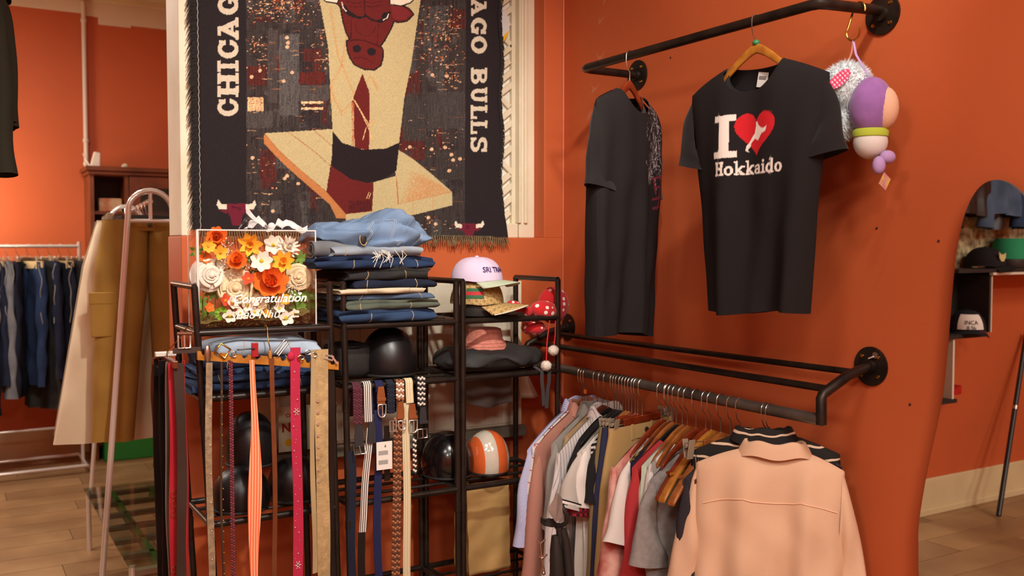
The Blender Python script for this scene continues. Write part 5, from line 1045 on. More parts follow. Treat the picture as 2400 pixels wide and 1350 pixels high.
def flower(kind, col, px, py, r, label, Y=-.36, face=None, seed=0, center='d9a52a'):
    p = P(px, py, Y=Y); R_ = r*(2.75 if kind == 'rose' else 3.0)/2240; q = random.Random(seed+px)
    n = Vector((q.uniform(-.35, .35), -1, q.uniform(-.05, .55))) if face is None else Vector(face); n.normalize()
    rt = thing('artificial_flower', label, 'flower', p, 'artificial flowers in the acrylic box'); z_ = n; x_ = z_.orthogonal().normalized(); y_ = z_.cross(x_); B = Matrix((x_, y_, z_)).transposed().to_4x4()
    if kind == 'rose':
        for li, (cnt, s_) in enumerate(((5, 1.0), (5, .82), (5, .64), (4, .46), (3, .3))):
            for i in range(cnt):
                M = B @ Matrix.Translation((0, 0, R_*.08*li)) @ Matrix.Rotation(2*PI*(i+.37*li)/cnt+q.uniform(-.15, .15), 4, 'Z') @ Matrix.Rotation(q.uniform(.05, .5)*(1 if li < 3 else .3), 4, 'Y') @ Matrix.Rotation(q.uniform(-.25, .25), 4, 'X') @ Matrix.Scale(R_*s_*q.uniform(.85, 1.08), 4); key = ('rose', col)
                if key not in PM:
                    def fn(u, v):
                        th = (u-.5)*2.1; rho = math.sin(min(1, v)*PI*.5)**.7*(1+.16*v**5); return (rho*math.cos(th), rho*math.sin(th), -.35+.8*v-.3*v**5-.22*abs(u-.5)**3*8*v)
                    PM[key] = MB().grid(fn, 8, 7).build('petal', FM[col], rt, local=True, ang=180); PM[key].matrix_local = M
                else: inst(PM[key], rt, M, 'petal')
    for li, (cnt, L_, W_, cup, tip, open_) in enumerate(TYPES[kind] if kind != 'rose' else []):
        key = (kind, col, li)
        for i in range(cnt):
            sc = R_/.03*q.uniform(.93, 1.07); M = B @ Matrix.Rotation(2*PI*(i+.5*(li % 2))/cnt+q.uniform(-.1, .1), 4, 'Z') @ Matrix.Rotation(PI/2*(1-open_*.82), 4, 'X') @ Matrix.Scale(sc, 4)
            if key not in PM:
                def fn(u, v, L_=L_*.03, W_=W_*.03):
                    x = (u-.5)*2*W_*math.sin(PI*min(1, v*.9+.08))**tip; return (x, L_*v+.001, cup*.6*(v**1.7)*L_+x*x*16)
                o_ = MB().grid(fn, 5, 5).build('petal', FM[col], rt, local=True, ang=180); PM[key] = o_; o_.matrix_local = M
            else: inst(PM[key], rt, M, 'petal')
    if kind in ('rose', 'peony'): MB().ell(n*R_*(.3 if kind == 'rose' else .15), R_*(.2 if kind == 'rose' else .28), 14, 10).build('heart', FM[col], rt, local=True)
    if kind in ('open', 'lily', 'tiny', 'mum'):
        MB().ell((0, 0, 0), R_*(.2 if kind != 'tiny' else .28), 10, 6).build('centre', mat('centre_'+center, center, .8, var=.3, vs=200), rt, local=True)
    MB().tube([Vector((0, 0, 0))-n*R_*.05, Vector((q.uniform(-.01, .01), .02, -.03)), Vector((q.uniform(-.02, .02), min(.02, -.3-Y), BZ0+.02-p.z))], .0015, 5).build('stem', m_stem, rt, local=True)
    return rt
FL = [('peony', 'orange', 508, 556, 26, 'orange flower at the top left of the flower box', -.33), ('open', 'yellow', 488, 578, 17, 'yellow flower under the top left orange one', -.36), ('tiny', 'yellow', 516, 592, 17, 'small yellow blossom left of the upper orange peony', -.37), ('open', 'orange', 480, 606, 16, 'orange flower at the left edge of the flower box', -.34),
      ('peony', 'orange', 556, 613, 25, 'orange peony left of the white centre flower', -.37), ('lily', 'yellow', 587, 573, 32, 'yellow lily at the top centre of the flower box', -.36), ('open', 'white', 640, 575, 26, 'white cosmos right of the top yellow lily', -.34), ('mum', 'white', 674, 580, 27, 'white daisy at the top right of the flower box', -.35), ('open', 'white', 613, 612, 27, 'white flower in the centre of the flower box', -.375), ('lily', 'yellow', 664, 615, 30, 'yellow lily at the right of the flower box', -.37),
      ('rose', 'white', 492, 646, 40, 'large white rose at the left of the flower box', -.35), ('rose', 'cream', 552, 676, 44, 'large cream rose at the lower middle of the flower box', -.352), ('peony', 'orange', 632, 664, 43, 'large orange peony in the middle of the flower box', -.36), ('rose', 'cream', 700, 650, 32, 'cream rose at the right edge of the flower box', -.345), ('tiny', 'red', 582, 654, 16, 'small red blossom left of the large orange peony', -.385), ('tiny', 'red', 528, 705, 16, 'small red blossom below the large white rose', -.385), ('tiny', 'orange', 491, 722, 12, 'small orange blossom at the lower left of the box', -.38), ('rose', 'cream', 600, 708, 24, 'small cream rose behind the handwriting', -.36),
      ('tiny', 'white', 545, 712, 16, 'small white blossom below the large cream rose', -.385), ('tiny', 'white', 538, 742, 17, 'small white blossom beside the green leaves', -.39), ('tiny', 'white', 562, 736, 16, 'small white blossom at the bottom left of the handwriting', -.39), ('tiny', 'white', 580, 716, 15, 'small white blossom touching the first handwritten word', -.385), ('tiny', 'white', 596, 732, 13, 'small white blossom between the two handwritten lines', -.39), ('tiny', 'white', 654, 723, 15, 'small white blossom at the lower right of the box', -.385), ('tiny', 'white', 670, 746, 20, 'white blossom at the bottom right of the box', -.39), ('tiny', 'white', 690, 735, 12, 'little white blossom near the bottom right edge', -.385), ('tiny', 'yellow', 660, 702, 19, 'yellow blossom under the large orange peony', -.37), ('tiny', 'yellow', 626, 735, 12, 'little yellow blossom between the lower white ones', -.37)]
for k in FL: flower(*k[:6], Y=k[6], seed=3, center='c9b23a' if k[1] == 'white' else 'd98a1e')
lv = thing('leaf_sprig', 'bright green leaf sprig at the lower left of the flower box', 'leaves', P(518, 745, Y=-.385))
for i in range(7):
    a = i*.9; o_ = P(518+8*math.cos(a), 735+8*math.sin(a), Y=-.385)
    MB().grid(lambda u, v: ((u-.5)*.016*math.sin(PI*min(1, v+.05)), -.002*abs(u-.5)*4, .02*v), 4, 5).xf(Matrix.Translation(o_) @ Matrix.Rotation(a, 4, 'Y')).build('leaf', mat('bright_leaf', '7aa82a', .6, var=.2, vs=60), lv)
SPR = [(500, 680), (530, 650), (610, 690), (650, 640), (700, 720), (470, 660), (575, 600), (640, 700), (490, 740), (690, 620)]
for i, (px, py) in enumerate(SPR):
    o_ = P(px, py, Y=-.315); lv = thing('leaf_sprig', 'dark green foliage sprig '+['below the white rose', 'between white rose and orange peony', 'left of the first handwritten word', 'right of the large orange peony', 'above the lower right blossoms', 'behind the large white rose', 'under the top yellow lily', 'behind the first handwritten word', 'in the lower left corner of the box', 'behind the right yellow lily'][i], 'leaves', o_, 'foliage sprigs at the back of the flower box')
    for k in range(9):
        a = k*.7+i; MB().grid(lambda u, v: ((u-.5)*.014*math.sin(PI*min(1, v+.05)), -.006*v, .036*v), 4, 5).xf(Matrix.Translation(o_) @ Matrix.Rotation(a, 4, 'Y')).build('leaf', m_leaf, lv)
for i, (px, py) in enumerate(((462, 590), (705, 605), (690, 690), (600, 640), (470, 710), (640, 620), (560, 640), (715, 690))):
    o_ = P(px, py, Y=-.33); lv = thing('leaf_sprig', ['dark leaf sprig at the upper left of the flower box', 'leaf sprig beside the right yellow lily', 'leaf sprig under the right cream rose', 'leaf sprig in the centre of the flower box', 'leaf sprig at the lower left side of the flower box', 'leaf sprig between white flower and right lily', 'leaf sprig under the left orange peony', 'leaf sprig with buds at the right edge of the box'][i], 'leaves', o_)
    for k in range(6):
        a = k*1.05+i; MB().grid(lambda u, v: ((u-.5)*.012*math.sin(PI*min(1, v+.05)), -.004*v, .028*v), 4, 5).xf(Matrix.Translation(o_) @ Matrix.Rotation(a, 4, 'Y')).build('leaf', m_leaf, lv)
gy = random.Random(9)
for i, (px, py, lab) in enumerate(((522, 612, 'spray of tiny white filler flowers left of the orange peony'), (582, 628, 'spray of tiny white filler flowers in the upper middle of the box'), (682, 678, 'spray of tiny white filler flowers under the cream rose'), (545, 645, 'spray of tiny white filler flowers between the orange peony and cream rose'), (625, 725, 'spray of tiny white filler flowers between the handwritten words'), (530, 590, 'spray of tiny white filler flowers near the small yellow blossoms'))):
    mb = MB(); c_ = P(px, py, Y=-.355)
    for k in range(60): mb.ell(c_+Vector((gy.gauss(0, .012), gy.gauss(0, .008), gy.gauss(0, .016))), .0022, 6, 4)
    tag(mb.build('filler_flowers', mat('filler_white', 'e9e2cf', .8)), lab, 'flowers', kind='stuff')
ms = MB(); 
ms.grid(lambda u, v: (BX0+.005+(BX1-BX0-.01)*u, BY0+.008+(BY1-BY0-.016)*v, BZ0+.012+.014*abs(nz(u*16, v*8, 0, 2))+.014*math.sin(u*5)**2+.012*v), 60, 24)
for i in range(1400):
    p = Vector((gy.uniform(BX0+.008, BX1-.008), gy.uniform(BY0+.007, BY1-.01), BZ0+gy.uniform(.004, .034))); d = Vector((gy.uniform(-1, 1), gy.uniform(-.3, .3), gy.uniform(-.5, 1))).normalized()*.012
    s1 = d.orthogonal().normalized()*.0009; ms.add([p-s1, p+s1, p+d], [(0, 1, 2)])
tag(ms.build('moss', mat('dry_moss', '7d6a33', .9, var=.4, vs=60, alt='4f4a22')), 'dry olive moss on the floor of the flower box', 'moss', kind='stuff')
# ================================================================== BELTS
def vpath(x, y, z0, z1, n=26, wob=.003, seed=1, dx=0): return [Vector((x+wob*math.sin((z0-z0-(i/n))*7+seed)+dx*i/n, y, z0+(z1-z0)*i/n)) for i in range(n+1)]
def belt(label, x, y, z0, z1, w_, m, seed=1, th=.003, yaw=0, twist=0, wv=None, dx=0, group=None, wob=.003):
    rt = thing('belt', label, 'belt', (x, y, z0), group); n = 30; pts = vpath(x, y, z0, z1, n, wob, seed, dx)
    ws = [Vector((math.cos(yaw+twist*i/n+.12*math.sin(i*.5+seed)), math.sin(yaw+twist*i/n+.12*math.sin(i*.5+seed)), 0)) for i in range(n+1)]
    MB().ribbon(pts, ws, wv if wv else w_, th).build('strap', m, rt, ang=60); return rt
def buckle(rt, c, w_, h, m=m_chrome, rot=None, prong=True, r=.0025, D_=False):
    R3 = rot or Matrix(); c = Vector(c)
    pts = [(-w_/2, -h/2), (w_/2, -h/2), (w_/2, h/2), (-w_/2, h/2)] if not D_ else [(-w_/2, h/2)]+[(w_/2*math.cos(t), -h/2*abs(math.sin(t))**.8) for t in np.linspace(PI, 2*PI, 9)]+[(w_/2, h/2)]
    R3 = R3.to_3x3(); bko = MB().tube([c+R3 @ Vector((a, 0, b)) for a, b in pts], r, 8, closed=True).build('buckle', m, rt)
    if prong: MB().tube([c+R3 @ Vector((0, -.002, h/2)), c+R3 @ Vector((0, -.005, -h/2))], r*.7, 6).build('prong', m, bko)
def holes(rt, x, y, z, n, m=m_chrome, r=.004, gap=.03):
    for i in range(n): MB().lathe([(r*.5, 0), (r, 0), (r, .0015), (r*.5, .0015)], (x, y, z-i*gap), 12, axis=Matrix.Rotation(PI/2, 3, 'X')).build('eyelet', m, rt)
def studs(rt, x, y, zs, m=m_chrome, r=.0025, name='stud'):
    for i, z in enumerate(zs): MB().ell((x+(.0) , y, z), (r, r*.6, r), 8, 6).build(name, m, rt)
YB = -.468; GB = 'belts on the wooden belt hanger'
XB = lambda px: P(px, 1000, Y=YB).x
ZBOT = .36
bhg = thing('belt_hanger', 'notched wooden belt hanger with a gold hook on the left rack', 'belt hanger', (XB(630), YB, P(630, 848, Y=YB).z))
hl, hr = P(462, 832, Y=YB), P(792, 856, Y=YB); mid = (hl+hr)/2; dr = (hr-hl); nx_ = 11
pr = [(0, -.014), (0, .012)]
for i in range(nx_):
    a = (i+.5)/nx_; 
    for t in np.linspace(0, PI, 6): pr.append((a-.022*math.cos(t), .012-.012*math.sin(t)))
pr += [(1, .012), (1, -.014)]
MB().prism([(u*dr.length, v) for u, v in pr], hl+Vector((0, .007, 0)), dr.normalized(), (0, 0, 1), (0, -1, 0), .014).build('bar', m_woody, bhg, smooth=False)
hk = P(634, 768, Y=-.44); MB().tube([Vector((mid.x, YFR-.012, SHZ[0]+.0)), ]+[Vector((mid.x, YFR+.0135*math.cos(t), SHZ[0]+.0145*math.sin(t)+.001)) for t in np.linspace(.2, PI, 8)]+[Vector((mid.x, YFR-.02, SHZ[0]-.03)), Vector((mid.x, YB, SHZ[0]-.05)), Vector((mid.x, YB, mid.z+.01))], .0018, 6).build('hook', m_brass, bhg)
MB().lathe([(.006, 0), (.006, .02), (.004, .024)], (mid.x, YB, mid.z+.006), 12).build('hook_socket', m_woody, bhg)
zt_ = mid.z+.006; YF_ = YB-.012
c_snake = mat('silver_snake', 'a08f72', .4, metal=.4, var=.3, vs=60, bump=.5, bs=300); c_gold = mat('gold_leather', 'c2a878', .4, metal=.35, var=.2, vs=40, bump=.6, bs=200); c_brown = mat('brown_leather', '6a3416', .45, var=.15, vs=20); c_crim = mat('crimson_suede', 'b01e40', .9, var=.08); c_coral = stripes('coral_stripe', 'ef7a52', 'f6d3a8', 120, .22); c_blackl = mat('black_leather', '171312', .35, bump=.2, bs=200); c_dbr = mat('dark_brown_leather', '3a2a22', .5, var=.1); c_taupe = mat('taupe_leather', '77675a', .6, var=.1); c_red = mat('red_leather', 'b3232c', .5)
b = belt('silver grey belt with a snake-head tip and gold edge on the belt hanger', XB(488), YF_, zt_, ZBOT, .019, c_snake, 1, group=GB)
MB().ell((XB(487), YF_, zt_+.026), (.010, .006, .026), 14, 10).build('snake_head', m_steel, b); studs(b, XB(488)+.003, YF_-.003, [zt_-.16-.085*i for i in range(6)])
b = belt('thin brown cord belt with beads on the belt hanger', XB(516), YF_, zt_, ZBOT, .006, mat('dark_cord', '3a2410', .6), 2, group=GB, th=.005); studs(b, XB(516)+.003, YF_-.003, [zt_-.09-.032*i for i in range(18)], m_brass, .0024, 'bead')
buckle(b, P(522, 822, Y=YF_), .03, .034, m_brass, Matrix.Rotation(-.95, 3, 'Y'), prong=False, r=.0035)
def braid(rt, x, y, z0, z1, w_, m1, m2, pitch=.0075, rows=3, th=.0045, dx=0, name='braid'):
    for mm, par in ((m1, 0), (m2, 1)):
        mb = MB(); n = int((z0-z1)/pitch)
        for i in range(n):
            if i % 2 != par: continue
            for k in range(rows):
                cx = x-w_/2+w_*(k+.5)/rows+dx*i/n; z = z0-pitch*i-(pitch*.5 if k % 2 else 0); sg = 1 if k % 2 else -1
                mb.ell((cx, y, z), (w_/rows*.7, th, pitch*.62), 8, 5, rot=Matrix.Rotation(sg*.6, 3, 'Y'))
        tag(mb.build(name, mm, rt), kind='stuff')
b = thing('belt', 'thin braided wine-red cord belt on the belt hanger', 'belt', (XB(540), YF_, zt_), GB); braid(b, XB(540), YF_, zt_, ZBOT, .011, mat('wine_cord', '5d2430', .7), mat('red_cord2', '7d2a30', .7), .008, 2)
buckle(b, P(548, 830, Y=YF_), .012, .016, m_steel, prong=False, r=.002)
n = 31; wv = [.014+.027*math.exp(-((i-16)/8)**2) for i in range(n)]
b = belt('coral striped ribbon belt twisted in the middle on the belt hanger', XB(592), YF_, zt_, ZBOT, .02, c_coral, 4, wv=wv, group=GB, wob=.004)
for i in range(len(bpy.data.objects[b.children[0].name].data.uv_layers[0].data)): pass
MB().box(P(597, 820, Y=YF_), (.019, .012, .042)).build('end_cap', mat('red_lacquer', 'a31f22', .35), b, smooth=False, bevel=.001); MB().tube([P(555, 820, Y=YF_-.006), P(575, 818, Y=YF_-.012), P(597, 817, Y=YF_-.009)], .0025, 6).build('keeper', c_blackl, b)
b = belt('narrow brown leather belt on the belt hanger', XB(638), YF_, zt_, ZBOT, .014, c_brown, 5, group=GB, th=.004); buckle(b, P(660, 815, Y=YF_), .016, .05, m_steel, Matrix.Rotation(.7, 3, 'Y'), r=.003)
b = belt('crimson suede belt with rhinestone flowers on the belt hanger', XB(692), YF_, zt_+.03, ZBOT, .031, c_crim, 6, group=GB, wob=.003); xq = XB(692)
rq2 = random.Random(8); zz_ = [zt_-.05-.02*i for i in range(30)]
for i, z in enumerate(zz_): MB().ell((xq+rq2.uniform(-.01, .01), YF_-.0028, z+rq2.uniform(-.006, .006)), (.0016 if i % 4 else .0028,)*3, 6, 4).build('rhinestone', m_chrome, b)
for zf in (P(692, 965, Y=YF_).z, P(692, 1325, Y=YF_).z):
    for k in range(12): MB().ell((xq+.008*math.cos(k*1.05)*(1 if k < 6 else .5), YF_-.003, zf+.011*math.sin(k*1.05)*(1 if k < 6 else .5)), .0026, 6, 4).build('rhinestone', m_chrome, b)
MB().ell(P(682, 835, Y=YF_), (.012, .009, .014), 14, 8).build('knot', c_crim, b)
b = belt('wide gold leather belt with eyelets on the belt hanger', XB(752), YF_, zt_+.02, ZBOT, .042, c_gold, 7, group=GB, wob=.002); holes(b, XB(742), YF_-.004, P(736, 940, Y=YF_).z, 8, gap=.036, r=.005)
b2 = belt('narrow pale gold belt overlapping the wide gold one', XB(729), YF_-.006, zt_+.02, ZBOT+.1, .018, mat('pale_gold', 'd3bc8d', .4, metal=.3), 8, group=GB, yaw=.5)
for i, (px, py) in enumerate(((706, 838), (722, 826), (735, 832))): MB().tube([P(px, py, Y=YF_-.008)+Vector((.01*math.cos(t), 0, .007*math.sin(t))) for t in np.linspace(0, 2*PI, 10)[:-1]], .002, 6, closed=True).build('buckle', m_steel if i else m_brass, b)
b = belt('black leather belt with a silver clasp at the right end of the belt hanger', XB(775), YF_+.012, zt_-.012, ZBOT, .022, c_blackl, 9, group=GB); buckle(b, P(770, 838, Y=YF_), .03, .012, m_chrome, Matrix.Rotation(.3, 3, 'Y'), prong=False, r=.0035)
MB().box(P(783, 843, Y=YF_), (.006, .008, .034), Matrix.Rotation(-.6, 3, 'Y')).build('clasp_plate', m_chrome, b, smooth=False)
# second belt hanger, hung on the left side of the rack and seen end-on
XS_ = P(418, 900, Y=-.35).x-.03; GS = 'belts on the side belt hanger'
h2_ = thing('belt_hanger', 'brown wooden belt hanger hung on the side of the left rack', 'belt hanger', (XS_, -.36, .98))
MB().bb((XS_-.007, -.47, P(400, 850, X=XS_).z-.01), (XS_+.007, -.22, P(400, 850, X=XS_).z+.012)).build('bar', m_woodd, h2_, smooth=False, bevel=.002)
zs_ = P(400, 850, X=XS_).z
MB().tube([(-1.592, -.33, SHZ[0]+.008)]+[(-1.592+.013*math.cos(t), -.345, SHZ[0]+.013*math.sin(t)) for t in np.linspace(0, PI, 9)]+[(XS_, -.345, SHZ[0]-.06), (XS_, -.345, zs_+.012)], .002, 6).build('hook', m_brass, h2_)
def sb(label, px, yv, w_, m, z1=ZBOT, th=.003, yaw=.35, twist=0, seed=1):
    x = P(px, 1100, Y=yv).x; return belt(label, x, yv, zs_+.004, z1, w_, m, seed, th, yaw, twist, group=GS)
sb('black leather belt at the far left of the side hanger', 372, -.3, .026, c_blackl, seed=1)
sb('second black leather belt behind the taupe one on the side hanger', 384, -.36, .024, c_blackl, seed=6, yaw=.6)
sb('taupe leather belt on the side hanger', 395, -.4, .022, c_taupe, seed=2, yaw=.8)
b = sb('red leather belt with round metal links on the side hanger', 406, -.43, .024, c_red, seed=3, yaw=.35)
for i, py in enumerate((1158, 1180, 1202, 1335)): p = P(408, py, Y=-.437); MB().tube([p+Vector((.0085*math.cos(t), -.003, .0095*math.sin(t))) for t in np.linspace(0, 2*PI, 14)[:-1]], .0013, 5, closed=True).build('metal_link', m_brass, b)
b = sb('dark brown leather belt with a square silver buckle on the side hanger', 424, -.455, .03, c_dbr, seed=4, yaw=.3); MB().bb((P(405, 822, Y=-.46).x, -.464, P(430, 828, Y=-.46).z), (P(470, 822, Y=-.46).x, -.458, P(430, 815, Y=-.46).z)).build('folded_end', c_dbr, b, smooth=False)
buckle(b, P(432, 799, Y=-.466), .034, .042, m_chrome, r=.0035); MB().cyl(P(415, 782, Y=-.468), P(450, 782, Y=-.468), .005).build('leather_roll', c_brown, b)
sb('thin bright red belt behind the dark brown one', 436, -.4, .012, mat('bright_red', 'c8343a', .5), seed=5, yaw=.9)
b = sb('brown woven belt at the back of the side hanger', 366, -.26, .02, c_brown, .8, seed=7); buckle(b, P(372, 848, Y=-.3), .02, .03, mat('bronze', '6b4424', .35, metal=.8), r=.004)
MB().bb((XS_-.03, -.33, zs_+.012), (XS_+.03, -.31, zs_+.026)).build('white_clasp', mat('clasp_white', 'cfc8bd', .4), b, smooth=False, bevel=.002)
# belts draped over the middle rack
GM = 'woven belts draped on the middle rack'
YM = YFR-.022; XM = lambda px, y=-.455: P(px, 1000, Y=y).x
def over(rt, x, w_, m, zlow):   # short piece going over the rail
    pts = [Vector((x, YFR+.03, SHZ[1]-.1)), Vector((x, YFR+.02, SHZ[1]-.02))]+[Vector((x, YFR+.0155*math.cos(t), SHZ[1]+.0155*math.sin(t))) for t in np.linspace(.3, PI-.2, 7)]+[Vector((x, YM+.006, SHZ[1]-.02)), Vector((x, YM, zlow))]
    MB().ribbon(pts, Vector((1, 0, 0)), w_, .003).build('strap', m, rt)
z_ = lambda py: P(900, py, Y=YM).z
def tip(rt, x, y, za, zb, w_, m):
    MB().ribbon([Vector((x, y, za)), Vector((x, y, (za+zb)/2)), Vector((x, y, zb))], Vector((1, 0, 0)), [w_*.7, w_, w_], .004).build('leather_tip', m, rt)
c_bl2 = mat('slate_leather', '2b2b2e', .5); c_tanl = mat('cognac_leather', '8a4a22', .45, var=.12, vs=30)
b = thing('belt', 'maroon braided belt, leftmost on the middle rack', 'belt', (XM(840), YM, z_(900)), GM); over(b, XM(840), .028, mat('maroon_base', '4a1e26', .9), z_(980)); braid(b, XM(840), YM-.003, z_(905), z_(990), .03, mat('maroon_a', '5a2430', .9), mat('maroon_b', '4c1c28', .9), .009, 4, .003)
tip(b, XM(842), YM-.003, z_(990), z_(1040), .03, c_bl2); buckle(b, Vector((XM(842), YM-.006, z_(1045))), .038, .034, m_steel, Matrix.Rotation(-.5, 3, 'X'))
belt('dark navy woven belt hanging behind the striped one', XM(828), YM+.012, z_(1050), ZBOT, .026, fab('ink_navy_webbing', '1f2231'), 3, group=GM)
b = thing('belt', 'black and white striped webbing belt on the middle rack', 'belt', (XM(868), YM, z_(900)), GM); f_web = stripes('web_stripe', 'e2d6cc', '211d1d', 145, .42); over(b, XM(866), .027, f_web, z_(985))
tip(b, XM(872), YM-.003, z_(985), z_(1035), .027, c_bl2); MB().ribbon(vpath(XM(870), YM+.004, z_(1000), z_(1240), 16, .002, 2, -.03), Vector((1, 0, 0)), .024, .003).build('strap', f_web, b); MB().ribbon(vpath(XM(848), YM+.004, z_(1240), ZBOT, 8, .001, 2), Vector((1, 0, 0)), .024, .004).build('leather_end', c_blackl, b)
b = thing('belt', 'navy belt with cognac leather tip and silver ring on the middle rack', 'belt', (XM(893), YM, z_(900)), GM); f_nav = fab('navy_webbing', '23264a'); over(b, XM(893), .026, f_nav, z_(905)); MB().ribbon(vpath(XM(888), YM+.006, z_(960), ZBOT, 18, .004, 3), Vector((1, 0, 0)), .026, .003).build('strap', f_nav, b)
tip(b, XM(894), YM-.004, z_(905), z_(945), .027, c_tanl); buckle(b, Vector((XM(896), YM-.005, z_(962))), .027, .042, m_chrome, D_=True)
MB().box(Vector((XM(895), YM-.006, z_(935))), (.029, .006, .011)).build('keeper_loop', c_tanl, b, smooth=False, bevel=.001)
b = thing('belt', 'dark blue braided belt between the navy and the brown braided belts', 'belt', (XM(918), YM, z_(900)), GM); over(b, XM(918), .024, fab('ink_base', '22252e'), z_(970)); braid(b, XM(918), YM-.003, z_(900), z_(972), .025, fab('ink_a', '272b38'), fab('ink_b', '20232d'), .009, 4, .003); MB().ribbon(vpath(XM(911), YM+.01, z_(1000), z_(1130), 6, .001, 2), Vector((1, 0, 0)), .02, .003).build('strap', c_blackl, b)
buckle(b, Vector((XM(921), YM-.006, z_(1000))), .022, .036, m_chrome)
b = thing('belt', 'brown and white chunky braided belt on the middle rack', 'belt', (XM(938), YM, z_(900)), GM); over(b, XM(938), .022, fab('brown_base', '4a3020'), z_(950)); cb1, cb2, cb3 = fab('braid_tan', 'a06a4a'), fab('braid_cream', 'ddd0c0'), fab('braid_brown', '5d3826')
braid(b, XM(939), YM-.003, z_(895), z_(945), .027, cb1, cb2, .0095, 4, .004); tip(b, XM(940), YM-.004, z_(945), z_(985), .025, c_tanl); buckle(b, Vector((XM(942), YM-.008, z_(1000))), .026, .03, m_chrome, D_=True); braid(b, XM(936), YM+.004, z_(985), ZBOT, .028, cb1, cb3, .0095, 4, .0045, dx=-.012)
b = thing('belt', 'cream woven belt with cognac leather tip on the middle rack', 'belt', (XM(963), YM, z_(900)), GM); f_crw = stripes('cream_weave', 'd8c8a4', 'c2b088', 110, .3); over(b, XM(963), .026, f_crw, z_(950)); MB().ribbon(vpath(XM(955), YM+.006, z_(950), ZBOT, 18, .002, 5, .002), Vector((1, 0, 0)), .026, .003).build('strap', f_crw, b)
tip(b, XM(967), YM-.004, z_(952), z_(990), .026, c_tanl); buckle(b, Vector((XM(969), YM-.006, z_(1006))), .028, .042, m_chrome, D_=True); MB().box(Vector((XM(969), YM-.007, z_(984))), (.029, .006, .011)).build('keeper_loop', c_tanl, b, smooth=False, bevel=.001)
b = thing('belt', 'black and white braided belt, rightmost on the middle rack', 'belt', (XM(988), YM, z_(900)), GM); over(b, XM(988), .024, fab('bw_base', '2a2826'), z_(960)); braid(b, XM(989), YM-.003, z_(892), z_(962), .027, fab('bw_a', 'cfc6bc'), fab('bw_b', '2c2a2a'), .0085, 4, .004); tip(b, XM(992), YM-.004, z_(962), z_(1000), .024, c_bl2)
MB().box(Vector((XM(993), YM-.006, z_(998))), (.03, .007, .011)).build('keeper_loop', c_bl2, b, smooth=False, bevel=.001); buckle(b, Vector((XM(990), YM-.006, z_(1025))), .034, .03, m_steel); braid(b, XM(976), YM+.008, z_(1040), z_(1130), .012, cb2, fab('bw_b2', '2c2a2a'), .0085, 2, .003)
# price tag
tg = thing('price_tag', 'white price tag with two barcodes hanging on the navy belt', 'price tag', P(900, 1098, Y=YM-.012)); ta, tb_ = P(882, 1037, Y=YM-.012), P(919, 1098, Y=YM-.012)
MB().bb((ta.x, YM-.013, tb_.z), (tb_.x, YM-.0124, ta.z)).build('card', mat('tag_card', 'e3ddd2', .7), tg, smooth=False)
for (pa, pb_) in ((1056, 1066), (1078, 1088)):
    for k in range(14):
        x = ta.x+.007+k*.0024; za, zb = P(900, pa, Y=YM-.012).z, P(900, pb_, Y=YM-.012).z; MB().bb((x, YM-.0136, zb), (x+(.0013 if k % 3 else .0007), YM-.013, za)).build('barcode_bar', mat('tag_ink', '4a4644', .7), tg, smooth=False)
tt = MB(); tt.prism([(-.003, -.004), (.003, -.004), (.0, .006)], P(903, 1045, Y=YM-.0132), (1, 0, 0), (0, 0, 1), (0, -1, 0), .0003); tt.build('tag_logo', mat('tag_ink', '4a4644', .7), tg, smooth=False)
# small framed sign behind the left rack
sg_ = thing('sign', 'small cream sign with red letters in a clear holder behind the belts', 'sign', (P(715, 1055, Y=-.1).x, -.1, .767))
sa, sb_ = P(652, 955, Y=-.09), P(790, 1058, Y=-.09); MB().bb((sa.x-.004, -.088, .762), (sb_.x+.02, -.084, sa.z+.012)).build('clear_holder', m_acr, sg_, smooth=False)
MB().bb((sa.x, -.092, .765), (sb_.x, -.0885, sa.z)).build('card', mat('sign_cream', 'd9cfae', .7), sg_, smooth=False)
m_sr = mat('sign_red', 'a8281f', .6); q = MB(); add_text(q, 'NE', P(678, 1003, Y=-.0925), (1, 0, 0), (0, 0, 1), .042, bold=.0015); q.build('letters', m_sr, sg_, smooth=False)
q = MB(); add_text(q, 'D', P(771, 994, Y=-.0925), (1, 0, 0), (0, 0, 1), .042, bold=.0015); q.build('letters', m_sr, sg_, smooth=False); q = MB(); add_text(q, 'CHA', P(682, 974, Y=-.0925), (1, 0, 0), (0, 0, 1), .018, bold=.0005); q.build('letters', m_sr, sg_, smooth=False)
MB().lathe([(0, 0), (.013, 0), (.013, .001), (0, .001)], P(676, 1037, Y=-.0922), 18, axis=Matrix.Rotation(PI/2, 3, 'X')).build('yellow_mark', mat('sun_yellow', 'f0b312', .4), sg_)
# ================================================================== FAR ROOM SEEN THROUGH THE OPENING
V = Vector
pp_ = MB(); x = P(195, 60, Y=YF).x; pp_.cyl((x, YF-.03, .0), (x, YF-.03, 3.2), .016, 12)
pr_ = thing('drain_pipe', 'white vertical pipe on the far orange wall', 'pipe', (x, YF-.03, 0)); pp_.build('pipe', mat('pipe_white', 'cfc0ae', .5), pr_)
for py in (50, 330, 385): MB().lathe([(.016, -.012), (.021, -.01), (.021, .01), (.016, .012)], (x, YF-.03, P(195, py, Y=YF).z), 14).build('coupling', mat('pipe_white', 'cfc0ae', .5), pr_)
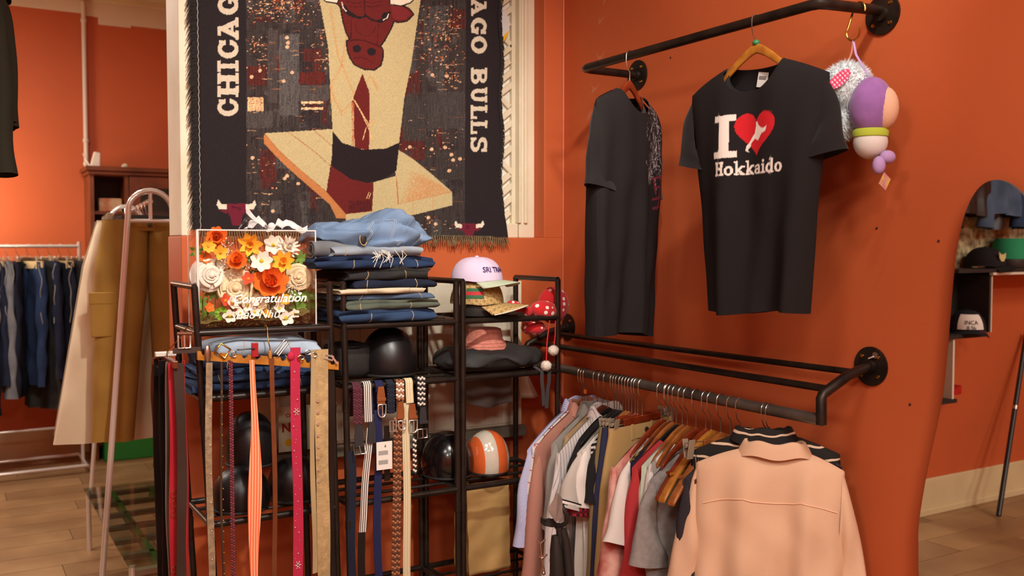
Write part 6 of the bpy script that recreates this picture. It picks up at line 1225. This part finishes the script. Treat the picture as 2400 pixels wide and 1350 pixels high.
# glazed wooden cabinet
m_cab = mat('cabinet_wood', '7a3d1c', .4, var=.25, vs=6, alt='5a2a12', coat=.2); m_cabd = mat('cabinet_inside', '3d1f10', .6)
ca, cb = P(210, 395, Y=3.75), P(470, 395, Y=3.75); x0, x1, zt = ca.x, cb.x, P(300, 393, Y=3.75).z
cabn = thing('cabinet', 'tall reddish wooden cabinet with glazed door against the far wall', 'cabinet', ((x0+x1)/2, 3.9, 0))
MB().bb((x0-.03, 3.7, zt-.03), (x1+.03, 4.06, zt)).bb((x0-.015, 3.72, zt-.055), (x1+.015, 4.06, zt-.03)).build('crown', m_cab, cabn, smooth=False, bevel=.004)
xm = P(293, 450, Y=3.75).x
for x in (x0, xm, x1-.02): MB().bb((x, 3.75, 0), (x+.025, 4.05, zt-.055)).build('side_panel', m_cab, cabn, smooth=False)
MB().bb((x0, 4.04, 0), (x1, 4.055, zt-.05)).build('back_panel', m_cabd, cabn, smooth=False)
for z in (.1, .5, .95, 1.38, 1.7, zt-.06): MB().bb((x0+.02, 3.77, z), (x1-.02, 4.05, z+.022)).build('shelf', m_cab, cabn, smooth=False)
dr_ = MB().bb((xm+.03, 3.735, 1.0), (xm+.1, 3.755, zt-.06)).bb((x1-.1, 3.735, 1.0), (x1-.02, 3.755, zt-.06)).bb((xm+.1, 3.735, zt-.14), (x1-.1, 3.755, zt-.06)).bb((xm+.1, 3.735, 1.0), (x1-.1, 3.755, 1.08)).build('door', m_cab, cabn, smooth=False, bevel=.003)
MB().bb((xm+.1, 3.743, 1.08), (x1-.1, 3.747, zt-.14)).build('pane', clear_mat('cabinet_glass', (.75, .72, .68), 1.5, .05), dr_, smooth=False)
MB().ell((xm+.045, 3.728, 1.45), .012, 10, 8).build('knob', m_brass, dr_)
p = P(258, 478, Y=3.85); tag(MB().bb((p.x-.075, 3.8, 1.722), (p.x+.07, 3.95, 1.722+.09)).build('carton', mat('carton_print', 'c9b184', .6, var=.6, vs=14, alt='b3552a'), smooth=False, bevel=.003), 'cream printed carton on the open cabinet shelf', 'box')
p = P(222, 388, Y=3.85); cl_ = thing('clip_lamp', 'white clip-on lamp shade leaning on the cabinet top by the pipe', 'lamp', V((p.x, 3.85, zt)))
MB().prism([(-.03, 0), (.035, 0), (.04, .1), (.0, .11)], (p.x, 3.85, zt+.002), (1, 0, 0), (0, 0, 1), (0, 1, 0), .05).build('shade', mat('lamp_white', 'ddd0bf', .5), cl_, smooth=False, bevel=.006); MB().tube([(p.x-.03, 3.87, zt+.01), (p.x-.055, 3.88, zt+.06), (p.x-.06, 3.95, zt+.1)], .005, 6).build('arm', mat('lamp_white', 'ddd0bf', .5), cl_)
p = P(293, 386, Y=3.85); tag(MB().ell((p.x, 3.85, zt+.018), (.022, .02, .018), 12, 8).ell((p.x-.012, 3.84, zt+.014), (.014, .014, .014), 10, 6).build('cotton_ball', mat('cotton', 'd9caa6', .9)), 'small cream crumpled lump on top of the cabinet', 'ornament')
# chrome rack with trousers in the opening
YN = .95; tl, tr_ = P(300, 505, Y=YN), P(405, 497, Y=YN); top = P(352, 447, Y=YN); bl = P(240, 1350, Y=YN); sl_ = (bl-tl)/(tl.z-bl.z); fl_ = tl+sl_*(tl.z); fr_x = tr_+V((-sl_.x, 0, -1))*tr_.z
off = P(210, 1165, Z=0)-V((fl_.x, fl_.y, 0)); off = V((off.x, 1.75, 0))
ck = thing('clothes_rack', 'chrome loop-ended clothes rack carrying trousers in the opening', 'clothes rack', (fl_.x, YN, 0)); m_chr = mat('warm_chrome', 'd9d4ca', .16, metal=.45, coat=.5)
rad = (tr_.x-tl.x)/2; cz = top.z-rad
zr_ = top.z-.045; rail_a = V(((tl.x+tr_.x)/2, YN, zr_))
for o3 in (V((0, 0, 0)), off):
    pts = [fl_+o3, tl+o3]+[V(((tl.x+tr_.x)/2+rad*math.cos(t), YN, cz+rad*math.sin(t)))+o3 for t in np.linspace(PI, 0, 13)]+[tr_+o3, fr_x+o3]
    MB().tube(pts, .0125, 12).build('end_loop', m_chr, ck); za = P(352, 518, Y=YN).z
    MB().cyl(V((tl.x-.004, YN, za))+o3, V((tr_.x+.004, YN, za))+o3, .009).build('cross_bar', m_chr, ck); MB().tube([V(((tl.x+tr_.x)/2, YN, top.z-.006))+o3, V(((tl.x+tr_.x)/2, YN+.004, (top.z+za)/2))+o3, V(((tl.x+tr_.x)/2, YN, za))+o3], .008, 8).build('support', m_chr, ck)
MB().cyl(rail_a, rail_a+off, .011).build('rail', m_chr, ck)
RA = lambda t: rail_a+off*t
GP = 'trousers on the chrome rack'; m_bp = m_blackpl
f_cargo = fab('cargo_khaki', '8f6c31', var=.12); f_cream = fab('cream_twill', 'cdbb9c', var=.05); f_taupe = fab('taupe_cotton', '8b775c'); f_camo = mat('camouflage', '6d5b2f', .9, var=1, vs=9, alt='3a2a18')
for t, m, lab, hl, k in ((.07, f_cargo, 'khaki cargo trousers at the front of the chrome rack', 'black clip hanger holding the khaki cargo trousers', dict(hw=.185, L=.95, lean=-.03, cargo=True, hemw=.085, D=.05, spread=1.2)), (.17, f_cream, 'cream wide-leg trousers behind the khaki cargo pair', 'black clip hanger holding the cream trousers', dict(hw=.2, L=.98, lean=-.13, hemw=.15, D=.045)), (.3, f_taupe, 'taupe trousers behind the cream pair', 'black clip hanger holding the taupe trousers', dict(hw=.2, L=.98, lean=-.15, hemw=.13, D=.04)), (.42, f_camo, 'camouflage trousers further back on the chrome rack', 'black clip hanger holding the camouflage trousers', dict(hw=.2, L=.95, lean=-.06, D=.04))):
    hanger(RA(t), 4, hl, 'clip', m_bp, hw=.17, drop=.055, rr=.011, group='clip hangers on the chrome rack'); pants('trousers', lab, 'trousers', RA(t), 4, m, drop=.08, group=GP, seed=int(t*50), fold=.012, wr=.007, **k)
# far chrome rack with jeans
q0 = P(185, 577, D=6.35); xr, yr, zr2 = q0.x, q0.y, q0.z; xl = P(-120, 579, Y=yr).x
dk = thing('clothes_rack', 'chrome clothes rack of jeans along the far wall', 'clothes rack', (xr-.4, yr, 0))
for x in (xr, xl): MB().cyl((x, yr, .0), (x, yr, zr2+.03), .012).build('post', m_chr, dk); MB().cyl((x, yr-.2, .05), (x, yr+.2, .05), .012).build('foot', m_chr, dk)
MB().cyl((xl, yr, zr2), (xr, yr, zr2), .012).build('rail', m_chr, dk)
for y in (-.2, .2): MB().cyl((xl, yr+y, .05), (xr, yr+y, .05), .012).build('base_bar', m_chr, dk)
MB().cyl((xl, yr, .28), (xr, yr, .28), .009).build('lower_bar', m_chr, dk)
rd = random.Random(3); d_ink = denim('ink', '1d2130', '15171f'); dset = [d_char, d_ink, d_navy, d_char, d_blue, d_ink, d_ash, d_navy, d_ink, d_cream, d_char, d_ink, d_navy, d_char]
dl = ['charcoal', 'navy', 'dark blue', 'faded black', 'washed blue', 'indigo', 'ash grey', 'blue', 'deep navy', 'cream', 'black', 'ink blue', 'mid blue', 'dark charcoal']
words = ['rightmost', 'second from the right', 'third from the right', 'fourth from the right', 'fifth from the right', 'sixth from the right', 'seventh from the right', 'eighth from the right', 'ninth from the right', 'tenth from the right', 'eleventh from the right', 'twelfth from the right', 'thirteenth from the right', 'leftmost']
for i in range(14):
    x = xr-.05-i*.062; ph = 78+rd.uniform(-22, 18)
    hanger(V((x, yr, zr2)), ph, 'thin wire hanger, '+words[i]+' on the far jeans rack', 'clip', m_steel, hw=.13, drop=.07, rr=.012, group='hangers on the far jeans rack')
    jn = pants('jeans', dl[i]+' jeans, '+words[i]+' on the far chrome rack', 'jeans', V((x, yr, zr2)), ph, dset[i], hw=.17, L=rd.uniform(.74, 1.0), drop=.1, group='jeans on the far chrome rack', seed=i, D=.022, fold=.02, wr=.014, hemw=.09, trim=m_thread if i % 3 == 1 else None)
    for s_ in (-1, 1): MB().tube([(s_*(.182+.012*math.sin(k*.9+i)), -.024+.006*math.sin(k*1.3+i), -.11-.032*k) for k in range(13)], .0022, 5).build('side_seam', mat('far_seam', ['8f8a80', '6f7d92', 'a0824e'][i % 3], .8), jn, local=True)
# green box, glass-topped table
ga, gb = P(245, 1082, Y=3.7), P(380, 1070, Y=3.7); tag(MB().bb((ga.x, 3.68, .0), (gb.x+.1, 4.0, .36)).bb((ga.x-.01, 3.67, .36), (gb.x+.11, 4.01, .38)).build('storage_box', mat('green_plastic', '1f7a2c', .45), smooth=False, bevel=.008), 'bright green storage box by the far wall', 'box')
zg = .3; t1_, t2_, t3_ = P(232, 1140, Z=zg), P(372, 1125, Z=zg), P(258, 1335, Z=zg)
gt = thing('glass_table', 'low glass-topped table with green metal slats beneath', 'table', ((t1_.x+t2_.x)/2, (t1_.y+t3_.y)/2, 0)); xa, xb, ya, yb2 = t3_.x+.03, t2_.x+.05, t3_.y, t1_.y
xa = min(t1_.x, t3_.x)+.06
MB().bb((xa, ya, zg-.008), (xb, yb2, zg)).build('glass_top', clear_mat('table_glass', (.9, .93, .87), 1.1, .04), gt, smooth=False, bevel=.002)
m_grn = mat('green_metal', '2f5a20', .4)
for x in (xa+.12, xa+.3): MB().bb((x, ya+.02, zg-.07), (x+.02, yb2-.02, zg-.03)).build('green_slat', m_grn, gt, smooth=False)
for k in range(7): y = ya+.03+(yb2-ya-.06)*k/6; MB().bb((xa+.02, y, zg-.05), (xb-.02, y+.035, zg-.03)).build('cross_slat', mat('slat_grey', '8a7d66', .3, metal=.5), gt, smooth=False)
for x in (xa+.02, xb-.02):
    for y in (ya+.03, yb2-.03): MB().cyl((x, y, 0), (x, y, zg-.008), .012).build('leg', m_chr, gt)
# dark jacket hanging in the left edge of the opening
p = V((0, 0, 2.27)); hj = thing('wall_hook', 'small steel hook on the opening jamb above the olive jacket', 'hook', V((-2.32, .12, p.z+.1))); MB().tube([(-2.318, .12, p.z+.098), (-2.1, .12, p.z+.098), (-2.06, .12, p.z+.11)], .005, 8).build('peg', m_steel, hj); MB().lathe([(0, 0), (.02, 0), (.02, .006), (0, .006)], (-2.3198, .12, p.z+.1), 12, axis=Matrix.Rotation(PI/2, 3, 'Y')).build('plate', m_steel, hj)
jp = V((-2.085, .12, p.z+.1)); hanger(jp, 85, 'wooden hanger under the dark olive jacket at the opening', 'wood', m_woodd, rr=.006)
shirt('jacket', 'dark olive jacket at the far left edge of the opening', 'jacket', jp, 85, fab('olive_black_cotton', '2c2a20'), hw=.2, L=.42, sl=.52, sang=6, sw=.075, cuff=.06, D=.05, collar=fab('olive_black_cotton', '2c2a20'), seed=9)
# ================================================================== MIRROR AND WHAT IT REFLECTS
mp_ = [(2152, 1350), (2153, 1290), (2152, 1240), (2160, 1180), (2174, 1100), (2194, 1010), (2211, 930), (2221, 830), (2228, 740), (2235, 650), (2245, 570), (2258, 510), (2275, 465), (2299, 433), (2325, 421), (2350, 422), (2375, 435), (2402, 460), (2440, 515), (2475, 600), (2490, 700), (2488, 800), (2478, 900), (2485, 1000), (2510, 1100), (2540, 1200), (2550, 1320), (2540, 1450), (2515, 1580), (2470, 1700), (2400, 1790), (2330, 1830), (2270, 1790), (2230, 1700), (2200, 1600), (2172, 1480)]
pl_ = [P(a, b_, X=MIRX) for a, b_ in mp_]
def smooth_loop(pts, it=2):
    for _ in range(it):
        n = len(pts); pts = [q for i in range(n) for q in (pts[i]*.75+pts[(i+1) % n]*.25, pts[i]*.25+pts[(i+1) % n]*.75)]
    return pts
pl_ = smooth_loop(pl_); cen = sum(pl_, V((0, 0, 0)))/len(pl_); zmin = min(q.z for q in pl_)
mr = thing('wall_mirror', 'frameless wavy full-length mirror on the right wall', 'mirror', (MIRX, cen.y, zmin)); n = len(pl_)
MB().add(pl_, [tuple(range(n))]).build('mirror_glass', mat('mirror_silver', 'e9e6e0', .0, metal=1), mr, smooth=False)
ed = MB(); ed.add([q for q in pl_]+[V((MIRX+.012, q.y, q.z)) for q in pl_], [(i, (i+1) % n, n+(i+1) % n, n+i) for i in range(n)]+[tuple(range(2*n-1, n-1, -1))]); ed.build('backing_edge', mat('mirror_edge', '5d5048', .4), mr, smooth=False)
for z in (cen.z-.35, cen.z+.3): MB().bb((MIRX+.012, cen.y-.05, z), (0, cen.y+.05, z+.04)).build('mount', m_blackpl, mr, smooth=False)
# papered patch, stepped shelves, caps, jackets, pole on the wall opposite
m_page = mat('comic_page', 'd2c193', .8, var=1, vs=26, alt='6a5d45', rnd=.15)
pa = Pm(2232, 700, 0); pz0, pz1 = Pm(2300, 632, 0).z, 2.35; xs_r, xs_l = -2.34, Pm(2480, 600, 0).x; pg = random.Random(5)
pageo = MB().bb((-.1, -.0012, -.14), (.1, 0, .14)).build('comic_page', m_page, lw, local=True, smooth=False); first = True
x = xs_r-.1
while x > xs_l:
    z = (Pm(2300, 790, 0).z if x > Pm(2248, 600, 0).x-.05 else pz0)+.14
    while z < pz1:
        M = Matrix.Translation((x+pg.uniform(-.015, .015), -.001-pg.uniform(0, .004), z+pg.uniform(-.015, .015))) @ Matrix.Rotation(pg.uniform(-.08, .08), 4, 'Y')
        if first: pageo.matrix_local = M; first = False
        else: inst(pageo, lw, M)
        z += .26
    x -= .185
m_blkb = mat('black_board', '1f1b19', .6, var=.15); m_foam = mat('white_foam_edge', 'd6cbb8', .7)
def pmx(px, Y=-.0): return Pm(px, 700, Y).x
zA = Pm(2300, 630, -.2).z; zB = Pm(2260, 783, -.2).z; zC = Pm(2225, 935, -.2).z; xA0, xA1 = pmx(2238, -.2), pmx(2480, -.2); xB0, xB1 = pmx(2243, -.2), pmx(2318, -.2); 
wsf = thing('display_shelf', 'stepped black wall shelf with white edges, seen in the mirror', 'shelf', ((xA0+xA1)/2, -.1, zC))
for nm, a, b_, m in (('top_board', (xA0, -.22, zA-.02), (xA1, -.006, zA), m_blkb), ('board_edge', (xB1, -.222, zA-.034), (xA1, -.006, zA-.021), m_foam), ('back_panel', (xB0, -.012, zB), (xB1, -.006, zA-.02), m_blkb), ('side_panel', (xB1, -.2, zB), (xB1-.012, -.006, zA-.02), m_blkb), ('side_edge', (xB1-.012, -.206, zB), (xB1-.02, -.006, zA-.03), m_foam), ('middle_board', (pmx(2222, -.2)+.1, -.22, zB-.02), (xB1+.05, -.006, zB), m_blkb), ('lower_back', (pmx(2195, -.2), -.012, zC), (pmx(2232, -.2), -.006, zB-.02), m_blkb), ('lower_edge', (pmx(2232, -.2), -.21, zC), (pmx(2236, -.2), -.006, zB-.02), m_foam), ('lower_board', (pmx(2195, -.2), -.22, zC-.02), (pmx(2240, -.2), -.006, zC), m_blkb)):
    MB().bb(a, b_).build(nm, m, wsf, smooth=False)
f_navc = fab('cap_navy', '1e1d24'); q = Pm(2308, 615, -.12)
cp = cap('cap', 'black cap with a pale gold emblem on the stepped shelf in the mirror', V((q.x, -.12, zA)), 2.6-PI, f_black, f_black, r=.098, h=.105, vl=.06)
MB().prism([(-.03, .02), (-.012, .012), (.012, .012), (.03, .026), (.026, -.008), (.01, -.026), (-.014, -.026), (-.028, -.006)], (0, 0, 0), (1, 0, 0), (0, 0, 1), (0, -1, 0), .004).xf(Matrix.Rotation(.55, 4, 'Z') @ Matrix.Translation((0, -.1, .065))).build('emblem', mat('pale_gold_thread', 'c9bd83', .6), cp, local=True, smooth=False)
q = Pm(2362, 615, -.1); tag(MB().lathe([(0, 0), (.1, 0), (.105, .01), (.1, .05), (0, .05)], (q.x, -.11, zA), 28).build('hat_box', mat('dark_brown_box', '2c211b', .5)), 'round dark box under the green hat, seen in the mirror', 'box')
gh = thing('bucket_hat', 'green bucket hat on a round dark box, seen in the mirror', 'hat', (q.x, -.11, zA+.05)); MB().lathe([(0, .11), (.07, .11), (.08, .1), (.1, .0), (.103, 0), (.084, .1), (.074, .115), (0, .116)], (0, 0, 0), 32).build('crown_and_brim', fab('hat_green', '2f8f64'), gh, local=True)
q = Pm(2262, 770, -.14); tcp = cap('cap', 'navy trucker cap with white scribbled front, seen in the mirror', V((q.x, -.15, zB)), .75, f_navc, f_navc, r=.095, h=.11, vl=.07)
MB().grid(lambda u, v: (lambda th, ph: (.0965*math.cos(ph)**.75*math.cos(th), .0965*1.08*math.cos(ph)**.75*math.sin(th), .012+.111*math.sin(ph)))(-PI/2+(u-.5)*1.5, .1+.85*v), 12, 8).build('front_panel', f_white, tcp, local=True)
tm = MB()
for s_, zz, sz in (('INCA', .06, .03), ('8.5k', .032, .028)):
    vs_, fs_t = text(s_, sz); tm.add([(lambda a, z: (.099*math.cos(a)*math.cos(math.asin(min(.9, (z-.012)/.111)))**.75, .099*1.08*math.sin(a)*math.cos(math.asin(min(.9, (z-.012)/.111)))**.75, z))(-PI/2-p.x/.095, zz+p.y) for p in vs_], fs_t)
tm.build('scribble', mat('scribble_ink', '2a2438', .6), tcp, local=True, smooth=False)
q = Pm(2225, 925, -.1); tag(MB().prism([(-.1, 0), (.06, 0), (-.1, .05)], (q.x+.05, -.14, zC+.001), (1, 0, 0), (0, 0, 1), (0, 1, 0), .1).build('red_cloth', fab('red_felt', 'b0201c'), smooth=False, bevel=.004), 'folded red cloth on the lowest step in the mirror', 'cloth')
for px, m, lab, hl, ph in ((2288, mat('black_leather_jacket', '1c1714', .4, bump=.6, bs=25), 'black leather jacket on the papered wall, seen in the mirror', 'wooden hanger under the black leather jacket', 8), (2352, d_wash, 'faded denim jacket on the papered wall, seen in the mirror', 'wooden hanger under the faded denim jacket', 8), (2430, d_mid, 'blue denim jacket at the mirror edge beyond the faded one', 'wooden hanger under the blue denim jacket', 5)):
    q = Pm(px, 500, -.14); zb_ = Pm(px, 515, -.14).z; lj = V((q.x, -.14, zb_+.62)); 
    hkk = thing('wall_hook', 'steel hook above the '+lab.split(' on ')[0].split(' at ')[0]+' on the papered wall', 'hook', (q.x, -.02, lj.z-.006)); MB().tube([(q.x, 0, lj.z-.002), (q.x, -.14, lj.z-.002), (q.x, -.15, lj.z+.02)], .005, 8).build('peg', m_steel, hkk); MB().lathe([(0, 0), (.015, 0), (.015, .004), (0, .004)], (q.x, 0, lj.z-.002), 12, axis=Matrix.Rotation(PI/2, 3, 'X')).build('plate', m_steel, hkk)
    hanger(lj, ph, hl, 'wood', m_woodd, rr=.006, twist=ph+90); shirt('jacket', lab, 'jacket', lj, ph, m, hw=.22, L=.5, sl=.5, sang=7, sw=.08, cuff=.06, D=.05, collar=m, seed=px % 9, wr=.008)
a_ = Pm(2341, 1173, -.25); b_ = Pm(2402, 780, -.02)
pole = thing('pole', 'black pole leaning on the orange wall, seen in the mirror', 'pole', (a_.x, -.25, 0)); d_ = (V((b_.x, -.03, b_.z))-V((a_.x, -.25, .012))); A0 = V((a_.x, -.25, .012))
MB().cyl(A0, A0+d_, .014).build('shaft', m_blackpl, pole); MB().cyl(A0+d_*.56, A0+d_*.58, .0165).build('collar', m_steel, pole)
# ================================================================== FOLDED SCOOTER BESIDE THE CLOTHES
DS = 2.75; sc = lambda px, py, d=0: P(px, py, D=DS+d)
g0 = sc(1318, 1350); scr = thing('folded_scooter', 'black folded scooter with a hooked grip and grey mirror among the clothes', 'scooter', (g0.x, g0.y, 0)); m_rub = mat('black_rubber', '1d1b1a', .5, var=.15)
def drop_(p): return V((p.x, p.y, .03))
MB().tube([sc(1302, 1255), sc(1304, 1290), sc(1306, 1340), drop_(sc(1310, 1400))], [.012, .019, .022, .02], 14).build('grip', m_rub, scr)
MB().tube([sc(1318, 1240), sc(1326, 1270), sc(1334, 1345), drop_(sc(1336, 1400))], [.012, .013, .014, .014], 12).build('stem', m_rub, scr)
MB().tube([sc(1308, 1183, -.01), sc(1318, 1188, -.015), sc(1328, 1205, -.015), sc(1328, 1225, -.01), sc(1316, 1232, 0), sc(1302, 1232, .01)], [.006, .0065, .0065, .0065, .007, .009], 10).build('hook', m_rub, scr)
mpz = [sc(1307, 1156, -.04), sc(1318, 1170, -.02), sc(1320, 1215, -.02), sc(1302, 1224, -.04), sc(1284, 1197, -.05)]; nn = -F0*.012
MB().add([q for q in mpz]+[q-nn for q in mpz], [(4, 3, 2, 1, 0), (5, 6, 7, 8, 9)]+[(i, (i+1) % 5, 5+(i+1) % 5, 5+i) for i in range(5)]).build('mirror_plate', mat('grey_mirror', 'a39d98', .3, metal=.5, var=.2, vs=20), scr, smooth=False, bevel=.002)
MB().tube([sc(1310, 1235), sc(1312, 1250), drop_(sc(1320, 1400))], .01, 10).build('stem', m_rub, scr)
MB().grid(lambda u, v: tuple(sc(1268+34*u, 1212+22*v*(.6+.4*u))-F0*.02*math.sin(PI*u)+ZU*.004*nz(u*6, v*5)), 14, 8).build('strap_bundle', f_nyl, scr, solid=.004)
MB().bb((g0.x-.16, g0.y-.04, .03), (g0.x+.16, g0.y+.06, .05)).build('deck', m_rub, scr, smooth=False, bevel=.006)
for s_ in (-.13, .13): MB().lathe([(0, -.012), (.03, -.012), (.03, .012), (0, .012)], (g0.x+s_, g0.y+.01, .03), 18, axis=Matrix.Rotation(PI/2, 3, 'X')).build('wheel', m_rub, scr)
for i, (px, py) in enumerate(((1266, 1270), (1270, 1305))):
    ch = thing('metal_clip', ['upper steel clip dangling beside the scooter grip', 'lower steel clip dangling beside the scooter grip'][i], 'clip', sc(px, py+30))
    MB().tube([sc(px, py), sc(px+2, py+20), sc(px+4, py+36)], [.004, .003, .005], 8).build('pin', m_steel, ch); MB().tube([sc(px-6, py-2), sc(px, py+6), sc(px+12, py-6)], .003, 6).build('cross_piece', m_steel, ch); MB().ell(sc(px+4, py+38), .006, 10, 6).build('ball_end', m_steel, ch)
# ================================================================== CEILING LAMPS (above the frame)
for i, l in enumerate([o for o in bpy.data.objects if o.type == 'LIGHT' and o.data.type == 'AREA']):
    x, y, z = l.location; cl = thing('ceiling_lamp', 'round ceiling lamp '+['over the clothes rails', 'left of the camera', 'behind the clothes rails at the front', 'at the front left of the shop', 'over the opening to the back room', 'over the far jeans rack'][i], 'lamp', (x, y, z+.02))
    MB().lathe([(0, .17), (.42, .17), (.44, .1), (.43, .02), (.41, .02), (.41, .09), (0, .09)], (x, y, z+.01), 40).build('housing', mat('lamp_housing', 'e8e2d6', .5), cl); MB().lathe([(0, .03), (.4, .03), (.405, .035), (0, .036)], (x, y, z+.005), 40).build('diffuser', mat('lamp_glow', 'ffe6c4', .5, emit=2), cl)

# floor lamp beyond the left edge of the view, washing the far wall
fx, fy = -2.27, 3.55; fl2 = thing('floor_lamp', 'globe floor lamp standing left of the far jeans rack', 'lamp', (fx, fy, 0))
MB().lathe([(0, 0), (.14, 0), (.14, .015), (.02, .03), (0, .03)], (fx, fy, 0), 28).build('base', m_blackpl, fl2); MB().cyl((fx, fy, .02), (fx, fy, 1.62), .012).build('pole', m_blackpl, fl2)
MB().lathe([(.05, 1.6), (.06, 1.61), (.06, 1.64), (.03, 1.645)], (fx, fy, 0), 20).build('holder', m_blackpl, fl2)
pl2 = bpy.data.lights.new('floor_lamp_light', 'POINT'); pl2.energy = 150; pl2.color = (1, .82, .58); pl2.shadow_soft_size = .11; po = bpy.data.objects.new('floor_lamp_light', pl2); COL.objects.link(po); po.location = (fx, fy, 1.75)
MB().ell((fx, fy, 1.75), .1, 24, 16).build('globe', mat('globe_glow', 'ffd9a0', .5, emit=6), fl2)

for i, (loc, tgt, _, _) in enumerate(SPOTS):
    d = (V(tgt)-V(loc)).normalized(); loc = V(loc); ts = thing('track_spot', ['black track spotlight aimed at the tapestry', 'black track spotlight aimed at the upper rail'][i], 'spotlight', loc-d*.1)
    Mr = d.to_track_quat('Z', 'Y').to_matrix(); MB().lathe([(0, -.14), (.035, -.14), (.045, -.12), (.05, -.0), (.046, -.0), (.04, -.1), (0, -.1)], loc-d*.02, 24, axis=Mr).build('head', m_blackpl, ts); MB().cyl(loc-d*.12, V((loc.x-d.x*.12, loc.y-d.y*.12, 3.4)), .008).build('stem', m_blackpl, ts)
import OpenImageIO as oi, sys
b=oi.ImageBuf('/workdir/render_main.png'); s=b.spec(); k=s.width/2400
import numpy as np
a=b.get_pixels(oi.FLOAT)[...,:3]
for n,x,y in [('wall r top',1600,60),('wall r mid',2000,600),('wall low',1980,1000),('wall corner',1400,700),('backwall',1100,600),('whiteframe',1230,300),('tap black',540,350),('tap yellow',880,250),('peach',1800,1200),('whitetee',1450,1130),('floor L',100,1250),('far wall L',80,400),('far wall R',300,250),('khaki',270,800),('mirror wall',2330,950),('mirror floor',2300,1280),('board',1020,880),('floor',100,1200)]:
    X,Y=int(x*k),int(y*k); c=a[Y-3:Y+4,X-3:X+4].mean((0,1)); print(n,(x,y),(c*255).astype(int))
